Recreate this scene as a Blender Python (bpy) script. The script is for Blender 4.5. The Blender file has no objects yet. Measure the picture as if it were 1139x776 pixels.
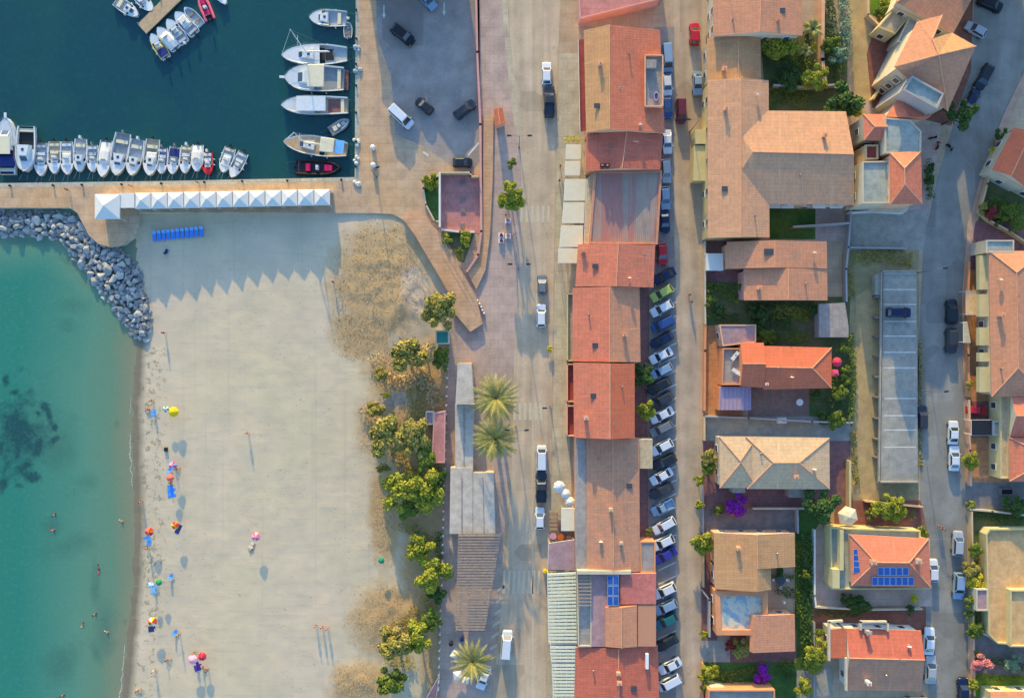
import bpy, bmesh, math, random
from mathutils import Vector, Matrix, noise
from mathutils.geometry import tessellate_polygon
R = random.Random(11)
sc = bpy.context.scene
PI = math.pi
# ---------------------------------------------------------------- camera, sky, sun
H, S, CX, CY = 150.0, 6.2, 569.5, 388.0          # flying height, photo pixels per metre, photo centre
cam = bpy.data.cameras.new('camera'); camo = bpy.data.objects.new('camera', cam); sc.collection.objects.link(camo)
camo.location = (0, 0, H); cam.sensor_fit = 'HORIZONTAL'
cam.angle = 2*math.atan(1139/2/S/H); cam.clip_end = 5000; cam.clip_start = 1
sc.camera = camo
SUN_EL, SUN_AZ = math.radians(13.7), math.radians(-8.0)     # low sun in the north, a touch west
w = bpy.data.worlds.new('World'); sc.world = w; w.use_nodes = True
nt = w.node_tree
sky = nt.nodes.new('ShaderNodeTexSky'); sky.sky_type = 'NISHITA'; sky.sun_disc = False
sky.sun_elevation = SUN_EL; sky.sun_rotation = SUN_AZ; sky.altitude = 0; sky.dust_density = 1.0; sky.air_density = 1.0; sky.ozone_density = 4.0
bg = nt.nodes['Background']; bg.inputs['Strength'].default_value = 0.15
nt.links.new(sky.outputs[0], bg.inputs['Color'])
sl = bpy.data.lights.new('sun', 'SUN'); sl.energy = 1.85; sl.angle = math.radians(0.5); sl.color = (1.0, 0.74, 0.24)
so = bpy.data.objects.new('sun', sl); sc.collection.objects.link(so)
d = Vector((-math.sin(SUN_AZ)*math.cos(SUN_EL), -math.cos(SUN_AZ)*math.cos(SUN_EL), -math.sin(SUN_EL)))
so.rotation_euler = d.to_track_quat('-Z', 'Y').to_euler()
sc.view_settings.view_transform = 'Standard'; sc.view_settings.look = 'None'
sc.view_settings.exposure = 1.58; sc.view_settings.gamma = 1; sc.view_settings.use_curve_mapping = False
sc.cycles.max_bounces = 5; sc.cycles.diffuse_bounces = 3; sc.cycles.caustics_reflective = False; sc.cycles.caustics_refractive = False

# ---------------------------------------------------------------- helpers
def P(x, y, z=0.0):
    """world point whose place in the plan is photo pixel x, y when it is z metres high"""
    k = (H-z)/(H*S)
    return Vector(((x-CX)*k, (CY-y)*k, z))
def c(r, g, b, f=1.0):
    def l(v):
        v /= 255
        return (v/12.92 if v <= .04045 else ((v+.055)/1.055)**2.4)*f
    return (l(r), l(g), l(b))
SHARED = set()
def tag(o, label=None, cat=None, group=None, kind=None):
    if label: o['label'] = label
    if cat: o['category'] = cat
    if group: o['group'] = group
    if kind: o['kind'] = kind
    return o
def thing(name, label, cat, loc=(0, 0, 0), rz=0.0, group=None):
    o = bpy.data.objects.new(name, None); sc.collection.objects.link(o)
    o.location = loc; o.rotation_euler = (0, 0, rz); o.empty_display_size = .5
    return tag(o, label, cat, group)
KIDS = {}
def link(name, me, parent=None):
    o = bpy.data.objects.new(name, me); sc.collection.objects.link(o)
    if parent is not None:
        o.parent = parent; KIDS.setdefault(parent.name, []).append(o)
    return o
def copy_tree(o, parent=None, paint=None):
    n = o.copy(); sc.collection.objects.link(n)
    if parent is not None:
        n.parent = parent; KIDS.setdefault(parent.name, []).append(n)
    if paint and n.type == 'MESH':
        for k, s in enumerate(n.material_slots):
            if s.material and s.material.name in paint:
                pm = paint[s.material.name]; s.link = 'OBJECT'; s.material = pm
    for ch in list(KIDS.get(o.name, [])): copy_tree(ch, n, paint)
    return n
def cap(verts):
    return [tuple(t) for t in tessellate_polygon([verts])]
class MB:
    def __init__(s): s.v = []; s.f = []; s.m = []
    def add(s, vs, fs, mi=0):
        b = len(s.v); s.v += [Vector(v) for v in vs]
        for f in fs: s.f.append([b+i for i in f]); s.m.append(mi)
        return s
    def face(s, vs, mi=0, up=False):
        vs = [Vector(v) for v in vs]
        if up:
            n = Vector((0, 0, 0))
            for i in range(len(vs)): n += vs[i].cross(vs[(i+1) % len(vs)])
            if n.z < 0: vs.reverse()
        return s.add(vs, [list(range(len(vs)))], mi)
    def poly(s, pts, z=None, mi=0):
        vs = [Vector((p[0], p[1], p[2] if z is None else z)) for p in pts]
        for t in cap([Vector((v.x, v.y, 0)) for v in vs]):
            s.face([vs[i] for i in t], mi, True)
        return s
    def prism(s, pts, z0, z1, mi=0, top=None, bottom=False):
        pts = [Vector((p[0], p[1], 0)) for p in pts]
        a = sum(p.x*q.y-q.x*p.y for p, q in zip(pts, pts[1:]+pts[:1]))
        if a < 0: pts.reverse()
        n = len(pts); vs = [(p.x, p.y, z0) for p in pts]+[(p.x, p.y, z1) for p in pts]
        s.add(vs, [[i, (i+1) % n, n+(i+1) % n, n+i] for i in range(n)], mi)
        s.poly(pts, z1, mi if top is None else top)
        if bottom:
            for t in cap(pts): s.face([(pts[i].x, pts[i].y, z0) for i in t][::-1], mi)
        return s
    def box(s, cx, cy, cz, hx, hy, hz, rz=0.0, mi=0, taper=1.0):
        ca, sa = math.cos(rz), math.sin(rz); vs = []
        for z, k in ((-hz, 1), (hz, taper)):
            for x, y in ((-hx, -hy), (hx, -hy), (hx, hy), (-hx, hy)):
                x *= k; y *= k; vs.append((cx+x*ca-y*sa, cy+x*sa+y*ca, cz+z))
        return s.add(vs, [[0, 3, 2, 1], [4, 5, 6, 7], [0, 1, 5, 4], [1, 2, 6, 5], [2, 3, 7, 6], [3, 0, 4, 7]], mi)
    def tube(s, p, q, r0, r1=None, n=6, mi=0):
        p = Vector(p); q = Vector(q); r1 = r0 if r1 is None else r1
        d = (q-p).normalized(); a = d.orthogonal().normalized(); b = d.cross(a)
        vs = [p+(a*math.cos(t)+b*math.sin(t))*r0 for t in [2*PI*i/n for i in range(n)]]
        vs += [q+(a*math.cos(t)+b*math.sin(t))*r1 for t in [2*PI*i/n for i in range(n)]]
        return s.add(vs, [[i, (i+1) % n, n+(i+1) % n, n+i] for i in range(n)]+[list(range(n))[::-1], list(range(n, 2*n))], mi)
    def path(s, pts, r, n=6, mi=0):
        for a, b in zip(pts, pts[1:]): s.tube(a, b, r, r, n, mi)
        return s
    def loft(s, rings, caps=True, mi=0):
        n = len(rings[0]); b = len(s.v)
        for r in rings: s.v += [Vector(v) for v in r]
        for k in range(len(rings)-1):
            for i in range(n):
                s.f.append([b+k*n+i, b+k*n+(i+1) % n, b+(k+1)*n+(i+1) % n, b+(k+1)*n+i]); s.m.append(mi)
        if caps:
            s.f.append([b+i for i in range(n)][::-1]); s.m.append(mi)
            s.f.append([b+(len(rings)-1)*n+i for i in range(n)]); s.m.append(mi)
        return s
    def disc(s, x, y, z, r, n=12, mi=0):
        return s.face([(x+r*math.cos(2*PI*i/n), y+r*math.sin(2*PI*i/n), z) for i in range(n)], mi)
    def mesh(s, name, mats, smooth=False, uv=False, org=None):
        if org is not None: s.v = [v-Vector(org) for v in s.v]
        me = bpy.data.meshes.new(name); me.from_pydata([tuple(v) for v in s.v], [], s.f)
        for m in (mats if isinstance(mats, (list, tuple)) else [mats]): me.materials.append(m)
        me.polygons.foreach_set('material_index', s.m)
        if smooth: me.polygons.foreach_set('use_smooth', [True]*len(s.f))
        if uv: add_uv(me)
        me.update(); return me
    def build(s, name, mats, parent=None, smooth=False, uv=False, world=False):
        org = parent.location if (world and parent is not None) else None
        return link(name, s.mesh(name, mats, smooth, uv, org), parent)
def fix(o):
    bm = bmesh.new(); bm.from_mesh(o.data); bmesh.ops.recalc_face_normals(bm, faces=bm.faces); bm.to_mesh(o.data); bm.free(); return o
def add_uv(me):
    l = me.uv_layers.new(name='UVMap').data
    for p in me.polygons:
        n = p.normal
        u = Vector((0, 0, 1)).cross(n) if abs(n.z) < .995 else Vector((1, 0, 0))
        u.normalize(); v = n.cross(u)
        for li in p.loop_indices:
            q = me.vertices[me.loops[li].vertex_index].co
            l[li].uv = (q.dot(u), q.dot(v))
# ---------------------------------------------------------------- materials
class NT:
    def __init__(s, name):
        s.m = bpy.data.materials.new(name); s.m.use_nodes = True; s.t = s.m.node_tree
        s.b = s.t.nodes['Principled BSDF']; s.tc = s.t.nodes.new('ShaderNodeTexCoord')
    def n(s, k, **kw):
        q = s.t.nodes.new(k)
        for a, v in kw.items():
            if a.startswith('i_'): q.inputs[a[2:].replace('_', ' ')].default_value = v
            else: setattr(q, a, v)
        return q
    def l(s, a, b): s.t.links.new(a, b)
    def noise(s, scale, detail=3, vec=None, rough=.55):
        q = s.n('ShaderNodeTexNoise'); q.inputs['Scale'].default_value = scale; q.inputs['Detail'].default_value = detail; q.inputs['Roughness'].default_value = rough
        s.l(vec if vec is not None else s.tc.outputs['Object'], q.inputs['Vector']); return q.outputs['Fac']
    def ramp(s, fac, lo, hi, a=0.0, b=1.0):
        q = s.n('ShaderNodeMapRange'); q.inputs['From Min'].default_value = lo; q.inputs['From Max'].default_value = hi
        q.inputs['To Min'].default_value = a; q.inputs['To Max'].default_value = b; q.clamp = True
        s.l(fac, q.inputs['Value']); return q.outputs['Result']
    def mix(s, fac, a, b, mode='MIX'):
        q = s.n('ShaderNodeMix', data_type='RGBA', blend_type=mode)
        for sock, v in ((q.inputs['Factor'], fac), (q.inputs['A'], a), (q.inputs['B'], b)):
            if isinstance(v, (tuple, list)): sock.default_value = (*v[:3], 1)
            elif isinstance(v, (int, float)): sock.default_value = v
            else: s.l(v, sock)
        return q.outputs['Result']
    def math(s, op, a, b=None):
        q = s.n('ShaderNodeMath', operation=op)
        for i, v in enumerate((a, b)):
            if v is None: continue
            if isinstance(v, (int, float)): q.inputs[i].default_value = v
            else: s.l(v, q.inputs[i])
        return q.outputs[0]
    def bump(s, h, strength=.4, dist=.05):
        q = s.n('ShaderNodeBump'); q.inputs['Strength'].default_value = strength; q.inputs['Distance'].default_value = dist
        s.l(h, q.inputs['Height']); s.l(q.outputs[0], s.b.inputs['Normal'])
    def done(s, col, rough=.85, spec=.3, metal=0):
        if isinstance(col, (tuple, list)): s.b.inputs['Base Color'].default_value = (*col[:3], 1)
        else: s.l(col, s.b.inputs['Base Color'])
        s.b.inputs['Roughness'].default_value = rough; s.b.inputs['Specular IOR Level'].default_value = spec; s.b.inputs['Metallic'].default_value = metal
        return s.m
def mul(col, f): return tuple(min(1, x*f) for x in col)
def plain(name, col, rough=.6, spec=.3, metal=0, var=.12, sc_=1.5):
    t = NT(name); f = t.noise(sc_, 4)
    return t.done(t.mix(t.ramp(f, .3, .7), mul(col, 1-var), mul(col, 1+var)), rough, spec, metal)
def ground(name, a, b, big=.08, fine=2.5, streak=None, speck=None, rough=.95, bump=0.0, joints=None, cracks=0.0, patch=None):
    t = NT(name)
    f1 = t.ramp(t.noise(big, 4), .35, .65); col = t.mix(f1, a, b)
    f2 = t.ramp(t.noise(big*6, 4), .3, .7, .82, 1.14)
    g = t.n('ShaderNodeCombineColor')
    f3 = t.ramp(t.noise(fine, 5, rough=.7), .25, .75, .86, 1.14)
    k = t.math('MULTIPLY', f2, f3)
    if streak:
        mp = t.n('ShaderNodeMapping'); t.l(t.tc.outputs['Object'], mp.inputs['Vector']); mp.inputs['Scale'].default_value = streak
        k = t.math('MULTIPLY', k, t.ramp(t.noise(1, 3, mp.outputs[0]), .3, .7, .84, 1.12))
    for i in range(3): t.l(k, g.inputs[i])
    col = t.mix(1.0, col, g.outputs[0], 'MULTIPLY')
    if speck:
        col = t.mix(t.ramp(t.noise(.9, 2), .68, .74, 0, .45), col, speck)
    if patch:
        pv = t.n('ShaderNodeTexVoronoi', distance='CHEBYCHEV'); pv.inputs['Scale'].default_value = .11; pv.inputs['Randomness'].default_value = .8; t.l(t.tc.outputs['Object'], pv.inputs['Vector'])
        sc3 = t.n('ShaderNodeSeparateColor'); t.l(pv.outputs['Color'], sc3.inputs[0]); col = t.mix(t.ramp(sc3.outputs[0], .76, .78, 0, .4), col, patch)
        col = t.mix(t.ramp(sc3.outputs[1], .84, .86, 0, .3), col, mul(a, 1.12))
    if cracks:
        wv = t.n('ShaderNodeVectorMath', operation='ADD'); nn_ = t.n('ShaderNodeTexNoise'); nn_.inputs['Scale'].default_value = .5; t.l(t.tc.outputs['Object'], nn_.inputs['Vector']); t.l(t.tc.outputs['Object'], wv.inputs[0]); t.l(nn_.outputs['Color'], wv.inputs[1])
        cv = t.n('ShaderNodeTexVoronoi', feature='DISTANCE_TO_EDGE'); cv.inputs['Scale'].default_value = .16; t.l(wv.outputs[0], cv.inputs['Vector'])
        col = t.mix(t.ramp(cv.outputs['Distance'], .0, .012, cracks*.5, 0), col, mul(b, .55))
        st = t.ramp(t.noise(.35, 5, rough=.7), .60, .72, 0, .35); col = t.mix(st, col, mul(b, .68))
    if joints:
        bk = t.n('ShaderNodeTexBrick'); bk.inputs['Scale'].default_value = 1; bk.inputs['Brick Width'].default_value = joints[0]; bk.inputs['Row Height'].default_value = joints[1]; bk.inputs['Mortar Size'].default_value = joints[2] if len(joints) > 2 else .06
        bk.inputs['Color1'].default_value = (.9, .9, .9, 1); bk.inputs['Color2'].default_value = (1.08, 1.06, 1.04, 1); bk.inputs['Mortar'].default_value = (.62, .6, .58, 1); t.l(t.tc.outputs['Object'], bk.inputs['Vector'])
        col = t.mix(.38, col, bk.outputs['Color'], 'MULTIPLY')
    if bump: t.bump(t.noise(fine, 5), bump, .08)
    return t.done(col, rough, .15)
def tiles(name, a, b, old, amount=.42):
    def soft(k): m_ = sum(k)/3; return tuple(m_+(x-m_)*.9 for x in k)
    a, b, old = soft(a), soft(b), soft(old)
    # clay pan tiles: rows and columns from the roof's own UV, every tile its own tone, weathered patches
    t = NT(name); uv = t.tc.outputs['UV']
    sn = t.n('ShaderNodeVectorMath', operation='SNAP'); sn.inputs[1].default_value = (.42, .5, 1); t.l(uv, sn.inputs[0])
    wn = t.n('ShaderNodeTexWhiteNoise', noise_dimensions='2D'); t.l(sn.outputs[0], wn.inputs['Vector'])
    col = t.mix(wn.outputs['Value'], mul(a, .84), mul(b, 1.14))
    mp = t.n('ShaderNodeMapping'); t.l(uv, mp.inputs['Vector']); mp.inputs['Scale'].default_value = (.55, .16, 1)
    col = t.mix(t.ramp(t.noise(1, 5, mp.outputs[0], .65), .42, .72, 0, amount), col, old)
    col = t.mix(t.ramp(t.noise(.35, 5, uv, .65), .5, .75, 0, amount*.9), col, mul(old, .75))
    col = t.mix(t.ramp(t.noise(1.6, 5, uv, .7), .62, .74, 0, .28), col, c(146, 110, 88))
    mp2 = t.n('ShaderNodeMapping'); t.l(uv, mp2.inputs['Vector']); mp2.inputs['Scale'].default_value = (1.4, .1, 1)
    col = t.mix(t.ramp(t.noise(1, 4, mp2.outputs[0], .6), .54, .70, 0, .35), col, mul(a, 1.25))
    sp = t.n('ShaderNodeSeparateXYZ'); t.l(uv, sp.inputs[0])
    row = t.math('PINGPONG', t.math('MULTIPLY', sp.outputs[1], 1.55), .5)
    colm = t.math('SINE', t.math('MULTIPLY', sp.outputs[0], 2*PI/.42))
    col = t.mix(t.ramp(row, 0, .16, .13, 0), col, mul(old, .45))
    t.bump(t.math('ADD', t.math('MULTIPLY', colm, .5), row), .2, .05)
    return t.done(col, .9, .12)
def leafmat(name, a, b, dry=None):
    t = NT(name); g = t.n('ShaderNodeNewGeometry')
    col = t.mix(g.outputs['Random Per Island'], a, b)
    col = t.mix(t.ramp(t.noise(.55, 3), .35, .65), col, t.mix(.5, col, mul(b, 1.25)))
    if dry: col = t.mix(t.ramp(t.noise(.4, 3), .52, .66, 0, .8), col, dry)
    m = t.done(col, .7, .2)
    return m
M = {}
M['paving'] = ground('paving', c(196, 172, 142), c(186, 158, 126), .05, 3, speck=c(150, 128, 105), joints=(2.4,2.4,.07))
M['quay_stone'] = ground('quay_stone', c(200, 190, 165), c(180, 170, 150), .3, 4, joints=(2.0,1.2,.08))
M['quay_tan'] = ground('quay_tan', c(206, 166, 122), c(198, 168, 138), .08, 3, speck=c(160, 140, 115), joints=(3.2,1.6,.06))
M['asphalt_lot'] = ground('asphalt_lot', c(170, 156, 142), c(152, 144, 138), .06, 3, speck=c(120, 115, 110), cracks=.5, patch=c(120,114,108))
M['road'] = ground('road', c(206, 182, 150), c(196, 174, 146), .04, 4, streak=(.7, .03, 1), speck=c(140, 126, 105), cracks=.45, patch=c(150,134,112))
M['street'] = ground('street', c(196, 172, 142), c(186, 164, 138), .05, 4, streak=(.6, .04, 1), speck=c(130, 118, 104), cracks=.45, patch=c(142,126,108))
M['lane'] = ground('lane', c(160, 150, 140), c(146, 138, 130), .08, 4, speck=c(104, 98, 92))
M['asphalt'] = ground('asphalt', c(150, 146, 134), c(140, 138, 130), .05, 4, streak=(.4, .06, 1), speck=c(120, 112, 104), cracks=.5, patch=c(116,114,108))
M['walk_grey'] = ground('walk_grey', c(196, 170, 152), c(184, 160, 144), .06, 3, joints=(1.6,1.6,.05), cracks=.25)
M['walk_pale'] = ground('walk_pale', c(200, 186, 156), c(188, 172, 142), .07, 4, speck=c(158, 140, 112), joints=(2.0,2.0,.06), cracks=.2)
M['walk_pink'] = ground('walk_pink', c(196, 158, 136), c(184, 150, 128), .07, 4)
M['walk_tan'] = ground('walk_tan', c(208, 160, 118), c(200, 164, 130), .1, 4, joints=(8.0,.7,.06))
M['concrete'] = ground('concrete', c(172, 164, 146), c(154, 150, 140), .12, 3, speck=c(120, 118, 115), cracks=.4)
M['conc_dark'] = ground('conc_dark', c(140, 134, 128), c(118, 114, 110), .15, 3, speck=c(90, 88, 84), cracks=.4)
M['brick_red'] = ground('brick_red', c(160, 106, 86), c(136, 88, 76), .2, 4, speck=c(100, 70, 62), joints=(.9,.5,.05))
M['maroon'] = ground('maroon', c(150, 106, 100), c(136, 98, 96), .2, 4, joints=(1.2,1.2,.05))
M['patio_orange'] = ground('patio_orange', c(206, 150, 100), c(188, 134, 96), .2, 4, joints=(1.0,1.0,.06))
M['patio_brown'] = ground('patio_brown', c(158, 126, 110), c(140, 116, 104), .2, 4)
M['lawn'] = ground('lawn', c(88, 118, 54), c(66, 98, 48), .25, 5, speck=c(40, 62, 34), bump=.4)
M['lawn_bright'] = ground('lawn_bright', c(120, 150, 48), c(96, 128, 44), .25, 5, bump=.4)
M['soil'] = ground('soil', c(118, 110, 80), c(82, 104, 54), .4, 4, speck=c(56, 62, 40), bump=.4)
M['dirt'] = ground('dirt', c(198, 168, 116), c(176, 150, 108), .08, 3, speck=c(130, 112, 78), bump=.3)
M['lot_grass'] = ground('lot_grass', c(150, 138, 98), c(180, 156, 116), .12, 4, speck=c(92, 96, 60), bump=.4)
M['line'] = plain('line', c(216, 212, 198), .8, var=.1)
M['line_faint'] = plain('line_faint', c(206, 192, 164), .85, var=.06)
M['terra_pink'] = ground('terra_pink', c(206, 140, 126), c(194, 134, 126), .1, 4, joints=(1.0,1.0,.05))
M['deck_green'] = ground('deck_green', c(176, 182, 168), c(156, 166, 156), .15, 2, speck=c(130, 134, 120), joints=(3.0,2.2,.05))
M['roof_grey'] = ground('roof_grey', c(176, 162, 148), c(158, 148, 138), .15, 3, speck=c(130, 120, 112), joints=(2.5,3.5,.05))
M['roof_pale'] = ground('roof_pale', c(208, 194, 174), c(194, 182, 164), .15, 3, speck=c(160, 150, 136))
M['roof_beige'] = ground('roof_beige', c(208, 186, 148), c(196, 172, 136), .15, 3, speck=c(168, 148, 118), joints=(1.6,4.0,.05))
M['roof_ochre'] = ground('roof_ochre', c(220, 178, 124), c(210, 168, 116), .12, 3, speck=c(170, 140, 96))
M['roof_mauve'] = ground('roof_mauve', c(178, 142, 138), c(164, 134, 134), .15, 3)
M['roof_red'] = ground('roof_red', c(206, 124, 110), c(196, 116, 104), .15, 3)
M['terrace_red'] = ground('terrace_red', c(160, 84, 74), c(146, 76, 70), .2, 3)
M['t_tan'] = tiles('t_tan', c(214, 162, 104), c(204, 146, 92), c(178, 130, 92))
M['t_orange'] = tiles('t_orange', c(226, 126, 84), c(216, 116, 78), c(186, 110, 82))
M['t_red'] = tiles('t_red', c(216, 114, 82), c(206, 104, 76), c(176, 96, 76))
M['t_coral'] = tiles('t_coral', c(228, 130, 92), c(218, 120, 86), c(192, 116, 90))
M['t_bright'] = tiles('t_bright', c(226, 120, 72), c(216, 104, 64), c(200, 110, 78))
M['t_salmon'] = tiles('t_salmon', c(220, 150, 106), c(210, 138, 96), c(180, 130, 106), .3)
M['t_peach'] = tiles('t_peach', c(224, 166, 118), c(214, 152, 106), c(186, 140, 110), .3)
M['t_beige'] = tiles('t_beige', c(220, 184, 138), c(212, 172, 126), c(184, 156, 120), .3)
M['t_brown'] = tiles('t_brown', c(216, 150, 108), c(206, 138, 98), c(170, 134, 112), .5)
M['cap'] = plain('cap', c(214, 158, 122), .9)
M['trim'] = plain('trim', c(198, 140, 108), .9)
def wallm(n, col): M[n] = plain(n, col, .92, .1, var=.08, sc_=.6)
wallm('w_cream', c(204, 190, 162)); wallm('w_yellow', c(208, 190, 138)); wallm('w_white', c(226, 220, 206)); wallm('w_pink', c(214, 158, 146))
wallm('w_orange', c(222, 150, 104)); wallm('w_grey', c(170, 166, 160)); wallm('w_tan', c(210, 180, 138)); wallm('w_peach', c(228, 176, 140))
M['white'] = plain('white', c(232, 230, 224), .45, .4, var=.04)
M['gel'] = plain('gel', c(214, 218, 216), .35, .45, var=.06, sc_=2)
M['cream'] = plain('cream', c(222, 212, 178), .7, var=.06)
M['fabric_white'] = plain('fabric_white', c(226, 222, 210), .8, var=.05)
M['awning'] = plain('awning', c(226, 212, 178), .85, var=.05)
M['slat_green'] = plain('slat_green', c(216, 216, 186), .8, var=.08)
M['steel'] = plain('steel', c(150, 152, 152), .4, .5, .7)
M['pole'] = plain('pole', c(120, 122, 122), .5, .4, .4)
M['dark'] = plain('dark', c(40, 42, 46), .5)
M['black'] = plain('black', c(24, 25, 28), .6)
M['rubber'] = plain('rubber', c(30, 30, 32), .9)
M['wood'] = plain('wood', c(168, 132, 96), .8, var=.2)
M['wood_grey'] = plain('wood_grey', c(158, 138, 120), .85, var=.2)
M['teak'] = plain('teak', c(188, 160, 124), .8, var=.15)
M['bark'] = plain('bark', c(98, 80, 62), .95, var=.25)
M['blue'] = plain('blue', c(66, 144, 236), .6)
M['navy'] = plain('navy', c(34, 52, 110), .7)
M['sky_blue'] = plain('sky_blue', c(110, 178, 230), .6)
M['red'] = plain('red', c(204, 40, 48), .55)
M['pink'] = plain('pink', c(240, 110, 130), .7)
M['hot_pink'] = plain('hot_pink', c(232, 66, 92), .7)
M['pale_pink'] = plain('pale_pink', c(244, 176, 190), .7)
M['magenta'] = plain('magenta', c(206, 28, 92), .6)
M['yellow'] = plain('yellow', c(244, 200, 20), .7)
M['orange'] = plain('orange', c(244, 122, 40), .7)
M['green_c'] = plain('green_c', c(30, 150, 100), .7)
M['teal'] = plain('teal', c(58, 130, 112), .7)
M['purple'] = plain('purple', c(92, 60, 150), .7)
M['lilac'] = plain('lilac', c(170, 150, 170), .6, var=.06)
M['grey_deck'] = plain('grey_deck', c(150, 156, 158), .7)
M['cock_grey'] = plain('cock_grey', c(176, 182, 184), .7, var=.15, sc_=3)
M['cock_tan'] = plain('cock_tan', c(206, 184, 152), .7, var=.15, sc_=3)
M['glass'] = plain('glass', c(46, 58, 68), .08, .9, var=.05)
M['pane'] = plain('pane', c(70, 76, 80), .15, .7, var=.1)
M['shutter'] = plain('shutter', c(96, 76, 60), .8)
M['lamp_red'] = plain('lamp_red', c(150, 20, 20), .3)
M['lamp_clear'] = plain('lamp_clear', c(220, 222, 224), .15, .7)
M['skin'] = plain('skin', c(178, 128, 98), .6, var=.05)
M['hair'] = plain('hair', c(46, 34, 26), .8)
def rock_mat():
    t = NT('rock'); oi = t.n('ShaderNodeObjectInfo')
    col = t.mix(oi.outputs['Random'], c(192, 190, 180), c(156, 158, 156))
    col = t.mix(t.ramp(t.noise(1.4, 5), .35, .7, 0, .45), col, c(136, 134, 126))
    t.bump(t.noise(3, 5), .6, .12); return t.done(col, .9, .2)
M['rock'] = rock_mat()
M['rubble'] = ground('rubble', c(150, 148, 142), c(124, 126, 124), .8, 4)
M['leaf_bright'] = leafmat('leaf_bright', c(104, 116, 34), c(162, 160, 54))
M['leaf_green'] = leafmat('leaf_green', c(72, 94, 36), c(120, 132, 48))
M['leaf_dark'] = leafmat('leaf_dark', c(54, 80, 38), c(84, 108, 50))
M['leaf_olive'] = leafmat('leaf_olive', c(116, 112, 52), c(168, 154, 74), c(170, 142, 80))
M['leaf_tan'] = leafmat('leaf_tan', c(176, 150, 104), c(198, 170, 118), c(150, 138, 84))
M['leaf_silver'] = leafmat('leaf_silver', c(100, 130, 96), c(132, 156, 120))
M['leaf_purple'] = leafmat('leaf_purple', c(124, 36, 140), c(156, 50, 168))
M['leaf_pink'] = leafmat('leaf_pink', c(206, 110, 110), c(222, 140, 134), c(110, 116, 60))
M['leaf_red'] = leafmat('leaf_red', c(120, 46, 56), c(160, 70, 60), c(96, 104, 50))
M['leaf_yellow'] = leafmat('leaf_yellow', c(190, 180, 40), c(214, 196, 60))
M['frond'] = leafmat('frond', c(104, 112, 44), c(168, 158, 92))
M['straw'] = leafmat('straw', c(190, 156, 104), c(208, 174, 120))
# ---------------------------------------------------------------- the setting: land, beach, water
SEA = -1.6
LAND = [(396,-6000),(9000,-6000),(9000,6000),(484,6000),(486,776),(490,690),(494,560),(497,460),(498,390),(500,345),(499,327),(456,254),(446,243),(436,238),(413,237),
        (153,236.5),(152,250),(147,263),(136,272),(122,275),(109,271),(99,262),(92,249),(86,237),(77,231),(-6000,231),(-6000,205),(0,204),(200,201),(396,197)]
mb = MB(); lp = [P(x, y) for x, y in LAND]
mb.poly(lp, 0)
for a, b in zip(lp, lp[1:]+lp[:1]): mb.face([a, b, (b.x, b.y, -7), (a.x, a.y, -7)], 1)
tag(fix(mb.build('ground', [M['paving'], M['quay_stone']])), kind='structure')
LV = {}
def sheet(name, pts, m, lift=1, z=0.0):
    zz = z+.004*lift
    return tag(MB().poly([P(x, y, zz) for x, y in pts], zz).build(name, M[m]), kind='structure')
def rect(x0, y0, x1, y1): return [(x0, y0), (x1, y0), (x1, y1), (x0, y1)]
def slab(name, pts, m, z=.12, edge='quay_stone'):
    """a raised pavement with a real kerb face"""
    q = [P(x, y, 0) for x, y in pts]
    return tag(MB().prism(q, -.02, z, 1, 0).build(name, [M[m], M[edge]]), kind='structure')

def shore(y):          # photo x of the waterline
    T = [(200,150),(375,153),(400,149),(450,147),(500,147),(550,149),(600,149),(650,147),(700,142),(750,138),(800,134),(1200,120)]
    for (a, b), (e, f) in zip(T, T[1:]):
        if y <= e: return b+(f-b)*max(0, (y-a))/(e-a)
    return 120
def grid_mesh(name, x0, x1, y0, y1, step, zf, attrs, m):
    nx = int((x1-x0)/step)+1; ny = int((y1-y0)/step)+1; vs = []; A = {k: [] for k in attrs}
    for j in range(ny):
        for i in range(nx):
            px, py = x0+i*step, y0+j*step
            z = zf(px, py); vs.append(tuple(P(px, py, z)))
            for k, f in attrs.items(): A[k].append(f(px, py))
    fs = [(j*nx+i, (j+1)*nx+i, (j+1)*nx+i+1, j*nx+i+1) for j in range(ny-1) for i in range(nx-1)]
    me = bpy.data.meshes.new(name); me.from_pydata(vs, [], fs); me.materials.append(m)
    for k in attrs:
        me.attributes.new(k, 'FLOAT', 'POINT').data.foreach_set('value', A[k])
    me.polygons.foreach_set('use_smooth', [True]*len(fs)); me.update()
    return tag(link(name, me), kind='structure')
def ell(x, y, e):
    cx, cy, rx, ry, a = e; a = math.radians(a); dx, dy = x-cx, y-cy
    u = (dx*math.cos(a)+dy*math.sin(a))/rx; v = (-dx*math.sin(a)+dy*math.cos(a))/ry
    return max(0.0, 1.35-math.hypot(u, v))
def nz(x, y, s): return noise.noise(Vector((x/s, y/s, 3.7)))
def beach_z(x, y):
    dm = (x-shore(y))/S
    z = SEA+(.06*dm if dm < 0 else .045*dm)
    z = min(z, -.55+.01*min(dm-22, 30)) if dm > 20 else z
    for e in DUNES: z += .32*min(1, ell(x, y, e))*(1+.6*nz(x, y, 12))
    return z+.035*nz(x, y, 9)+.02*nz(x, y, 3.5)
DUNES = [(425,315,52,62,0),(462,425,34,24,0),(432,690,36,36,0),(405,762,34,24,0),(462,500,26,44,0),(455,340,30,30,0)]
DRY = [(424,312,56,66,8),(404,368,36,34,0),(452,418,44,30,0),(434,688,44,42,0),(402,764,38,30,0),(470,630,26,50,0),(446,475,46,44,0),(428,570,18,60,0),(470,560,28,70,0),(482,700,16,90,0),(480,440,22,60,0)]
GREY = [(462,325,20,38,-10),(440,445,30,12,-10)]
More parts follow.
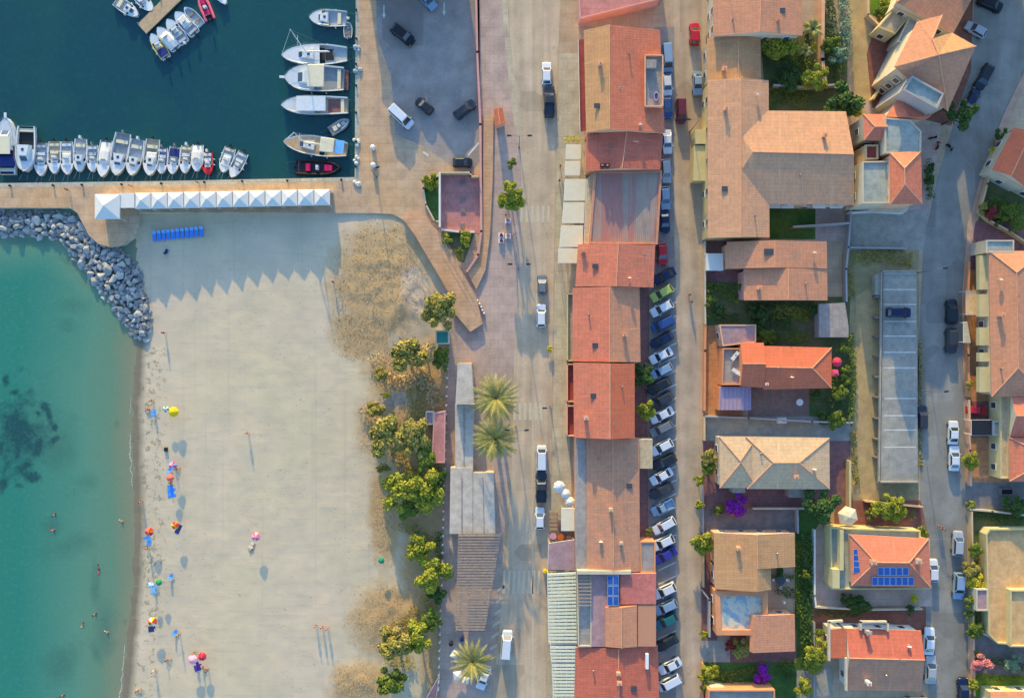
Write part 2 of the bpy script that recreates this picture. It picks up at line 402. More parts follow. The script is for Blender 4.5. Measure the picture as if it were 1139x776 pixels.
def beach_mat():
    t = NT('sand'); A = lambda n_: t.n('ShaderNodeAttribute', attribute_name=n_).outputs['Fac']
    f = t.ramp(t.noise(.035, 4), .35, .65)
    col = t.mix(f, c(214, 196, 158), c(218, 196, 166))
    col = t.mix(t.ramp(t.noise(.22, 5), .35, .72, 0, .35), col, c(164, 158, 136))
    col = t.mix(t.ramp(t.noise(2.2, 5, rough=.7), .55, .75, 0, .16), col, c(160, 152, 130))
    col = t.mix(t.ramp(t.noise(.8, 3), .70, .75, 0, .35), col, c(126, 118, 96))
    dn = t.math('ADD', A('dry'), t.math('MULTIPLY', t.math('SUBTRACT', t.noise(.32, 6, rough=.7), .5), 1.1))
    straw = t.mix(t.ramp(t.noise(1.1, 6, rough=.72), .3, .72), c(200, 166, 116), c(172, 144, 104))
    col = t.mix(t.ramp(dn, .12, .62, 0, .95), col, straw)
    gn = t.math('ADD', A('grey'), t.math('MULTIPLY', t.math('SUBTRACT', t.noise(.5, 6, rough=.7), .5), 1.3))
    col = t.mix(t.ramp(gn, .45, .7, 0, .85), col, t.mix(t.ramp(t.noise(1.4, 5, rough=.7), .4, .62), c(206, 190, 166), c(166, 148, 130)))
    wn = t.math('ADD', A('wet'), t.math('MULTIPLY', t.math('SUBTRACT', t.noise(.3, 5), .5), .5))
    col = t.mix(t.ramp(wn, .15, .75), col, t.mix(t.noise(.6, 4), c(140, 128, 104), c(126, 116, 98)))
    wk = t.math('MULTIPLY', A('wrack'), t.ramp(t.noise(1.0, 6, rough=.7), .52, .62))
    col = t.mix(t.ramp(wk, .1, .6, 0, .5), col, c(98, 92, 68))
    mpr = t.n('ShaderNodeMapping'); t.l(t.tc.outputs['Object'], mpr.inputs['Vector']); mpr.inputs['Scale'].default_value = (.18, 1.5, 1)
    rk = t.noise(1, 4, mpr.outputs[0]); mpv = t.n('ShaderNodeMapping'); t.l(t.tc.outputs['Object'], mpv.inputs['Vector']); mpv.inputs['Scale'].default_value = (1.3, .02, 1)
    col = t.mix(t.ramp(t.noise(1, 3, mpv.outputs[0]), .60, .68, 0, .16), col, c(172, 160, 136)); col = t.mix(t.ramp(rk, .56, .7, 0, .2), col, c(168, 156, 128))
    fv = t.n('ShaderNodeTexVoronoi'); fv.inputs['Scale'].default_value = 1.1; t.l(t.tc.outputs['Object'], fv.inputs['Vector']); ft = t.math('MULTIPLY', t.ramp(fv.outputs['Distance'], .08, .22, 1, 0), t.ramp(t.noise(.09, 4), .42, .56))
    col = t.mix(t.math('MULTIPLY', ft, .3), col, c(150, 138, 112))
    t.bump(t.math('ADD', t.math('ADD', t.math('MULTIPLY', t.noise(.5, 5, rough=.6), .7), t.math('MULTIPLY', rk, .5)), t.math('MULTIPLY', ft, -.5)), .28, .12)
    return t.done(col, .95, .1)
def wet(x, y):
    dpx = x-shore(y); return max(0, 1-abs(dpx-3)/14) if y > 330 else 0
def wrack(x, y):
    dpx = x-shore(y); return max(0, 1-abs(dpx-22)/22) if y > 380 else 0
grid_mesh('beach', 100, 524, 232, 856, 3, beach_z,
          {'dry': lambda x, y: max(ell(x, y, e) for e in DRY), 'grey': lambda x, y: max(ell(x, y, e) for e in GREY), 'wet': wet, 'wrack': wrack}, beach_mat())
WEED = [(6,424,6,11,0),(15,436,9,6,10),(9,474,5,19,-3),(49,452,8,9,50),(55,463,6,17,-20),(42,459,6,4,30),(61,474,5,7,0),(43,497,5,16,12),(37,530,13,8,10),(2,539,7,12,20),(22,540,8,3,0),(27,470,3,13,0),(0,500,6,9,0),(28,518,14,4,-15),(60,490,4,9,45),(20,502,4,14,10)]
FAINT = [(30,268,60,9,3),(75,290,20,8,25),(80,340,26,14,0),(75,362,16,14,0),(30,480,60,55,0),(62,500,26,30,20),(75,608,36,18,-20),(106,650,7,30,0),(108,728,9,22,-15),(60,585,14,14,0),(98,535,20,16,0),(70,735,26,30,0),(118,700,16,40,5),(130,470,5,9,0)]
def bay_mat():
    t = NT('sea_water'); A = lambda n_: t.n('ShaderNodeAttribute', attribute_name=n_).outputs['Fac']
    dp = t.math('ADD', A('depth'), t.math('MULTIPLY', t.math('SUBTRACT', t.noise(.06, 4), .5), .34))
    col = t.mix(t.ramp(dp, 0, .28), c(140, 138, 106), c(108, 138, 108))
    col = t.mix(t.ramp(dp, .22, .55), col, c(92, 142, 116))
    col = t.mix(t.ramp(dp, .5, 1.0), col, c(50, 128, 108))
    fa = t.math('ADD', A('faint'), t.math('MULTIPLY', t.math('SUBTRACT', t.noise(.14, 6, rough=.65), .5), 2.2))
    col = t.mix(t.ramp(fa, .35, 1.3, 0, .5), col, c(62, 104, 88))
    wd = t.math('ADD', A('weed'), t.math('MULTIPLY', t.math('SUBTRACT', t.noise(.33, 6, rough=.68), .5), 2.4))
    col = t.mix(t.ramp(wd, .40, .95, 0, .9), col, c(34, 76, 76))
    col = t.mix(t.ramp(t.noise(1.3, 5, rough=.7), .5, .8, 0, .22), col, c(120, 160, 140))
    t.bump(t.math('ADD', t.noise(1.2, 4), t.math('MULTIPLY', t.noise(3, 4), .5)), .3, .08)
    return t.done(col, .16, .4)
def rockd(x, y):
    return min(math.hypot(x-a, y-b)-h_ for a, b, h_ in RK)
RK = [(-20,247,15),(0,248,15),(20,248,15),(40,249,15),(60,250,16),(75,255,17),(85,262,18),(95,272,20),(105,282,22),(122,298,26),(135,315,25),(145,335,20),(152,350,17),(157,366,13)]
def bdepth(x, y):
    a = max(0, (shore(y)-x)/125.0)
    r_ = max(0, rockd(x, y)/60.0)
    return min(a**.8, .12+r_**.7) if y < 390 else a**.8
grid_mesh('sea', -60, 190, 226, 860, 2.5, lambda x, y: SEA, {'depth': bdepth,
          'weed': lambda x, y: max(max(ell(x, y, e) for e in WEED), .8*ell(x, y, (22,480,40,58,0))), 'faint': lambda x, y: max(ell(x, y, e) for e in FAINT)}, bay_mat())
def harb_mat():
    t = NT('harbour_water')
    col = t.mix(t.ramp(t.noise(.035, 4), .3, .7), c(28, 78, 78), c(24, 70, 78))
    col = t.mix(t.ramp(t.noise(.1, 4), .5, .8, 0, .5), col, c(34, 86, 74))
    col = t.mix(t.ramp(t.noise(1.1, 5, rough=.7), .5, .8, 0, .25), col, c(46, 104, 104))
    t.bump(t.math('ADD', t.noise(1.0, 4), t.math('MULTIPLY', t.noise(3, 4), .5)), .3, .08)
    return t.done(col, .14, .35)
HM = harb_mat()
tag(MB().poly([P(x, y, SEA) for x, y in rect(-60, -60, 404, 212)], SEA).build('harbour_water', HM), kind='structure')
tag(MB().poly([P(x, y, SEA-.12) for x, y in [(-9000,-6000),(390,-6000),(390,190),(300,300),(100,6000),(-9000,6000)]], SEA-.12).build('open_water', HM), kind='structure')
t = NT('foam'); fm = t.done(t.mix(t.ramp(t.noise(2.5, 5, rough=.7), .45, .6), c(150, 150, 128), c(206, 204, 190)), .8, .1)
mb = MB()
for ys in ([(482, .9), (494, 1.3), (508, 1.8), (520, 1.2), (532, .7), (545, .4)], [(716, .4), (724, .8), (738, 1.4), (752, 1.3), (766, 1.7), (790, .8)], [(440, .3), (452, .8), (462, .3)]):
    fine = []
    for (a, wa), (b, wb) in zip(ys, ys[1:]):
        for k in range(5):
            q = k/5; fine.append((a+(b-a)*q, wa+(wb-wa)*q))
    for (a, wa), (b, wb) in zip(fine, fine[1:]):
        xa, xb = shore(a)-2.0+1.8*nz(a, 3, 6), shore(b)-2.0+1.8*nz(b, 3, 6)
        mb.face([P(xa-wa*.5, a, SEA+.02), P(xa+wa*.5, a, SEA+.02), P(xb+wb*.5, b, SEA+.02), P(xb-wb*.5, b, SEA+.02)], 0, True)
tag(mb.build('sea_foam', fm), kind='structure')

mb = MB(); rr_ = random.Random(3)
for _ in range(2600):
    x, y = rr_.uniform(-8, 180), rr_.uniform(229, 384)
    if rockd(x, y) > -2 or (x > 80 and math.hypot(x-122, y-248) < 24) or (y < 233 and x < 90): continue
    p = P(x, y, SEA+.1+min(.5, -rockd(x, y)/18)); q = rr_.uniform(.25, .5); k_ = rr_.uniform(0, 3)
    mb.box(p.x, p.y, p.z-.1, q, q*.8, q*.7, k_, 0, rr_.uniform(.5, .8))
tag(mb.build('rubble', M['rubble']), 'small pale rubble filling the gaps between the breakwater boulders', 'rubble', kind='stuff')
# surfaces on the land
sheet('quay', [(-40,204.5),(200,201.5),(396,197.5),(398,-60),(420,-60),(420,40),(436,85),(441,165),(490,188),(488,240),(470,254),(446,243),(436,238),(413,237),(153,236.5),(152,250),(147,263),(136,272),(122,274.5),(109,271),(99,262),(92,249),(86,237),(77,231),(-40,231)], 'quay_tan', 1)
sheet('quay_edging', [(-40,204.2),(200,201.2),(394.5,197.2),(396,-60),(400.5,-60),(399.5,201),(200,206.2),(-40,209.2)], 'quay_stone', 2)
sheet('car_park', [(418,-60),(533,-60),(534,178),(525,192),(505,186),(470,162),(440,150),(435,85),(419,40)], 'asphalt_lot', 2)
sheet('promenade', [(553,-60),(560,-60),(568,60),(577,130),(580,200),(578,300),(572,400),(566,480),(564,560),(556,650),(546,780),(546,900),(488,900),(490,690),(496,520),(499,390),(502,345),(540,270),(534,188),(530,-60)], 'walk_grey', 2)
sheet('main_road', [(562,-80),(568,60),(577,130),(580,200),(577,300),(572,400),(570,480),(568,560),(560,650),(548,776),(546,900),(606,900),(608,640),(612,600),(614,450),(616,300),(618,150),(622,30),(626,-80)], 'road', 3)
sheet('road_shoulder', [(556,-60),(561,-60),(566,30),(574,100),(578,140),(577,160),(572,140),(566,90),(560,30)], 'walk_pale', 4)
slab('pavement', [(622,60),(648,60),(650,150),(660,190),(642,300),(640,320),(634,500),(640,640),(612,800),(608,800),(609,640),(612,600),(615,450),(617,300),(619,150)], 'walk_pale', .12, 'quay_stone')
sheet('terrace_floor', [(612,578),(639,578),(639,634),(610,634)], 'patio_brown', 31)
sheet('side_street', [(738,-80),(786,-80),(785,300),(784,900),(742,900),(742,640),(722,620),(722,300),(738,270)], 'street', 3)
sheet('parking_lane', [(728,30),(750,30),(750,260),(752,330),(752,780),(754,860),(720,860),(712,610),(711,320),(726,270)], 'lane', 4)
sheet('back_road', [(1085,-80),(1083,20),(1078,75),(1060,140),(1042,200),(1027,270),(1021,400),(1023,560),(1031,700),(1035,860),(1078,860),(1076,600),(1072,450),(1070,330),(1076,250),(1090,200),(1115,130),(1139,80),(1180,0),(1190,-80)], 'asphalt', 3)
slab('footpath', [(1190,0),(1148,80),(1124,130),(1098,200),(1084,250),(1077,300),(1076,330),(1070.5,330),(1076,250),(1090,200),(1115,130),(1139,80),(1180,0)], 'walk_pink', .12)
sheet('alley', [(942,-60),(976,-60),(970,0),(962,24),(976,60),(984,70),(975,112),(965,122),(950,112),(944,60)], 'dirt', 3)
sheet('driveway', [(942,236),(1034,232),(1027,278),(938,278)], 'concrete', 4)
sheet('vacant_lot', [(936,277),(1022,277),(1022,562),(940,562)], 'lot_grass', 3)
sheet('dirt_track', [(952,330),(966,320),(978,340),(980,480),(980,540),(964,556),(946,548),(952,440)], 'dirt', 4)
G = [('garden', [(846,38),(943,38),(942,124),(852,124)], 'soil'), ('yard', [(785,40),(846,40),(846,90),(785,90)], 'conc_dark'),
     ('lawn', [(856,225),(907,225),(907,266),(856,266)], 'lawn'), ('yard', [(907,225),(946,225),(942,268),(907,268)], 'walk_grey'),
     ('yard', [(782,268),(830,268),(830,314),(782,314)], 'maroon'), ('garden', [(782,314),(830,314),(830,362),(782,362)], 'soil'), ('garden', [(830,330),(946,330),(944,386),(830,386)], 'soil'),
     ('terrace', [(782,360),(826,360),(826,466),(782,466)], 'patio_orange'), ('yard', [(832,428),(900,428),(900,470),(832,470)], 'patio_brown'), ('garden', [(900,380),(950,370),(948,474),(900,474)], 'soil'),
     ('yard', [(782,463),(946,463),(946,490),(782,490)], 'concrete'), ('yard', [(782,490),(946,490),(944,565),(782,565)], 'maroon'), ('yard', [(781,562),(890,562),(890,594),(781,594)], 'conc_dark'),
     ('lawn', [(884,556),(928,556),(906,590),(906,745),(884,745)], 'lawn'), ('yard', [(780,594),(798,594),(798,712),(780,712)], 'maroon'), ('driveway', [(780,712),(812,712),(812,736),(780,736)], 'concrete'),
     ('yard', [(812,700),(886,700),(886,736),(812,736)], 'maroon'), ('lawn', [(780,736),(886,736),(886,860),(780,860)], 'lawn'), ('yard', [(886,740),(926,740),(926,860),(886,860)], 'concrete'),
     ('yard', [(928,556),(1024,556),(1034,602),(928,602)], 'brick_red'), ('yard', [(904,590),(928,590),(928,650),(1037,650),(1037,674),(904,674)], 'walk_grey'),
     ('yard', [(904,674),(1030,674),(1030,705),(904,705)], 'brick_red'), ('yard', [(1084,246),(1139,246),(1180,300),(1076,300)], 'maroon'), ('lawn', [(1098,180),(1180,160),(1180,246),(1088,246)], 'soil'),
     ('yard', [(1074,300),(1104,300),(1104,446),(1074,446)], 'patio_orange'), ('yard', [(1074,446),(1128,446),(1128,486),(1074,486)], 'maroon'), ('yard', [(1074,486),(1128,486),(1128,536),(1074,536)], 'patio_orange'),
     ('yard', [(1074,536),(1180,536),(1180,566),(1074,566)], 'conc_dark'), ('garden', [(1078,566),(1180,566),(1180,600),(1078,600)], 'soil'), ('garden', [(1078,600),(1102,600),(1102,706),(1078,706)], 'soil'),
     ('yard', [(1082,706),(1180,706),(1180,750),(1082,750)], 'conc_dark'), ('lawn', [(1080,750),(1180,750),(1180,860),(1080,860)], 'lawn_bright'), ('yard', [(944,110),(1050,120),(1034,232),(942,240)], 'walk_grey'),
     ('yard', [(964,60),(1000,-60),(1084,-60),(1080,80),(1058,140),(970,120)], 'brick_red'), ('lawn', [(966,-60),(1004,-60),(990,12),(968,16)], 'lawn_bright')]
for k, (n_, p_, m_) in enumerate(G): sheet(n_, p_, m_, 5+k % 6 if k < 60 else 5)
sheet('courtyard', [(490,194),(533,194),(533,260),(510,258),(491,254)], 'terra_pink', 8)
sheet('planting_bed', [(471,210),(478,200),(489,196),(489,246),(484,246),(474,228)], 'lawn', 8)
sheet('planting_bed', [(492,259),(528,259),(516,292),(510,290)], 'soil', 8)
sheet('courtyard', [(711,318),(722,318),(722,404),(711,404)], 'maroon', 8)
sheet('courtyard', [(706,404),(720,404),(720,488),(706,488)], 'maroon', 8)
sheet('courtyard', [(711,520),(721,520),(721,602),(711,602)], 'maroon', 8)
# raised wooden ramp and the tan walkway beside the long wall
def strip(name, pts, m, z0, z1): return tag(MB().prism([P(x, y, z1) for x, y in pts], z0, z1, 1, 0).build(name, [M[m], M['walk_pink']]), kind='structure')
strip('walkway', [(538,128),(549,130),(548,200),(545,262),(540,300),(530,322),(520,304),(530,286),(535,262),(537,200)], 'walk_tan', -.02, .5)
strip('boardwalk', [(448,243),(470,240),(488,258),(515,304),(529,328),(537,360),(523,369),(503,345),(501,328),(462,262)], 'walk_tan', -.4, .9)
sheet('path', [(532,-60),(553,-60),(552,60),(550,130),(538,130),(534,60)], 'walk_grey', 4)
# painted marks
def marks(name, quads, m='line', lift=6):
    mb = MB()
    for q in quads: mb.poly([P(x, y, .004*lift) for x, y in q], .004*lift)
    return tag(mb.build(name, M[m]), kind='structure')
marks('crosswalk', [[(579+k*6.0, 229), (581.6+k*6.0, 229), (581.2+k*6.0, 247), (578.6+k*6.0, 247)] for k in range(6)], 'line_faint')
marks('crosswalk', [[(571+k*5.8, 448), (574+k*5.8, 448), (574+k*5.8, 467), (571+k*5.8, 467)] for k in range(6)], 'line_faint')
marks('crosswalk', [[(553-k*1.6, 655+k*13), (561-k*1.6, 650+k*13), (561-k*1.6, 653.5+k*13), (553-k*1.6, 658.5+k*13)] for k in range(6)], 'line_faint')
marks('crosswalk', [[(560+k*5.5, 634), (562.6+k*5.5, 634), (561+k*5.5, 660), (558.6+k*5.5, 660)] for k in range(8)], 'line_faint')
marks('road_marking', [[(592+k*.0, 540+k*36), (594, 540+k*36), (594, 556+k*36), (592, 556+k*36)] for k in range(0)]+[[(592,455),(593.2,455),(593.2,776),(592,776)], [(608,70),(609,70),(608.5,140),(607.5,140)], [(597,305),(598,305),(597,345),(596,345)]], 'line_faint')
def arrow(x, y, s=1):
    return [[(x-.7, y-7*s), (x+.7, y-7*s), (x+.7, y+3*s), (x-.7, y+3*s)], [(x-2.2, y+3*s), (x+2.2, y+3*s), (x, y+8*s)]]
marks('road_marking', arrow(427, 13)+arrow(494, 10)+[[(476+k*4, -4+k*1), (478+k*4, -4+k*1), (482+k*4, 5+k*1), (480+k*4, 5+k*1)] for k in range(2)]+[[(471,168),(477,172),(476,174),(470,170)], [(532,158),(520,172),(521,174),(533,160)]], 'line', 5)
marks('road_marking', [[(x0, y), (x1, y), (x1, y+1.2), (x0, y+1.2)] for x0, x1, y in [(1033,1062,598.5)]]+[[(1043,720),(1044,720),(1048,776),(1047,776)]], 'lane', 5)
marks('road_marking', [[(752.2,320+k*15.2),(752.2,321.4+k*15.2),(732,331+k*15.2),(732,329.6+k*15.2)] for k in range(29)], 'line', 6)

# breakwater boulders: six angular shapes, copied
def rock_mesh(seed):
    r_ = random.Random(seed); bm = bmesh.new()
    for _ in range(15):
        v = Vector((r_.gauss(0, 1), r_.gauss(0, 1), r_.gauss(0, 1))).normalized()
        bm.verts.new((v.x*r_.uniform(.8, 1.15), v.y*r_.uniform(.65, 1), v.z*r_.uniform(.5, .75)))
    res = bmesh.ops.convex_hull(bm, input=bm.verts); bmesh.ops.delete(bm, geom=[g for g in res['geom_interior'] if isinstance(g, bmesh.types.BMVert)], context='VERTS')
    bmesh.ops.bevel(bm, geom=list(bm.edges), offset=.06, segments=1, affect='EDGES')
    bmesh.ops.recalc_face_normals(bm, faces=bm.faces)
    me = bpy.data.meshes.new('boulder'); bm.to_mesh(me); bm.free(); me.materials.append(M['rock']); return me
RM = [rock_mesh(s) for s in range(8)]
pts = []; tries = 0
while len(pts) < 298 and tries < 60000:
    tries += 1; x, y = R.uniform(-8, 178), R.uniform(229, 384)
    dd = rockd(x, y)
    if dd > 0 or (y < 233 and x < 90): continue
    if x > 80 and math.hypot(x-122, y-248) < 25: continue
    s_ = R.choice([R.uniform(4.2, 7.6), R.uniform(4.2, 7.2), R.uniform(2.8, 5)])
    if any((x-a)**2+(y-b)**2 < ((s_+r_)*.6)**2 for a, b, r_ in pts): continue
    pts.append((x, y, s_))
for x, y, s_ in pts:
    o = link('boulder', R.choice(RM)); dd = min(0, rockd(x, y)); z = SEA-.1+min(1.0, -dd/9)*R.uniform(.55, 1.0)
    o.location = P(x, y, z); k = s_/S; o.scale = (k*R.uniform(.9, 1.25), k*R.uniform(.85, 1.1), k*R.uniform(.8, 1.1)); o.rotation_euler = (R.uniform(-.35, .35), R.uniform(-.35, .35), R.uniform(0, 6.28))
    tag(o, 'grey angular boulder piled in the curved rock breakwater', 'boulder', 'breakwater boulders')
# ---------------------------------------------------------------- buildings
WIN = MB().box(0, .03, 0, .62, .05, .78).mesh('window', M['white']); WPN = MB().box(0, .075, 0, .5, .02, .66).mesh('pane', M['pane'])
def windows(root, wp, z0, z1, maxn=5):
    n_ = len(wp); org = root.location
    a = sum(p.x*q.y-q.x*p.y for p, q in zip(wp, wp[1:]+wp[:1]))
    if a < 0: wp = wp[::-1]
    for p, q in zip(wp, wp[1:]+wp[:1]):
        e = q-p; L = e.length
        if L < 3: continue
        nn = Vector((e.y, -e.x, 0)).normalized(); m = (p+q)/2; r_ = math.hypot(m.x, m.y)
        if r_ < 1 or (-m.x*nn.x-m.y*nn.y)/r_ < .45: continue
        k = max(1, min(maxn, int(L/3.2)))
        for s_ in range(int((z1-z0-.6)//2.7)):
            for i in range(k):
                pos = p+e*((i+.5)/k)
                f = link('window', WIN, root); f.location = (pos.x-org.x, pos.y-org.y, z0+1.6+2.8*s_); f.rotation_euler = (0, 0, math.atan2(e.y, e.x)+PI)
                g = link('pane', WPN, f)
def offset(pts, d_):
    pts = [Vector((p[0], p[1], 0)) for p in pts]
    if sum(p.x*q.y-q.x*p.y for p, q in zip(pts, pts[1:]+pts[:1])) < 0: pts.reverse()
    out = []; n_ = len(pts)
    for i in range(n_):
        a, b, e = pts[i-1], pts[i], pts[(i+1) % n_]
        u = (b-a).normalized(); v = (e-b).normalized()
        n1 = Vector((-u.y, u.x, 0)); n2 = Vector((-v.y, v.x, 0)); k = n1+n2
        k = k/(max(.3, k.dot(n1))) if k.length > 1e-6 else n1
        out.append(b+k*d_)
    return out
def house(label, anchor, name='house', cat='house', group=None): return thing(name, label, cat, P(*anchor), 0, group)
def blk(root, q, ridge, ze, zr, rm, wm, axis='v', hip=(0, 0), base=0.0, ov=.3, win=True, caps=True, rname='roof', hcap=(1, 1)):
    TL, TR, BR, BL = [P(x, y, ze) for x, y in q]; r0, r1 = [P(x, y, zr) for x, y in ridge]
    mb = MB()
    if not hip[0]: r0 = proj(r0, (TL, TR) if axis == 'v' else (TL, BL))
    if not hip[1]: r1 = proj(r1, (BL, BR) if axis == 'v' else (TR, BR))
    if axis == 'v': F = [([TL, BL, r1, r0], 0), ([TR, r0, r1, BR], 0), ([TL, r0, TR], 0 if hip[0] else 1), ([BL, BR, r1], 0 if hip[1] else 1)]
    else: F = [([TL, r0, r1, TR], 0), ([BL, BR, r1, r0], 0), ([TL, BL, r0], 0 if hip[0] else 1), ([TR, r1, BR], 0 if hip[1] else 1)]
    for vs, mi in F: mb.face(vs, mi)
    E = [TL, TR, BR, BL]; dn = Vector((0, 0, -.2))
    for a, b in zip(E, E[1:]+E[:1]): mb.face([a, b, b+dn, a+dn], 2)
    mb.face([e+dn for e in E], 2)
    o = fix(mb.build(rname, [M[rm], M[wm], M['trim']], root, world=True)); add_uv(o.data)
    if caps:
        cb = MB(); up = Vector((0, 0, .05)); cb.tube(r0+up, r1+up, .1, .1, 5)
        if hip[0] and hcap[0]:
            for e in ((TL, TR) if axis == 'v' else (TL, BL)): cb.tube(r0+up, e+up, .09, .09, 5)
        if hip[1] and hcap[1]:
            for e in ((BL, BR) if axis == 'v' else (TR, BR)): cb.tube(r1+up, e+up, .09, .09, 5)
        cb.v = [v-Vector(root.location) for v in cb.v]; cb.build('ridge_tiles', M['cap'], o)
    wp = offset(E, ov)
    wb = MB().prism(wp, base, ze-.197); wb.v = [v-Vector(root.location) for v in wb.v]; wb.build('wall', M[wm], root)
    if win: windows(root, wp, base, ze)
    return o
def proj(p, ab):
    a, b = ab; e = (b-a); e.z = 0; t_ = (p-a).dot(e)/e.length_squared
    return Vector((a.x+e.x*t_, a.y+e.y*t_, p.z))
def flat(root, pts, z, fm, wm, base=0.0, par=.5, th=.22, pm=None, win=True, rname='roof'):
    """flat roof with walls; parapet when par > 0; pts are the roof outline in photo pixels at height z (+ parapet)"""
    w_ = [P(x, y, z+par) for x, y in pts]; org = Vector(root.location)
    mb = MB().prism(w_, base, z-.06); mb.v = [v-org for v in mb.v]; mb.build('wall', M[wm], root)
    mb = MB().prism(offset(w_, .02), z-.057, z); mb.v = [v-org for v in mb.v]; o = mb.build(rname, M[fm], root)
    if par > 0:
        out = offset(w_, -.02); inn = offset(w_, th); n_ = len(out); vs = []
        for ring, zz in ((out, z-.1), (out, z+par), (inn, z+par), (inn, z-.05)): vs += [(p.x-org.x, p.y-org.y, zz) for p in ring]
        mb = MB().add(vs, [[k*n_+i, k*n_+(i+1) % n_, (k+1)*n_+(i+1) % n_, (k+1)*n_+i] for k in range(3) for i in range(n_)])
        mb.build('parapet', M[pm or wm], root)
    if win: windows(root, w_, base, z)
    return o
def chimney(roof, root, x, y, z, h=1.1, r=.35, m='w_cream'):
    p = P(x, y, z+h)-Vector(root.location)
    o = MB().box(p.x, p.y, p.z-h/2-.3, r, r*.8, h/2+.3).box(p.x, p.y, p.z+.06, r*1.3, r*1.1, .06).build('chimney', M[m], roof)
    return MB().box(p.x, p.y, p.z+.2, r*.5, r*.5, .12).build('chimney_pot', M['trim'], o) and o
def panel(roof, root, corners, nx, ny, skip=()):
    """solar panels laid 8 cm over a roof plane given by its four pixel+height corners TL, TR, BR, BL"""
    A, B, C_, D_ = [P(*k) for k in corners]; nrm = (B-A).cross(D_-A).normalized()
    if nrm.z < 0: nrm = -nrm
    up = nrm*.08
    for i in range(nx):
        for j in range(ny):
            if (i, j) in skip: continue
            def pt(u, v): return A*(1-u)*(1-v)+B*u*(1-v)+C_*u*v+D_*(1-u)*v+up-Vector(root.location)
            e = .03; u0, u1, v0, v1 = (i+e)/nx, (i+1-e)/nx, (j+e)/ny, (j+1-e)/ny
            q = [pt(u0, v0), pt(u1, v0), pt(u1, v1), pt(u0, v1)]; e2 = .10
            k = [pt(u0+e2/nx*.6, v0+e2/ny*.6), pt(u1-e2/nx*.6, v0+e2/ny*.6), pt(u1-e2/nx*.6, v1-e2/ny*.6), pt(u0+e2/nx*.6, v1-e2/ny*.6)]
            k = [p+nrm*.012 for p in k]; lo = [p-nrm*.05 for p in q]
            mb = MB().face(q, 1); mb.face(k, 0)
            for a, b in zip(range(4), (1, 2, 3, 0)): mb.face([q[a], q[b], lo[b], lo[a]], 1)
            mb.build('solar_panel', [M['pv'], M['pv_frame']], roof)
M['pv'] = plain('pv', c(44, 88, 160), .2, .5, var=.15); M['pv_frame'] = plain('pv_frame', c(170, 186, 205), .4, .5, .3)
ROW = 'terracotta roofed buildings in the row between main road and side street'
# --- row between the main road and the side street
r = house('pink flat roofed block cut by the top edge, north of the long terracotta block', (690, -20), 'apartment_block', 'building')
flat(r, [(642,-46),(736,-46),(734,-1),(645,21)], 2.9, 'terra_pink', 'w_pink', par=.35)
r = house('largest terracotta block of the row, tan west slope and a sunken terrace', (690, 90), 'apartment_block', 'building', ROW)
o = blk(r, [(649.4,34),(734,33.5),(739.5,148),(652,147.5)], [(677.9,28.5),(678.3,141.7)], 6.2, 8.7, 't_orange', 'w_peach', rname='roof')
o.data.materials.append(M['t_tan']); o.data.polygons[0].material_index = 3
# terrace let into the east slope
z_ = lambda x: 6.2+2.5*(739-x)/61
q = [P(718.5,63,6.95), P(738,63,6.3), P(738,118,6.3), P(718.5,118,6.95)]
mb = MB(); zt = 7.4
mb.prism([P(717.5,62,zt), P(737,62,zt), P(737,118.5,zt), P(717.5,118.5,zt)], 5.9, 7.05, 0, 1)
mb.v = [v-r.location for v in mb.v]; tr = mb.build('terrace', [M['w_peach'], M['roof_grey']], r)
mb = MB()
for a, b in (((717.5,62),(737,62)), ((717.5,118.5),(737,118.5)), ((717.5,62),(717.5,118.5)), ((737,62),(737,118.5))):
    a_, b_ = P(*a, zt), P(*b, zt); m_ = (a_+b_)/2-r.location; e = b_-a_
    mb.box(m_.x, m_.y, 7.35, e.length/2, .1, .32, math.atan2(e.y, e.x))
mb.build('terrace_wall', M['w_peach'], r)
p = P(724.5,71,8.2)-r.location; MB().box(p.x, p.y, 7.6, .75, .6, .55).box(p.x, p.y, 8.2, .85, .7, .06).build('stair_hatch', M['roof_grey'], r)
p = P(730,107,7.4)-r.location; mb = MB(); mb.loft([[(p.x+a*math.cos(i*PI/6), p.y+1.9*a*math.sin(i*PI/6), zz) for i in range(12)] for a, zz in ((.45, 7.06), (.45, 7.4), (.3, 7.42), (.28, 7.2))], False); mb.build('paddling_pool', M['lilac'], r)
# west balcony of the block
mb = MB().prism([P(x, y, 3.4) for x, y in [(643,44),(650,44),(652,146),(645,146)]], 3.1, 3.4, 0, 1); mb.v = [v-r.location for v in mb.v]; bal = mb.build('balcony', [M['w_peach'], M['terrace_red']], r)
mb = MB(); a_, b_ = P(643.2,44,4.3)-r.location, P(645.2,146,4.3)-r.location
mb.tube((a_.x, a_.y, 4.3), (b_.x, b_.y, 4.3), .05)
for k in range(12):
    u = k/11; mb.tube((a_.x+(b_.x-a_.x)*u, a_.y+(b_.y-a_.y)*u, 3.4), (a_.x+(b_.x-a_.x)*u, a_.y+(b_.y-a_.y)*u, 4.3), .04)
mb.build('railing', M['white'], bal)
r = house('dull red roofed building with two dark vents, south of the largest block', (695, 170), 'terrace_house', 'building', ROW)
o = blk(r, [(652,149.5),(737,149.5),(734.5,188.5),(652,190)], [(697,146.4),(692,186.5)], 5.4, 7.0, 't_red', 'w_peach')
for x in (670, 675.5): chimney(o, r, x, 184, 6.1, .6, .3, 'dark')
r = house('low shed with a grey and rust red corrugated flat roof beside the white awnings', (695, 230), 'workshop', 'building', ROW)
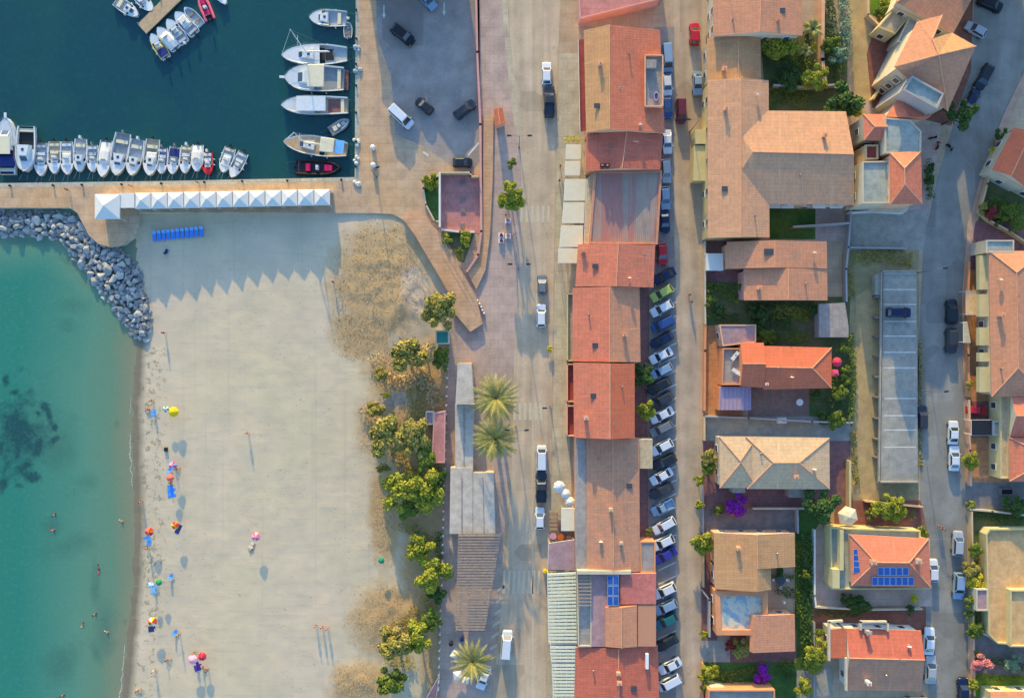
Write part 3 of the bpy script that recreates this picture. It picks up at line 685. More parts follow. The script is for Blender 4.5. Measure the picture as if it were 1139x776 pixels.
def corr():
    t = NT('corrugated'); sp = t.n('ShaderNodeSeparateXYZ'); t.l(t.tc.outputs['Object'], sp.inputs[0])
    mp = t.n('ShaderNodeMapping'); t.l(t.tc.outputs['Object'], mp.inputs['Vector']); mp.inputs['Scale'].default_value = (.5, .03, 1)
    col = t.mix(t.ramp(t.noise(1.2, 4, mp.outputs[0]), .46, .54), c(182, 126, 112), c(170, 152, 134))
    col = t.mix(t.ramp(t.noise(.5, 5), .4, .75, 0, .5), col, c(150, 118, 108))
    t.bump(t.math('SINE', t.math('MULTIPLY', sp.outputs[0], 2*PI/.35)), .4, .04)
    return t.done(col, .6, .3, .2)
M['corrugated'] = corr()
flat(r, [(661.5,190.5),(736.5,189.5),(731.5,271.5),(655,271)], 4.6, 'corrugated', 'w_peach', par=.25, th=.35, pm='trim')
r = house('bright coral roofed building with a rooftop aerial on its east slope', (685, 295), 'terrace_house', 'building', ROW)
o = blk(r, [(643,271.8),(728.7,273),(727,319.5),(640,318.7)], [(688,271),(685.4,317.5)], 5.2, 7.0, 't_coral', 'w_orange')
chimney(o, r, 649, 279, 5.4, .8, .35, 'trim')
p = P(717,284,6)-r.location; MB().tube((p.x, p.y, 5.3), (p.x, p.y, 8.6), .05).tube((p.x-.7, p.y, 8.3), (p.x+.7, p.y, 8.3), .03).tube((p.x-.5, p.y, 7.9), (p.x+.5, p.y, 7.9), .03).tube((p.x, p.y-.6, 8.5), (p.x, p.y+.6, 8.5), .03).build('aerial', M['steel'], o)
r = house('long coral and brown roofed building with a white furnished balcony strip', (675, 360), 'terrace_house', 'building', ROW)
o = blk(r, [(637,320),(711.5,319.2),(712.5,402.6),(636.7,401.8)], [(678,318.3),(678.2,401.4)], 5.0, 6.8, 't_coral', 'w_yellow')
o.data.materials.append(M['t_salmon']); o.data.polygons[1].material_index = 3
def balcony(r, pts, fm, wm, z=2.9):
    mb = MB().prism([P(x, y, z) for x, y in pts], 0, z, 0, 1); mb.v = [v-r.location for v in mb.v]; b_ = mb.build('balcony', [M[wm], M[fm]], r)
    mb = MB(); q = [P(x, y, z) for x, y in pts]
    for a, b in zip(q, q[1:]):
        m_ = (a+b)/2-r.location; e = b-a; mb.box(m_.x, m_.y, z+.4, e.length/2+.08, .09, .4, math.atan2(e.y, e.x))
    mb.build('parapet', M[wm], b_); return b_
balcony(r, [(637.5,327),(631,327),(631,401),(637.5,401)], 'roof_grey', 'w_yellow')
r = house('orange roofed building with a brighter orange east slope and one small chimney', (672, 445), 'terrace_house', 'building', ROW)
o = blk(r, [(637.6,403.2),(706,404.5),(706,486.8),(638.5,486.8)], [(678.6,402.2),(678.6,487.2)], 5.4, 7.4, 't_coral', 'w_orange')
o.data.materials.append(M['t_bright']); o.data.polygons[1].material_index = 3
chimney(o, r, 652, 465, 6.1, 1.2, .3)
balcony(r, [(638,405),(630.8,405),(630.8,446),(638,446)], 'terrace_red', 'w_peach'); balcony(r, [(638.5,451),(630.5,451),(630.5,484),(638.5,484)], 'terrace_red', 'w_peach')
r = house('long low brown roofed building half in shade, beige flat strip on its west edge', (680, 560), 'terrace_house', 'building', ROW)
o = blk(r, [(652.5,487.6),(711,487.6),(711.8,635.3),(653,635.3)], [(681.5,487.6),(682.5,635.3)], 3.9, 4.9, 't_brown', 'w_peach', ov=.05)
flat(r, [(639.5,487.6),(652.7,487.6),(653.2,635.3),(640.5,635.3)], 3.7, 'roof_grey', 'w_peach', par=0, rname='side_roof')
flat(r, [(710.5,488.5),(726,488.5),(726,521),(710.5,521)], 3.5, 'roof_beige', 'w_cream', par=0, rname='annex_roof'); flat(r, [(712,602),(729,602),(729,637),(712.5,637)], 3.7, 'roof_grey', 'w_orange', par=.15, rname='annex_roof')
chimney(o, r, 679.6, 567, 4.8, .9, .28); chimney(o, r, 691, 604, 4.5, .6, .25)
r = house('brown and mauve patchwork roofed building carrying one block of solar panels', (690, 677), 'terrace_house', 'building', ROW)
flat(r, [(641.5,636),(658,636),(658,719),(643,719)], 3.6, 'roof_grey', 'w_cream', par=.3, rname='side_terrace')
flat(r, [(658,636.5),(730,637),(730,719),(658,719)], 4.0, 'roof_mauve', 'w_orange', par=0, rname='main_roof')
o = blk(r, [(673.5,675),(708.5,673),(708.5,719),(673.5,719)], [(691.5,674),(691.5,719)], 4.5, 5.1, 't_salmon', 'w_orange', base=3.9, ov=.02, rname='roof', win=False)
mb = MB().prism([P(x, y, 4.4) for x, y in [(690,637.5),(729.6,637.5),(729.6,671.5),(690,671.5)]], 3.9, 4.4, 0, 1); mb.v = [v-r.location for v in mb.v]; mb.build('roof', [M['w_orange'], M['roof_red']], r)
mb = MB().prism([P(x, y, 4.3) for x, y in [(709.5,672.5),(729.6,672.5),(729.6,718.5),(709.5,718.5)]], 3.9, 4.3, 0, 1); mb.v = [v-r.location for v in mb.v]; mb.build('roof', [M['w_orange'], M['t_brown']], r)
panel(o, r, [(675.5,639,4.6),(688.5,639,4.9),(688.5,673.5,4.9),(675.5,673.5,4.6)], 2, 3)
mb = MB(); a_, b_ = P(642,636.5,5)-r.location, P(702,636.5,5)-r.location; mb.box((a_.x+b_.x)/2, a_.y, 4.3, (b_.x-a_.x)/2, .3, .7); mb.build('party_wall', M['w_cream'], r)
mb = MB()
for k in range(9):
    p = P(650,641+k*4,4.6)-r.location; mb.box(p.x, p.y, 4.6, 1.25, .09, .06)
mb.build('pergola', M['wood_grey'], r)
r = house('southernmost red roofed building of the row, long white vent on its east slope', (687, 760), 'terrace_house', 'building', ROW)
o = blk(r, [(640,719.5),(731.5,717),(734,806),(638,806)], [(688,719),(688.5,806)], 5.0-1.8, 4.4, 't_red', 'w_orange')
chimney(o, r, 688, 749, 4.2, .7, .3, 'w_peach'); chimney(o, r, 689, 759.5, 4.2, .8, .35, 'w_peach')
p = P(719.7,735,4.3)-r.location; MB().box(p.x, p.y, 4.0, .26, 1.3, .5).build('vent', M['white'], o)
# awnings and pergolas on the west side of the row
def canopy(label, pts, z, m, group=None, slats=0, legm='white', name='awning', cat='awning'):
    q = [P(x, y, z) for x, y in pts]; ctr = sum(q, Vector())/len(q); r = thing(name, label, cat, (ctr.x, ctr.y, 0), 0, group)
    loc = Vector(r.location)
    mb = MB()
    if slats:
        n_ = slats
        for k in range(n_):
            u0, u1 = k/n_, (k+.62)/n_
            a = [q[0].lerp(q[3], u0), q[1].lerp(q[2], u0), q[1].lerp(q[2], u1), q[0].lerp(q[3], u1)]
            mb.prism([p-loc for p in a], z, z+.1, 0, 0, True)
    else:
        mb.prism([p-loc for p in q], z-.06, z, 0, 0, True)
    mb.build('canopy', M[m], r)
    fr = MB(); qq = [p-loc for p in q]
    for a, b in zip(qq, qq[1:]+qq[:1]): fr.tube((a.x, a.y, z-.12), (b.x, b.y, z-.12), .06, .06, 5)
    if slats:
        for k in range(4):
            u = (k+.5)/4; fr.tube(qq[0].lerp(qq[1], u)-Vector((0, 0, .08)), qq[3].lerp(qq[2], u)-Vector((0, 0, .08)), .06, .06, 5)
    fr.build('frame', M[legm], r)
    inn = offset(qq, .12)
    for p in inn[:4]: MB().tube((p.x, p.y, .0), (p.x, p.y, z-.13), .06, .06, 6).build('post', M[legm], r)
    return r
for lab, pts in (('cream awning panel nearest the yellow flower trough, northernmost of the café awnings', [(630,161),(646.5,161),(646,177),(629.5,177)]), ('small cream awning panel second from the yellow flower trough', [(629,179.5),(645.5,179.5),(645,195),(628.5,195)]),
                 ('wide cream awning panel just north of the middle of the café awnings', [(628.6,199.4),(652,199.4),(651,223),(627.5,223)]), ('wide cream awning panel in the middle beside the corrugated shed', [(627,225.5),(650.5,225.5),(649.5,248),(625.5,248)]),
                 ('wide cream awning panel near the north corner of the aerial topped building', [(624.5,251),(648.8,251),(648,274.5),(622.5,274.5)]), ('short cream awning panel, southernmost of the café awnings', [(621.5,276.5),(642.5,276.5),(642,292.5),(621,292.5)])):
    canopy(lab, pts, 3.0, 'awning', 'cream café awnings along the row')
canopy('pale plaster canopy roof between the awnings and the corrugated shed', [(653,200),(661,192),(655,271),(649.6,271)], 3.3, 'roof_beige')
canopy('square beige awning beside the three round white parasols', [(624.5,565),(639,565),(639,590),(624.5,590)], 3.0, 'awning')
canopy('open brown timber terrace frame west of the square beige awning', [(611.5,569),(620,569),(620,591),(611.5,591)], 2.6, 'wood', slats=5, legm='wood')
canopy('dusty red flat terrace roof north of the striped canopies', [(610.5,604),(639,600),(639,634),(609.5,632.5)], 2.9, 'roof_mauve')
for lab, pts, k in (('longest striped pale green slatted canopy, directly below the red terrace roof', [(609,638),(640.5,636.5),(641.5,716),(610.5,716)], 20), ('middle striped pale green slatted canopy', [(612,718.5),(641,718.5),(640,737),(613.5,737)], 5), ('striped pale green slatted canopy running off the bottom edge', [(614,738.5),(639.8,738.5),(638.5,790),(616,790)], 14)):
    canopy(lab, pts, 3.1, 'slat_green', 'striped canopies along the main road', slats=k)
# --- promenade buildings
r = house('long low promenade building, pale sheet roof stepped down from a narrow taller end', (520, 500), 'beach_bar', 'building')
flat(r, [(509,404),(524.5,404),(527.5,450),(506.5,450)], 4.6, 'roof_pale', 'w_tan', par=0, rname='upper_roof')
flat(r, [(506,450.5),(527,450.5),(526,520),(506.5,520)], 2.3, 'roof_pale', 'w_cream', par=0, rname='roof')
flat(r, [(501,520),(526,520),(526,593.5),(500,593.5)], 2.5, 'roof_pale', 'w_cream', par=0, rname='side_roof')
flat(r, [(526.2,525.5),(549,525.5),(551,593.5),(526.3,593.5)], 2.6, 'roof_pale', 'w_cream', par=0, rname='main_roof')
mb = MB()
for x0, x1 in ((513.5,513.5),(537,538.5)):
    a_, b_ = P(x0,530,2.65)-r.location, P(x1,592,2.65)-r.location; mb.tube(a_, b_, .07)
a_, b_ = P(516,452,2.4)-r.location, P(516,518,2.4)-r.location; mb.tube(a_, b_, .06)
mb.build('roof_seam', M['roof_grey'], r)
canopy('grey brown slatted timber pergola tapering south along the promenade', [(510,594.5),(557.6,594.5),(539,702),(507,702)], 3.2, 'wood_grey', slats=34, legm='wood_grey', name='pergola', cat='pergola')
r = house('small beach kiosk with a teal roof among the bushes', (492, 375), 'kiosk', 'kiosk'); flat(r, [(484.5,367.5),(499.5,367.5),(499.5,382.5),(484.5,382.5)], 2.4, 'teal', 'w_cream', par=.08)
r = house('narrow salmon roofed changing hut with a small square side room', (488, 485), 'beach_hut', 'hut')
flat(r, [(482.5,459),(495.5,457),(494.5,514.5),(480,514.5)], 2.5, 'terra_pink', 'w_pink', par=.06); flat(r, [(473.5,457.5),(482.4,457.5),(482.4,472),(473.5,472)], 2.2, 'roof_mauve', 'w_cream', par=.2, rname='side_roof')
r = house('small kiosk with an orange roof at the north end of the tan walkway', (553, 130), 'kiosk', 'kiosk')
o = blk(r, [(549,122),(559,120),(562,137),(551,141)], [(554,121),(556.5,139)], 2.4, 3.0, 't_bright', 'w_peach', ov=.15)
# --- houses east of the side street
EAST = 'houses between the side street and the back road'
r = house('salmon gabled house cut by the top edge, beside the red car', (843, 10), group=EAST)
o = blk(r, [(793,-48),(893,-48),(892.5,39.5),(794,40.5)], [(848,-48),(845,35.5)], 6.4, 8.2, 't_salmon', 'w_cream')
p = P(812,10,7.6)-r.location; MB().tube((p.x, p.y+3, 6.9), (p.x, p.y+3, 10.2), .05).tube((p.x-.6, p.y+3, 9.8), (p.x+.6, p.y+3, 9.8), .03).build('aerial', M['steel'], o); chimney(o, r, 866, 22, 7.4, .5, .25, 'trim')
r = house('lower tan gabled house half in shade, between salmon house and L shaped house', (816, 65), group=EAST)
blk(r, [(786.5,43),(846,43),(846.5,92),(787,90)], [(821,42),(821.4,89)], 4.6, 6.0, 't_tan', 'w_cream')
r = house('big L shaped house, long peach roof with a wide wing half lit half mauve', (860, 180), group=EAST)
blk(r, [(787,89),(855,89.5),(856,264),(787.5,264.5)], [(824.4,87.5),(824.4,262.5)], 6.0, 7.2, 't_peach', 'w_yellow')
o = blk(r, [(801.5,122.6),(941,124),(950,228),(801.5,226.5)], [(837.5,169),(951,171.5)], 6.05, 7.75, 't_peach', 'w_cream', axis='h', hip=(1, 0), rname='wing_roof', hcap=(0, 0))
mb = MB(); org = Vector(r.location)
for pts, z in (([(773,144),(786,144),(786,160),(773,160)], 3.0), ([(772,162),(786,162),(786,201),(771,201)], 2.7)):
    mb.prism([P(x, y, z)-org for x, y in pts], 0, z)
mb.build('balcony', M['w_yellow'], r)
mb = MB()
for x in (861, 876, 911, 930):
    p = P(x, 228.5, 4.4)-org; mb.box(p.x, p.y, 4.4, 1.1, .5, .08)
mb.build('window_canopy', M['w_white'], r)
r = house('double fronted orange house with two stepped gables, beside a square white awning', (870, 300), group=EAST)
o = blk(r, [(808.7,269),(919.6,268.5),(920,298.5),(808.7,298.5)], [(862,263.6),(862,297.5)], 5.2, 6.9, 't_salmon', 'w_peach')
p = P(855,280,6.6)-org; p = P(855,280,6.7)-r.location; MB().box(p.x, p.y, 6.75, .8, .5, .12).build('skylight', M['pane'], o)
blk(r, [(827,299.2),(920,299.2),(920.5,334),(827.6,334)], [(877,298),(877,334)], 5.0, 6.6, 't_salmon', 'w_pink')
o = canopy('square white awning in the maroon front yard of the double fronted house', [(785.5,282),(804.5,282),(804.5,300.6),(785.5,300.6)], 2.6, 'fabric_white')
r = house('grey flat roofed garden shed with one sunlit beige corner', (928, 355), 'garden_shed', 'shed'); flat(r, [(911,338),(940,336.5),(944,362),(944,375),(911,375)], 2.4, 'roof_grey', 'w_grey', par=0)
r = house('bright orange house with hipped east end, mauve and lilac flat roofs streetside', (865, 410), group=EAST)
o = blk(r, [(849,384.5),(925,386.5),(925,431.5),(849,433)], [(850,408),(903.5,409)], 4.6, 5.8, 't_bright', 'w_orange', axis='h', hip=(0, 1))
chimney(o, r, 853, 427, 4.9, .5, .22, 'w_white')
blk(r, [(824,381),(849.5,381),(849.5,431),(824,429.5)], [(824,404.3),(849.5,404.3)], 4.9, 6.1, 't_bright', 'w_orange', axis='h', rname='side_roof')
flat(r, [(800,361),(841,361),(841,380.5),(804,385)], 3.4, 'roof_mauve', 'w_peach', par=.12, rname='flat_roof')
flat(r, [(804,387),(824,387),(824,428),(803,428)], 3.0, 'roof_grey', 'w_orange', par=.5, rname='terrace')
flat(r, [(800.5,430),(835.5,430),(835.5,456),(799.5,456)], 2.9, 'lilac', 'w_orange', par=0, rname='lean_to_roof')
mb = MB()
for k in range(8):
    a_, b_ = P(802+k*4.5,430.5,2.95)-r.location, P(801.5+k*4.5,455.5,2.95)-r.location; mb.tube(a_, b_, .06)
mb.build('roof_rib', M['roof_mauve'], r)
for lab, x, y, a in (('white sun lounger on the grey roof terrace, nearer the mauve roof', 816, 397, .9), ('white sun lounger on the grey roof terrace, nearer the lilac roof', 817.5, 412.5, -.6)):
    p = P(x, y, 3.0); t_ = thing('sun_lounger', lab, 'sun lounger', p, a, 'white loungers on the roof terrace')
    MB().box(0, 0, .36, .62, .33, .06).build('seat', M['white'], t_); MB().box(.85, 0, .5, .3, .33, .05).build('backrest', M['white'], t_)
    for sx in (-.5, .5):
        for sy in (-.25, .25): MB().box(sx, sy, .15, .03, .03, .15).build('leg', M['white'], t_)
r = house('beige hip roofed villa with cream ridges beside the bougainvillea', (862, 515), 'villa', 'house', EAST)
blk(r, [(800,485.3),(842,485.5),(842,542.5),(800.5,542.5)], [(823.5,512.6),(824,514)], 4.7, 5.8, 't_beige', 'w_cream', hip=(1, 1), rname='side_roof')
blk(r, [(829.5,485.5),(922.5,486.8),(923,543.8),(831,543.5)], [(860,514.4),(889,514.4)], 4.8, 6.1, 't_beige', 'w_cream', axis='h', hip=(1, 1))
mb = MB(); org = Vector(r.location)
for pts in ([(815,541.5),(829,541.5),(829,548),(815,548)], [(878,543),(908,543),(908,553),(878,553)]): mb.prism([P(x, y, 2.7)-org for x, y in pts], 0, 2.7)
mb.build('porch', M['roof_grey'], r)
r = house('tan and grey gabled house south of the grey yard, lower terrace painted blue', (838, 640), group=EAST)
blk(r, [(794,592.3),(884,592.5),(884.5,630),(794.5,630)], [(842.5,592),(842.8,630)], 4.2, 5.6, 't_tan', 'w_peach')
blk(r, [(794.5,629.9),(857.5,630),(857.8,655.5),(795,655)], [(842.8,630),(842.8,655.5)], 4.21, 5.6, 't_tan', 'w_peach', rname='side_roof', caps=False)
def bluefloor():
    t = NT('painted_floor'); f = t.noise(.55, 3)
    col = t.mix(t.ramp(f, .52, .58), c(214, 204, 176), c(150, 180, 184)); col = t.mix(t.ramp(t.noise(.8, 3), .56, .62, 0, .6), col, c(120, 152, 176)); col = t.mix(t.ramp(t.noise(2.5, 5, rough=.7), .5, .7, 0, .4), col, c(180, 176, 160))
    return t.done(col, .7)
M['painted_floor'] = bluefloor()
flat(r, [(795,656.8),(854,656.8),(854,686),(837,706),(797,706)], 3.4, 'painted_floor', 'w_orange', par=.6, th=.9, rname='roof_terrace')
blk(r, [(834.5,683),(884,683),(884.5,724),(834,724)], [(838,682.5),(838,724.5)], 3.7, 4.5, 't_salmon', 'w_peach', rname='annex_roof', caps=False)
r = house('cream edged roof corner of a house cut by the bottom edge', (825, 790), group=EAST)
flat(r, [(788,767),(862,767),(862,830),(788,830)], 3.2, 'roof_grey', 'w_orange', par=.4)
mb = MB().prism([P(x, y, 2.8)-r.location for x, y in [(790,764),(806,764),(806,768),(790,768)]], 0, 2.8); mb.build('porch', M['w_cream'], r)
r = house('hip roofed house with blue solar panels on two orange slopes', (985, 625), 'villa', 'house', EAST)
flat(r, [(923.5,586.5),(1024,590),(1024,597),(1034,600),(1034,655),(925,655.5)], 2.7, 'deck_green', 'w_yellow', par=.55, win=False, rname='terrace')
o = blk(r, [(945.4,594),(1033,598.5),(1035.6,653.5),(947,651)], [(974,625),(1011,625.5)], 4.6, 6.3, 't_coral', 'w_cream', axis='h', hip=(1, 1), base=2.7)
mb = MB(); org = Vector(r.location)
mb.prism([P(x, y, 4.4)-org for x, y in [(934.5,590),(938.5,590),(938.5,634),(934.5,634)]], 0, 4.4); mb.prism([P(x, y, 4.3)-org for x, y in [(926,633),(934,633),(934,654),(926,654)]], 0, 4.3); mb.build('stair_wall', M['w_yellow'], r)
panel(o, r, [(976,630,6.00),(1010.5,630,6.00),(1010.5,640,5.45),(976,640,5.45)], 5, 1); panel(o, r, [(969.5,640.6,5.40),(1016.5,640.6,5.40),(1016.5,651,4.85),(969.5,651,4.85)], 7, 1)
panel(o, r, [(948.6,610,4.75),(959,610,5.25),(959,637,5.25),(948.6,637,4.75)], 1, 4); panel(o, r, [(960,619,5.30),(966.5,619,5.70),(966.5,628.5,5.70),(960,628.5,5.30)], 1, 1)
chimney(o, r, 972, 625, 5.9, .8, .4, 'w_peach'); chimney(o, r, 1022, 624, 5.2, 1.2, .4)
r = house('red and brown gabled house with cream edging at the bottom, beside two parked white cars', (972, 733), group=EAST)
o = blk(r, [(941,698.5),(1024.5,701),(1025,768),(941.5,767)], [(941,731.5),(1025.3,733.5)], 4.0, 5.3, 't_red', 'w_white', axis='h')
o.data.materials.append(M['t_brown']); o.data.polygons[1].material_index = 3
chimney(o, r, 967, 704, 5.0, .7, .35, 'w_grey'); chimney(o, r, 967, 760, 5.3, .7, .3, 'w_white')
blk(r, [(923,699),(941.2,698.5),(941.2,731.5),(923.5,731)], [(924,698.5),(924,731)], 4.4, 4.7, 't_bright', 'w_cream', rname='side_roof', caps=False)
mb = MB(); org = Vector(r.location)
def rail(mb, pts, z, org, w_=.16, h_=.3):
    q = [P(x, y, z) for x, y in pts]
    for a, b in zip(q, q[1:]):
        m_ = (a+b)/2-org; e = b-a; mb.box(m_.x, m_.y, z, e.length/2+w_, w_, h_, math.atan2(e.y, e.x))
rail(mb, [(922,733),(922,691),(936,690)], 4.5, org); rail(mb, [(957,699),(957,691),(987,691),(987,700)], 4.5, org); rail(mb, [(941,732),(941,766)], 4.9, org); mb.build('parapet', M['w_cream'], r)
# --- cluster by the top right bend
NE = 'houses of the cluster at the upper right bend'
r = house('brown red roofed house at the top of the upper right cluster', (1040, 10), group=NE)
blk(r, [(994,7),(1020,-40),(1098,-32),(1060,38)], [(1007,-18),(1050,18)], 6.2, 7.6, 't_salmon', 'w_cream', axis='h')
flat(r, [(994,10),(1012,18),(996,38),(977,30)], 4.0, 'roof_beige', 'w_yellow', par=.3, rname='flat_roof')
flat(r, [(1012,18),(1023,23),(1011,52),(999,46)], 4.6, 'deck_green', 'w_cream', par=.2, rname='terrace')
r = house('orange cross gabled house with a long pale terrace in its south slope', (1040, 65), group=NE)
o = blk(r, [(1022,22),(1049,18),(1086,51),(1056,127)], [(994.5,74.5),(1085.5,51.5)], 6.2, 8.6, 't_salmon', 'w_cream', axis='h', win=False) if False else None
q = {'a': (994.5,74.5,12.30), 'b': (1085.5,51.5,12.30), 'n0': (1020,24,10.20), 'n1': (1048,17,10.40), 'v': (1037,43,11.60), 'n2': (1059,36.5,10.60), 's0': (1004,83,10.60), 's1': (1054,124,10.00)}
W = {k: P(*v) for k, v in q.items()}
mb = MB()
def rf(names, mi=0): mb.face([W[n] for n in names], mi, True)
W['m'] = P(1044,61,12.45)
rf(['a','n0','v','m']); rf(['n0','n1','v']); rf(['v','n2','b','m'], 1); rf(['a','m','s1','s0']); rf(['m','b','s1'])
mb.v = [v-r.location for v in mb.v]; o = mb.build('roof', [M['t_salmon'], M['t_tan']], r); add_uv(o.data)
wp = [P(x, y, 10.0) for x, y in [(996,76),(1020,27),(1036,41),(1058,39),(1082,53),(1052,121)]]
wb = MB().prism(offset(wp, .2), 0, 10.0); wb.v = [v-r.location for v in wb.v]; wb.build('wall', M['w_cream'], r); windows(r, wp, 0, 10.0, 3)
cb = MB()
for a, b in (('a','m'),('m','b'),('v','m'),('m','s1'),('v','n1')): cb.tube(W[a]-r.location+Vector((0,0,.06)), W[b]-r.location+Vector((0,0,.06)), .13, .13, 5)
cb.build('ridge_tiles', M['cap'], o)
flat(r, [(1014.5,84),(1050,104),(1043,121),(1005,100)], 11.2, 'deck_green', 'w_grey', par=.5, th=.25, rname='terrace', win=False)
r = house('small pyramid roofed house touching the pale terrace of the cross gabled house', (1010, 118), group=NE)
o = blk(r, [(1002,106),(1036,129),(1028,134),(985,130)], [(1010,131),(1012,131)], 7.6, 9.0, 't_coral', 'w_cream', axis='h', hip=(1, 1), caps=False)
W2 = [P(1002,105,5.6), P(1035,129,5.4), P(1014,133,6.2), P(985,129,5.4)]
r = house('small red hipped house with cream side walls west of the pale flat roof', (975, 142), group=NE)
blk(r, [(960,127),(984.5,127),(984.5,156.5),(961,156)], [(973,141),(984.4,141)], 7.8, 8.9, 't_coral', 'w_cream', axis='h', hip=(1, 0))
r = house('pale green flat roofed house under the pyramid roof, orange hip on its south side', (1005, 165), group=NE)
flat(r, [(984.5,131),(1012,133),(1025,146),(1024.5,172),(984.5,170)], 8.6, 'deck_green', 'w_cream', par=.25, rname='flat_roof')
o = blk(r, [(990,170),(1024.5,168),(1025.8,226.5),(990.5,227)], [(1006,187),(1006.4,205)], 9.4, 12.2, 't_coral', 'w_peach', hip=(1, 1))
flat(r, [(959.5,179.5),(991,179),(991,226),(959.5,226)], 7.8, 'deck_green', 'w_cream', par=.3, rname='terrace')
flat(r, [(963,161),(977,161),(977,177),(963,177)], 6.6, 'terrace_red', 'w_tan', par=.5, rname='porch_roof')
mb = MB(); mb.prism([P(x, y, 3.2)-r.location for x, y in [(966,228),(1012,228),(1008,236),(968,236)]], 2.9, 3.2, 0, 0, True)
mb.build('porch', M['w_cream'], r)
# --- east side of the back road
FE = 'houses east of the back road'
r = house('orange gabled house with a lilac lean-to roof, cut by the right edge above the bushes', (1128, 170), group=FE)
o = blk(r, [(1128,142),(1158,156),(1142,210),(1104,189)], [(1146,149),(1123,199)], 5.0, 6.4, 't_bright', 'w_cream')
flat(r, [(1116,198),(1126,192),(1160,205),(1155,218)], 3.4, 'lilac', 'w_cream', par=0, rname='lean_to_roof')
r = house('large orange roofed apartment house with a cream balcony front, on the right edge', (1122, 350), 'apartment_house', 'house', FE)
blk(r, [(1099.7,279),(1162,279),(1163,441),(1103,441)], [(1130.5,303),(1132.5,409)], 4.8, 6.8, 't_salmon', 'w_cream', hip=(1, 1))
flat(r, [(1097,267),(1128,267),(1128,281),(1097,281)], 4.8, 'deck_green', 'w_cream', par=.2, rname='flat_roof')
mb = MB(); org = Vector(r.location)
for z in (.9, 2.9):
    for y0, y1 in ((284,322),(327,352),(364,384),(392,402),(408,436)):
        pts = [(1089.5,y0),(1103,y0),(1103,y1),(1089.5,y1)]
        mb.prism([P(x, y, z+.9)-org for x, y in pts], z-.15, z+.9, 0, 0, True)
mb.build('balcony', M['w_yellow'], r)
r = house('orange roofed house with a valley, south of the balcony fronted apartment house', (1130, 470), group=FE)
blk(r, [(1124,437),(1178,437),(1178,486),(1123,486)], [(1124,462),(1178,462)], 4.4, 6.2, 't_coral', 'w_cream', axis='h')
blk(r, [(1122.5,486.5),(1178,486.5),(1178,535),(1123,535)], [(1150,500),(1150,520)], 4.4, 6.0, 't_coral', 'w_cream', hip=(1, 1), rname='side_roof')
flat(r, [(1113,440),(1123.5,440),(1122.5,532),(1113,532)], 3.4, 'roof_beige', 'w_yellow', par=.3, rname='flat_roof')
flat(r, [(1105,468),(1121,468),(1121,484),(1105,484)], 3.0, 'roof_grey', 'w_grey', par=.3, rname='porch_roof')
canopy('near black flat pergola roof beside the red car in the courtyard', [(1081,467),(1104,467),(1104,484),(1081,484)], 2.8, 'dark', name='pergola', cat='pergola')
canopy('ochre balcony awning at the foot of the apartment house', [(1075,323),(1090,323),(1090,350),(1075,350)], 2.7, 'roof_ochre')
canopy('pale ochre awning strip south of the balcony awning', [(1072,358),(1076,358),(1080,381),(1072,381)], 2.6, 'roof_beige')
r = house('ochre flat roofed house with yellow parapets at the lower right', (1125, 650), group=FE)
flat(r, [(1101,588),(1180,588),(1180,720),(1110,715.5),(1100,705),(1097,594)], 1.9, 'roof_ochre', 'w_yellow', par=.5, win=False)
flat(r, [(1124,656),(1178,656),(1178,719),(1124,719)], 3.0, 'roof_ochre', 'w_yellow', par=.45, base=1.8, rname='upper_roof')
flat(r, [(1086,655),(1099,655),(1099,679),(1086,679)], 2.6, 'roof_mauve', 'w_cream', par=.2, rname='porch_roof')
r = house('pink roof corner of a house cut by the bottom right corner', (1125, 790), group=FE)
blk(r, [(1101,769),(1180,769),(1180,830),(1101,830)], [(1101,800),(1180,800)], 3.6, 4.8, 't_salmon', 'w_yellow', axis='h')
# aerials, vents and small skylights scattered over the roofs
def clutter(roof, root, items):
    for k_, x, y, z in items:
        p = P(x, y, z)-Vector(root.location)
        if k_ == 'a': MB().tube((p.x, p.y, p.z-.5), (p.x, p.y, p.z+2.0), .04).tube((p.x-.6, p.y, p.z+1.7), (p.x+.6, p.y, p.z+1.7), .025).tube((p.x-.4, p.y, p.z+1.4), (p.x+.4, p.y, p.z+1.4), .025).build('aerial', M['steel'], roof)
        elif k_ == 'v': MB().tube((p.x, p.y, p.z-.4), (p.x, p.y, p.z+.45), .12, None, 8).tube((p.x, p.y, p.z+.45), (p.x, p.y, p.z+.55), .2, .12, 8).build('vent_pipe', M['steel'], roof)
        elif k_ == 'd':
            mb = MB(); mb.tube((p.x, p.y, p.z-.4), (p.x, p.y, p.z+.5), .04); mb.loft([[(p.x+q*math.cos(i*PI/5), p.y-.1-h_*.5, p.z+.55+q*math.sin(i*PI/5)) for i in range(10)] for q, h_ in ((.38, .25), (.2, .08), (.02, 0))], False); mb.build('satellite_dish', M['white'], roof)
        elif k_ == 's': MB().box(p.x, p.y, p.z+.06, .5, .4, .1).build('skylight', M['pane'], roof)
        else: chimney(roof, root, x, y, z, .8, .3, 'w_peach')
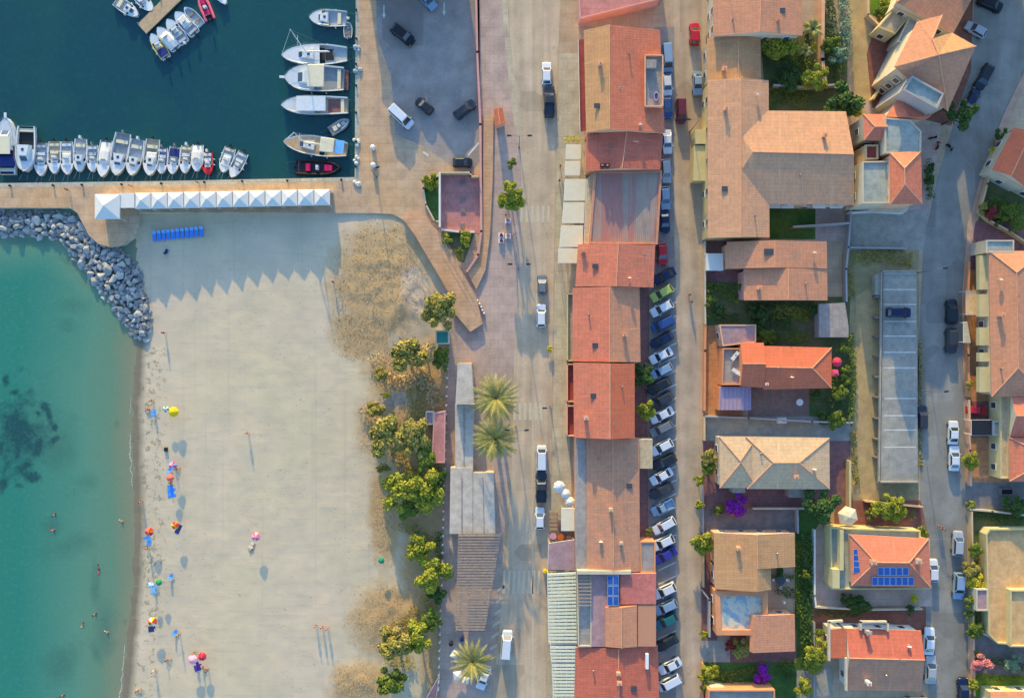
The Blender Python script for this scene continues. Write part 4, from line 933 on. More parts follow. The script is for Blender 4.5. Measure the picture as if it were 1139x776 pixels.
for hk, items in {'largest terracotta': [('v',700,60,8.0),('c',668,70,8.1),('a',690,100,8.3),('s',664,118,7.6),('d',712,138,7.2)], 'dull red': [('a',706,160,6.6),('v',676,165,6.4)], 'bright coral': [('s',662,296,6.2),('d',700,308,6.4)], 'long coral': [('v',655,350,6.0),('c',695,372,5.9),('a',690,340,6.3),('s',662,384,6.1)],
      'orange roofed building': [('v',692,430,6.4),('s',660,440,6.5),('a',683,470,7.3)], 'long low': [('v',665,510,4.3),('s',700,540,4.3),('d',668,600,4.3),('a',684,620,4.8)], 'southernmost': [('v',660,745,3.8),('s',705,765,4.0)], 'big L': [('c',808,120,6.8),('v',840,240,6.9),('s',806,210,6.7),('d',842,105,6.7),('a',826,150,7.2),('v',890,195,7.1),('c',918,150,7.2)],
      'salmon gabled': [('v',815,22,7.2),('s',870,12,7.2)], 'lower tan': [('c',806,76,5.3)], 'double fronted': [('a',884,285,6.5),('c',845,320,5.6),('v',896,316,6.0),('d',905,280,5.8)], 'bright orange house': [('d',880,418,5.5),('a',868,406,5.7)], 'beige hip': [('c',886,530,5.5),('v',846,504,5.5),('d',905,520,5.3)],
      'tan and grey': [('c',822,610,5.0),('a',843,600,5.6),('v',864,615,4.9)], 'red and brown': [('a',1000,731,5.2),('v',985,750,4.7),('d',1010,716,4.7)], 'large orange': [('c',1116,350,6.0),('a',1131,330,6.8),('v',1114,410,5.8),('d',1112,310,5.9)]}.items():
    rt = next(o for o in sc.objects if o.parent is None and o.get('label', '').startswith(hk)); rf_ = next(k for k in KIDS[rt.name] if k.name.startswith('roof'))
    clutter(rf_, rt, items)
# raised parking deck
r = house('raised grey concrete parking deck with white bay lines beside the back road', (998, 420), 'parking_deck', 'parking deck')
org = Vector(r.location); DZ = 1.6
q = [P(x, y, DZ)-org for x, y in [(982.4,302.5),(1019.6,302.5),(1021,535.5),(979.5,535.5)]]
MB().prism(q, 0, DZ).build('deck', M['concrete'], r)
mb = MB()
for y in (304,322,338.5,357.4,373.7,391.7,409,443,462,478,497):
    p = P(1001, y, DZ)-org; mb.box(p.x, p.y, DZ+.004, 2.85, .09, .004)
mb.build('bay_line', M['line'], r)
mb = MB(); q2 = [P(x, y, DZ+.45)-org for x, y in [(981,301.5),(1019.8,301.5),(1021.4,536),(978,536)]]
for a, b in ((q2[0], q2[1]), (q2[2], q2[3]), (q2[3], q2[0])):
    m_ = (a+b)/2; e = b-a; mb.box(m_.x, m_.y, DZ+.22, e.length/2+.1, .12, .235, math.atan2(e.y, e.x))
mb.build('parapet', M['concrete'], r)
mb = MB(); mb.prism([P(x, y, 1.4)-org for x, y in [(973.5,306),(980,302.5),(980,328),(973.5,328)]], 0, 1.5); mb.build('ramp_block', M['concrete'], r)
for y in (330,353,374.5,396,419,441.5,465,488,508.5):
    p = P(976.5, y, 1.2)-org; MB().box(p.x, p.y, .75, .55, .14, .75).build('pier', M['conc_dark'], r)
# shadow casters that stand just north of the picture
r = house('apartment building north of the car park outside the picture', (465, -45), 'unseen_building', 'building')
blk(r, [(402,-90),(452,-90),(452,-26),(402,-26)], [(432,-90),(432,-26)], 5.0, 7.2, 't_coral', 'w_cream'); blk(r, [(452,-90),(512,-90),(512,-22),(452,-22)], [(482,-90),(482,-22)], 5.5, 7.6, 't_coral', 'w_cream', rname='side_roof')
r = house('tall unseen block added north of the back road to shade its bend', (1095, -70), 'unseen_building', 'building')  # unseen block, added only so its shadow falls on the road bend
flat(r, [(1096,-150),(1190,-150),(1190,-68),(1100,-68)], 15.5, 'roof_grey', 'w_cream', par=.5)
# --- garden and street walls
def wall(label, pts, h=1.5, th=.22, m='w_cream', name='garden_wall', cat='wall'):
    q = [P(x, y, 0) for x, y in pts]; a = q[len(q)//2]; r = thing(name, label, cat, a)
    mb = MB()
    for a_, b_ in zip(q, q[1:]):
        m_ = (a_+b_)/2-Vector(r.location); e = b_-a_; mb.box(m_.x, m_.y, h/2, e.length/2+th/2, th/2, h/2, math.atan2(e.y, e.x))
    mb.build('wall', M[m], r)
    mb = MB()
    for a_, b_ in zip(q, q[1:]):
        m_ = (a_+b_)/2-Vector(r.location); e = b_-a_; mb.box(m_.x, m_.y, h+.035, e.length/2+th/2+.04, th/2+.04, .04, math.atan2(e.y, e.x))
    mb.build('coping', M[m], r); return r
for a in [
 ('long low pinkish wall between the car park and the tan walkway', [(529,-40),(531,60),(534.5,140),(535.5,258),(532,284),(520,302)], .9, .3, 'w_pink'),
 ('white rendered wall on the west side of the pink courtyard', [(490,195),(490,253)], 1.8, .25, 'w_white'), ('low dark topped wall on the north side of the pink courtyard', [(491,194),(524,194),(524,198),(532,198)], 1.6, .22, 'w_tan'),
 ('low white wall along the south edge of the pink courtyard', [(492,256),(512,258.5),(527,258.5)], .7, .25, 'w_white'), ('curved kerb wall around the green planting bed by the courtyard', [(488,196),(478,200),(471,210),(474,228),(484,247),(490,246)], .4, .2, 'w_cream'),
 ('pale yellow street wall of the big L shaped house', [(783.5,90),(783.5,142)], 1.3, .25, 'w_yellow'), ('low yellow street wall south of the yellow stairs', [(783.5,204),(783.5,264)], 1.3, .25, 'w_yellow'),
 ('cream street wall with a scalloped top in front of the maroon yard', [(782.5,270),(782.5,340),(782.8,360)], 1.3, .2, 'w_cream'), ('orange street wall of the bright orange house', [(783,362),(782.5,390),(782,455)], 1.2, .3, 'w_orange'), ('inner orange terrace wall beside the grey roof terrace', [(800.5,386),(799.5,428)], 1.6, .25, 'w_orange'),
 ('grey wall between the lilac roof and the concrete yard', [(783,462),(830,464),(900,468),(944,469)], 1.5, .2, 'w_grey'), ('street wall beside the concrete yard with stone piers', [(781.8,464),(781.8,488)], 1.2, .25, 'w_tan'),
 ('cream wall between the villa drive and the grey yard', [(836,564),(893,564)], 1.2, .22, 'w_cream'), ('grey wall along the east side of the grey yard', [(884,564),(884.5,590)], 1.5, .2, 'w_grey'), ('low street wall under the small round trees', [(781,538),(781,592)], .8, .2, 'w_grey'),
 ('purple shaded street wall in front of the tan and grey house', [(781,596),(781,650)], 1.1, .2, 'w_tan'), ('lilac metal street gate wall beside the blue painted terrace', [(781,656),(787,664),(787,704)], 1.5, .25, 'w_grey'), ('orange street wall at the bottom by the green garden', [(780.5,736),(780,790)], 1.0, .2, 'w_orange'),
 ('yellow wall running north from the white hexagonal parasol', [(941.5,512),(941.5,562)], 1.6, .3, 'w_yellow'), ('white wall around the terrace west of the solar panel house', [(903.5,588),(903.5,660),(905,672)], 1.2, .22, 'w_white'), ('cream wall south of the solar panel house', [(905,673),(962,676),(1022,675)], 1.0, .22, 'w_cream'),
 ('wall between the vacant lot and the brick red yard', [(960,556),(1022,562)], 1.2, .2, 'w_tan'), ('grey plot wall between the garden hedges and the concrete drive', [(903,690),(903,776)], 1.2, .2, 'w_grey'),
 ('tan wall beside the tall hedge at the top', [(912,-20),(911,70),(914,96)], 1.7, .5, 'w_peach'), ('pale wall south of the dark garden', [(858,98),(890,100),(930,97)], 1.6, .25, 'w_grey'), ('retaining wall of the alley below the top right houses', [(962,-10),(962,20),(976,33)], 1.4, .25, 'w_tan'),
 ('yellow wall of the small yard west of the cross gabled house', [(996,76),(984,88),(968,112)], 1.4, .3, 'w_yellow'), ('wall along the north side of the concrete driveway', [(942,238),(968,236),(1000,238)], 1.3, .25, 'w_white'), ('pale wall along the west side of the driveway and lot', [(943,236),(940,276),(937.5,300),(938,335)], 1.5, .22, 'w_grey'), ('wall between the driveway and the vacant lot', [(940,276),(1005,277)], 1.0, .2, 'w_grey'),
 ('pale plaster wall beside the dark lawn in the shade', [(879,254),(940,250)], 2.0, .25, 'w_grey'), ('cream plot wall on the bend east of the back road', [(1100,180),(1094,206),(1086,236),(1096,246)], 1.2, .25, 'w_tan'), ('curved wall south of the reddish bushes', [(1096,246),(1118,258),(1139,272)], 1.2, .25, 'w_tan'),
 ('orange street wall in front of the apartment house terraces', [(1074,292),(1073,330),(1073,395),(1074,440)], 1.2, .28, 'w_orange'), ('orange street wall beside the courtyard with the red car', [(1074,445),(1075,500),(1076,538)], 1.2, .25, 'w_peach'), ('cream yard wall south of the ruined grey yard', [(1076,565),(1100,567),(1139,572)], 1.1, .22, 'w_cream'),
 ('long street wall of the ochre roofed house', [(1077,568),(1078,640),(1079,700)], 1.2, .2, 'w_tan'), ('street wall by the pink flowering bush', [(1079.5,703),(1080.5,770)], 1.0, .25, 'w_peach'),
 ('white pier wall beside the boulders garden in the lower right', [(1086,700),(1098,706)], .9, .2, 'w_white')]:
    wall(*a)
M['tint'] = plain('tint', c(150, 164, 172), .1, .7)
# ---------------------------------------------------------------- vehicles
PAINT = {n: plain('paint_'+n.replace(' ', '_'), col, .28, .55, .15, var=.03) for n, col in {
    'white': c(226,228,228), 'black': c(22,23,26), 'dark grey': c(60,63,68), 'grey': c(120,124,128), 'silver': c(176,180,184), 'navy': c(26,40,74), 'blue': c(52,84,140), 'pale blue': c(140,166,190),
    'red': c(196,36,48), 'maroon': c(110,44,54), 'lime': c(182,194,96), 'teal': c(40,110,112), 'violet blue': c(60,60,160), 'charcoal': c(38,44,50)}.items()}
PB = plain('paint_base', c(200,200,200), .28, .55, .15)
def disc_mesh(r, w_, m):
    mb = MB(); mb.tube((0, -w_/2, 0), (0, w_/2, 0), r, r, 14); return mb.mesh('wheel', m)
WH = disc_mesh(.32, .2, M['rubber']); RIM = disc_mesh(.19, .215, M['steel'])
def car_proto(L, Wd, Ht, belt, hood, wsb, wst, rst, rsb, tail_h=None, bed=False):
    """nose +X.  hood = bonnet height; wsb/wst windscreen foot and top, rst/rsb rear glass top and foot, as fractions from the nose"""
    root = thing('parked_car', 'x', 'car'); h_ = Wd/2
    X = lambda f: L*(.5-f); tail_h = tail_h or belt
    st = [(0, .78, hood-.22), (.02, .86, hood-.08), (.07, .94, hood-.02), (.16, .99, hood+.02), (wsb, 1, belt-.02), (wst, 1, belt), (.6, 1, belt), (rst, 1, belt), (min(rsb, .97), .99, tail_h), (.985, .93, tail_h-.04), (1.0, .86, tail_h-.2)]
    rings = []
    for f, k, zt in st:
        y = h_*k; rings.append([(X(f), -y*.84, .2), (X(f), -y*.97, .38), (X(f), -y, .62 if zt > .66 else zt-.06), (X(f), -y*.93, zt), (X(f), -y*.55, zt+.03), (X(f), y*.55, zt+.03), (X(f), y*.93, zt), (X(f), y, .62 if zt > .66 else zt-.06), (X(f), y*.97, .38), (X(f), y*.84, .2)])
    mb = MB(); mb.loft(rings, True, 0)
    b = [(X(wsb), .90), (X(rsb), .88)]; t_ = [(X(wst), .72), (X(rst), .74)]
    v = [(b[0][0], -h_*b[0][1], belt-.01), (b[0][0], h_*b[0][1], belt-.01), (b[1][0], h_*b[1][1], belt-.01), (b[1][0], -h_*b[1][1], belt-.01)]
    u = [(t_[0][0], -h_*t_[0][1], Ht-.04), (t_[0][0], h_*t_[0][1], Ht-.04), (t_[1][0], h_*t_[1][1], Ht-.04), (t_[1][0], -h_*t_[1][1], Ht-.04)]
    mb.add(v+u, [[0, 1, 5, 4], [1, 2, 6, 5], [2, 3, 7, 6], [3, 0, 4, 7]], 0)
    cx = (t_[0][0]+t_[1][0])/2; rr = [[(p[0], p[1], p[2]) for p in u], [(cx+(p[0]-cx)*.93, p[1]*.88, Ht) for p in u]]
    mb.loft(rr, False, 0); mb.face(rr[1], 0)
    if bed:
        for sy in (-1, 1): mb.box((X(rsb)-.06-L/2+.06)/2, sy*h_*.86, belt+.16, (X(rsb)+L/2)/2-.05, .06, .18)
        mb.box(-L/2+.12, 0, belt+.16, .05, h_*.86, .18)
    fix(mb.build('body', PB, root))
    def glass(name, a, b_, c_, d_, m=.1, mt=.12, parent=root):
        a, b_, c_, d_ = map(Vector, (a, b_, c_, d_)); n_ = (b_-a).cross(d_-a).normalized()
        def pt(uu, vv): return (a*(1-uu)+b_*uu)*(1-vv)+(d_*(1-uu)+c_*uu)*vv+n_*.015
        MB().face([pt(m, mt*.6), pt(1-m, mt*.6), pt(1-m, 1-mt), pt(m, 1-mt)]).build(name, M['glass'], parent)
    glass('windscreen', v[0], v[1], u[1], u[0], .05, .06); glass('rear_window', v[2], v[3], u[3], u[2], .08)
    glass('side_window', v[1], v[2], u[2], u[1], .07); glass('side_window', v[3], v[0], u[0], u[3], .07)
    for f in (.19, .80):
        for sy in (-1, 1):
            o = link('wheel', WH, root); o.location = (X(f), sy*h_*.93, .32); q = link('rim', RIM, o)
    for sy in (-1, 1):
        MB().box(X(.025), sy*h_*.66, hood-.16, .06, .17, .07).build('headlight', M['lamp_clear'], root)
        MB().box(X(.99), sy*h_*.72, tail_h-.16, .04, .12, .1).build('tail_light', M['lamp_red'], root)
        MB().box(X(wsb+.05), sy*h_*1.06, belt+.05, .07, .1, .06).build('wing_mirror', PB, root)
    return root
CAR = {'hatchback': car_proto(4.0, 1.74, 1.48, .95, .86, .26, .43, .86, .97), 'saloon': car_proto(4.45, 1.78, 1.44, .93, .84, .27, .42, .72, .88, .95),
       'estate car': car_proto(4.6, 1.82, 1.56, .98, .9, .25, .39, .88, .97), 'SUV': car_proto(4.6, 1.92, 1.74, 1.08, 1.0, .24, .37, .88, .97),
       'van': car_proto(4.9, 1.95, 2.0, 1.12, 1.0, .14, .27, .95, .985), 'pickup': car_proto(5.0, 1.85, 1.7, 1.0, .95, .26, .38, .58, .63, 1.0, True)}
USEDC = set()
def car(kind, col, px, py, dx, dy, label, group, L=None):
    pr = CAR[kind]; first = pr.name not in USEDC
    if first:
        USEDC.add(pr.name); o = pr
        def rep(n):
            for ch in KIDS.get(n.name, []):
                for s in ch.material_slots:
                    if s.material == PB: s.link = 'OBJECT'; s.material = PAINT[col]
                rep(ch)
        TODO.append((rep, o))
    else: o = copy_tree(pr, None, {'paint_base': PAINT[col]})
    tag(o, label, 'car' if kind not in ('van', 'pickup') else kind, group)
    z = 2.01 if 982 < px < 1020 and 302 < py < 536 else .02
    o.location = P(px, py, z+.6); o.location.z = z; o.rotation_euler = (0, 0, math.atan2(-dy, dx))
    if L:
        bl = {'hatchback': 4.0, 'saloon': 4.45, 'estate car': 4.6, 'SUV': 4.6, 'van': 4.9, 'pickup': 5.0}[kind]; k = max(.88, min(1.15, L/S/bl*R.uniform(.97, 1.03))); o.scale = (k, min(1.05, (k+1)/2), (k+1)/2)
    return o
TODO = []
GP = 'cars on the quayside car park'
car('SUV', 'black', 448, 39, 120, 95, 'black SUV alone in the shade near the top of the quayside car park', GP, 29)
car('hatchback', 'charcoal', 472, 118, -100, -85, 'small charcoal hatchback between the white van and the dark estate car', GP, 22)
car('estate car', 'dark grey', 517, 122, 105, -80, 'dark grey estate car at the right edge of the quayside car park', GP, 28)
car('van', 'white', 446, 130, 130, 120, 'white van casting a rounded shadow on the quayside car park', GP, 31)
car('hatchback', 'charcoal', 514.5, 181, 1, 0, 'charcoal hatchback tucked against the north wall of the pink courtyard', GP, 20)
car('hatchback', 'pale blue', 475, 0, 55, 60, 'pale blue hatchback cut by the top edge of the car park', GP, 25)
GR = 'cars on the main road'
car('hatchback', 'white', 608, 82, 0, -1, 'white car stopped nose to tail ahead of a dark pickup', GR, 25)
car('pickup', 'dark grey', 611, 113, 0, -1, 'dark grey pickup directly behind a white car, level with the largest block', GR, 35)
car('hatchback', 'grey', 603, 316.5, 0, -1, 'grey car with pale bonnet, the front one of the pair level with the aerial roof', GR, 23)
car('estate car', 'white', 602, 351, 0, -1, 'white car following the grey car on the main road', GR, 26)
car('van', 'white', 602.5, 509, 0, -1, 'white van ahead of a long grey pickup on the main road', GR, 28)
car('pickup', 'dark grey', 602, 541, 0, -1, 'dark grey pickup between the white van and a small white car', GR, 36)
car('hatchback', 'white', 600.5, 576, 0, -1, 'small white car last in line behind the dark pickup, beside the striped shadows', GR, 25)
car('van', 'white', 563.5, 716, 8, -100, 'white van driving alone near the bottom, right of the palm', GR, 31)
car('saloon', 'white', 538, 753, -45, 130, 'white car with a dark roof leaning out below the bottom palm', GR, 27)
GL = 'cars parked in line beside the row of terracotta buildings'
for k, (kd, cl, x, y, l_, lab) in enumerate([('van', 'pale blue', 742, 65, 31, 'pale blue van first in the line beside the sunken terrace'), ('hatchback', 'white', 742, 95, 24, 'white hatchback just behind the pale blue van beside the sunken terrace'), ('hatchback', 'blue', 742, 120, 23, 'blue hatchback between two white cars, across from the maroon van'),
      ('saloon', 'white', 742, 158, 27, 'white saloon alongside the dull red roof with two vents'), ('estate car', 'silver', 741, 190.5, 27, 'silver estate car at the top end of the corrugated shed'), ('hatchback', 'pale blue', 740, 220.5, 25, 'pale blue hatchback beside the middle of the corrugated shed'),
      ('saloon', 'navy', 739.5, 247, 25, 'navy saloon beside the lower end of the corrugated shed'), ('hatchback', 'red', 736.5, 282.5, 24, 'bright red hatchback at the head of the slanted parking row')]):
    car(kd, cl, x, y, .06, 1, lab, GL, l_)
GD = 'cars parked slantwise in the kerbside row'
DR = [('saloon','navy',738.6,307),('hatchback','lime',736,326),('hatchback','white',736,343),('van','blue',737.4,360),('estate car','navy',736,378),('saloon','white',735,395.5),('estate car','pale blue',735.5,412.5),('hatchback','charcoal',732.4,429),('estate car','dark grey',735.5,445),('saloon','white',736,461.5),('estate car','grey',735.5,476.5),
      ('hatchback','white',736,497),('hatchback','charcoal',739,513.5),('saloon','white',735.5,529.5),('saloon','dark grey',735.5,545.5),('pickup','pale blue',737,564),('estate car','white',738.6,584),('hatchback','white',737,603),('saloon','violet blue',739.5,617.5),('hatchback','white',739,656.5),('SUV','pale blue',740.5,674),('hatchback','teal',740.5,690),('hatchback','charcoal',741.5,714.5),('saloon','white',745,740),('van','white',744,758)]
ORD = 'first second third fourth fifth sixth seventh eighth ninth tenth eleventh twelfth thirteenth fourteenth fifteenth sixteenth seventeenth eighteenth nineteenth twentieth twenty-first twenty-second twenty-third twenty-fourth twenty-fifth'.split()
for k, (kd, cl, x, y) in enumerate(DR):
    pv = 'the red hatchback' if k == 0 else 'a '+DR[k-1][1]+' '+DR[k-1][0]
    car(kd, cl, x, y, -110, 58+R.uniform(-6, 6), f'{cl} {kd} parked slantwise below {pv}, {ORD[k]} down the slanted row', GD, 27)
GS = 'vehicles on the far side of the side street'
car('hatchback', 'red', 772.5, 38, 0, -1, 'red hatchback with a pale windscreen beside the salmon gabled house', GS, 25)
car('saloon', 'pale blue', 776, 93, 0, 1, 'pale blue saloon beside the yellow wall of the L shaped house', GS, 26)
car('van', 'maroon', 757.5, 124, 0, 1, 'maroon van standing in the side street beside a lamp post', GS, 22)
GB = 'cars along the back road'
for kd, cl, x, y, dx, dy, l_, lab in [('SUV','black',1101,5,160,70,29,'black SUV parked at the very top by the bend of the back road'),('hatchback','silver',1085,33.5,-130,-75,25,'silver hatchback parked below the black SUV beside the brown red roof'),('estate car','charcoal',1094,86.5,-80,150,31,'charcoal estate car parked nose in to a navy one on the bend'),('hatchback','navy',1081.5,110,60,-110,23,'navy hatchback by the round dark tree on the bend'),
      ('SUV','charcoal',1057.8,346.5,0,-1,28,'charcoal SUV ahead of a grey one, level with the deck car'),('SUV','dark grey',1057.6,379,0,1,28,'dark grey SUV parked behind a charcoal SUV on the back road'),('estate car','navy',999.5,347.5,1,.02,26,'navy car alone in a bay on the raised parking deck'),('estate car','dark grey',1025.7,464,0,-1,27,'dark grey estate car parked tight against the parking deck'),
      ('saloon','white',1060,481,.04,-1,27,'white saloon parked just ahead of a second white one near the dark pergola'),('saloon','white',1061,509.5,.02,-1,28,'white saloon parked behind another, level with the foot of the deck'),('estate car','silver',1065,604,.04,-1,27,'silver estate car by the gutter line, opposite the solar panel house'),('estate car','pale blue',1066,651,-.06,1,29,'pale blue estate car below the silver one, opposite the solar panel house'),
      ('hatchback','white',1037.3,634,0,-1,25,'white hatchback half hidden under the eaves of the solar panel house'),('saloon','white',1033,712.5,.06,-1,30,'white saloon beside the red and brown house, upper of the pair'),('saloon','silver',1034.7,744,.03,-1,31,'silver saloon beside the red and brown house, lower of the pair'),('hatchback','navy',1071,767,0,-1,27,'navy hatchback at the bottom edge of the back road'),('hatchback','white',1019,781,1,0,27,'white hatchback cut by the bottom edge below the red and brown house'),('hatchback','red',1086,456,1,.1,20,'small red car under the courtyard wall north of the dark pergola')]:
    car(kd, cl, x, y, dx, dy, lab, GB, l_)
for f_, o in TODO: f_(o)
# scooters
def scooter(px, py, a, label, m):
    r = thing('motor_scooter', label, 'scooter', P(px, py), a, 'scooters on the bend')
    MB().loft([[(x, y*s, z) for y, z in ((-.16, .3), (-.2, .5), (0, .62), (.2, .5), (.16, .3))] for x, s in ((-.75, .5), (-.4, 1), (0, .6), (.2, .5))], True).build('body', M[m], r)
    MB().box(-.35, 0, .74, .38, .14, .06).build('seat', M['black'], r); MB().box(.42, 0, .6, .05, .18, .35).build('leg_shield', M[m], r)
    MB().tube((.4, 0, .6), (.38, 0, 1.0), .03).tube((.38, -.33, 1.02), (.38, .33, 1.02), .025).build('handlebar', M['black'], r)
    for x in (-.6, .6): MB().tube((x, -.06, .22), (x, .06, .22), .22, .22, 10).build('wheel', M['rubber'], r)
scooter(1036.5, 154, .2, 'black scooter parked under the pale flat roof on the bend', 'black'); scooter(1041.5, 162.5, 1.3, 'dark red scooter beside the wall on the bend', 'red'); scooter(1055, 164.5, -.8, 'black scooter standing out in the shaded road on the bend', 'dark')

# ---------------------------------------------------------------- boats
def hulf(t, W, bow=.5, stern=.88):
    a = .5*W
    if t < bow: return a*(stern+(1-stern)*math.sin(t/bow*PI/2))
    return a*max(0, 1-((t-bow)/(1-bow))**2.6)**.75
def hull(root, L, W, m, fb=.7, bow=.45, stern=.86, rim=.13, floor=.3, tf=.66, floor_m='cock_grey', deck_m=None, n=13):
    T = [i/(n-1) for i in range(n)]; T[-1] = .995; X = lambda t: -L/2+L*t; zs = lambda t: fb+.28*fb*t*t
    mb = MB(); rings = []
    for t in T:
        h_ = hulf(t, W, bow, stern)+.02; k = max(.12, h_-rim)
        rings.append([(X(t), -k, zs(t)-.02), (X(t), -h_, zs(t)), (X(t), -h_*.86, .05), (X(t), -h_*.3, -.3), (X(t), h_*.3, -.3), (X(t), h_*.86, .05), (X(t), h_, zs(t)), (X(t), k, zs(t)-.02)])
    for r0, r1 in zip(rings, rings[1:]):
        b = len(mb.v); mb.add(list(r0)+list(r1), [[i, i+1, 8+i+1, 8+i] for i in range(7)])
    mb.face(rings[0]); k = rings[0]
    fix(mb.build('hull', M[m], root))
    # foredeck
    fd = [(X(t), -max(.1, hulf(t, W, bow, stern)+.02-rim)) for t in T if t >= tf]; fz = [zs(t)-.03 for t in T if t >= tf]
    mb = MB()
    for (a, ay), (b_, by), za, zb in zip(fd, fd[1:], fz, fz[1:]): mb.face([(a, ay, za), (b_, by, zb), (b_, -by, zb), (a, -ay, za)], 0, True)
    fix(mb.build('foredeck', M[deck_m or m], root))
    # cockpit well
    cw = [(X(t), max(.1, hulf(t, W, bow, stern)+.02-rim)) for t in T if t <= tf+.06]; cz = [zs(t)-.02 for t in T if t <= tf+.06]
    mb = MB()
    for (a, ay), (b_, by), za, zb in zip(cw, cw[1:], cz, cz[1:]):
        mb.face([(a, -ay, floor), (b_, -by, floor), (b_, by, floor), (a, ay, floor)], 0, True)
        for s in (-1, 1): mb.face([(a, s*ay, floor), (b_, s*by, floor), (b_, s*by, zb), (a, s*ay, za)], 1)
    e = cw[-1]; mb.face([(e[0], -e[1], floor), (e[0], e[1], floor), (e[0], e[1], cz[-1]), (e[0], -e[1], cz[-1])], 1)
    e = cw[0]; mb.face([(e[0]+.02, -e[1], floor), (e[0]+.02, e[1], floor), (e[0]+.02, e[1], cz[0]), (e[0]+.02, -e[1], cz[0])], 1)
    fix(mb.build('cockpit', [M[floor_m], M[m]], root))
def outboard(root, L, m='dark', z=.75):
    o = MB().loft([[(-L/2-.25+x, y, zz) for x, y in ((-.28, -.14), (.2, -.18), (.2, .18), (-.28, .14))] for zz in (z-.05, z+.3, z+.42)], True).box(-L/2-.15, 0, z-.4, .08, .06, .45).build('outboard_motor', M[m], root)
def boat(kind, px, py, dx, dy, Lp, Wp, label, hm='gel', fm='cock_grey', dm=None, extra=(), group=None):
    L, W = Lp/S, Wp/S*1.1
    r = thing('sailing_yacht' if kind == 'sail' else {'rib': 'inflatable_boat', 'cruiser': 'motor_yacht', 'dinghy': 'dinghy'}.get(kind, 'motorboat'), label, 'sailboat' if kind == 'sail' else 'boat', P(px, py, SEA+.6), math.atan2(-dy, dx), group)
    r.location.z = SEA
    if kind in ('open', 'cabin', 'dinghy'):
        hull(r, L, W, hm, .62 if L < 6 else .8, floor_m=fm, deck_m=dm, tf=.6 if kind != 'dinghy' else .86)
        f = .3
        if kind == 'open':
            MB().box(-L*.02, 0, f+.35, .34, W*.2, .35, 0, 0, .8).build('console', M['gel'], r)
            MB().add([(L*.02+.2, -W*.2, f+.7), (L*.02+.2, W*.2, f+.7), (L*.02, W*.17, f+1.05), (L*.02, -W*.17, f+1.05)], [[0, 1, 2, 3]]).build('windscreen', M['tint'], r)
            MB().box(-L*.17, 0, f+.22, .26, W*.3, .2).build('bench', M[R.choice(['gel','cock_grey','cream','gel'])], r); MB().box(-L*.4, 0, f+.2, .22, W*.34, .2).build('bench', M[R.choice(['gel','cock_grey','cream'])], r); MB().box(L*.12, 0, f+.18, .2, W*.26, .18).build('bench', M['gel'], r)
        elif kind == 'dinghy':
            for x in (-.25, .1): MB().box(L*x, 0, f+.2, .16, W*.38, .05).build('bench', M['wood'], r)
        else:
            cabin(r, -L*.02, L*.3, W*.33, .55, 1.25); MB().box(-L*.3, 0, f+.22, .3, W*.33, .2).build('bench', M['cream'], r)
        if 'nomotor' not in extra: outboard(r, L, R.choice(['dark', 'gel', 'dark', 'steel']))
        if 'cover' in extra:
            fix(MB().loft([[(x, -w_*W*.47, .66), (x, -w_*W*.3, .66+z), (x, 0, .72+z), (x, w_*W*.3, .66+z), (x, w_*W*.47, .66)] for x, w_, z in ((-L*.46, .8, .02), (-L*.2, .95, .3), (L*.05, .95, .35), (L*.2, .8, .1))], True).build('cockpit_cover', M['fabric_white'], r))
        if 'blue_cover' in extra: MB().box(-L*.28, 0, .7, L*.16, W*.38, .06, 0, 0, .9).build('cover', M['navy'], r)
        if 'bow_cover' in extra: MB().box(L*.05, 0, .74, L*.2, W*.32, .06, 0, 0, .85).build('cover', M['fabric_white'], r)
        if 'yellow' in extra: MB().box(-L*.05, 0, .5, L*.12, W*.28, .1).build('cushion', M['yellow'], r); MB().path([(-L/2+.1, -W*.42, .68), (0, -W*.5, .72), (L*.3, -W*.38, .8)], .06).path([(-L/2+.1, W*.42, .68), (0, W*.5, .72), (L*.3, W*.38, .8)], .06).build('rubbing_strake', M['leaf_yellow'], r)
        if 'rail' in extra: rails(r, L, W, .8)
    elif kind == 'rib':
        pts = []
        for t in [i/10 for i in range(11)]: pts.append((-L/2+L*t*.97, hulf(t*.985, W, .5, .94)-.16, .45+.14*t*t))
        ring = [(x, -y, z) for x, y, z in pts]+[(x, y, z) for x, y, z in reversed(pts)]
        MB().path(ring, .24, 8).build('tube', M[hm], r)
        mb = MB()
        for (a, ay, az), (b_, by, bz) in zip(pts, pts[1:]): mb.face([(a, -ay, .32), (b_, -by, .32), (b_, by, .32), (a, ay, .32)], 0, True); mb.face([(a, -ay*.8, -.1), (b_, -by*.8, -.1), (b_, -by, .4), (a, -ay, .4)]); mb.face([(a, ay*.8, -.1), (b_, by*.8, -.1), (b_, by, .4), (a, ay, .4)])
        mb.build('floor', M[fm], r)
        MB().box(-L*.02, 0, .72, .28, W*.17, .4, 0, 0, .8).build('console', M['gel'], r); MB().box(-L*.22, 0, .55, .4, W*.24, .22).build('bench', M[dm or 'cream'], r); MB().box(L*.22, 0, .5, L*.1, W*.24, .14, 0, 0, .8).build('bow_cushion', M[dm or 'cock_grey'], r)
        mb = MB(); 
        for s in (-1, 1): mb.tube((-L*.38, s*W*.3, .5), (-L*.4, s*W*.3, 1.5), .03)
        mb.tube((-L*.4, -W*.3, 1.5), (-L*.4, W*.3, 1.5), .03); mb.build('roll_bar', M['steel'], r); outboard(r, L, 'dark')
    elif kind == 'cruiser':
        hull(r, L, W, hm, 1.15, bow=.5, stern=.86, floor_m=fm, deck_m=dm, floor=.55, tf=.46, rim=.22)
        cabin(r, -L*.08, L*.3, W*.34, 1.1, 2.0)
        rails(r, L, W, 1.35)
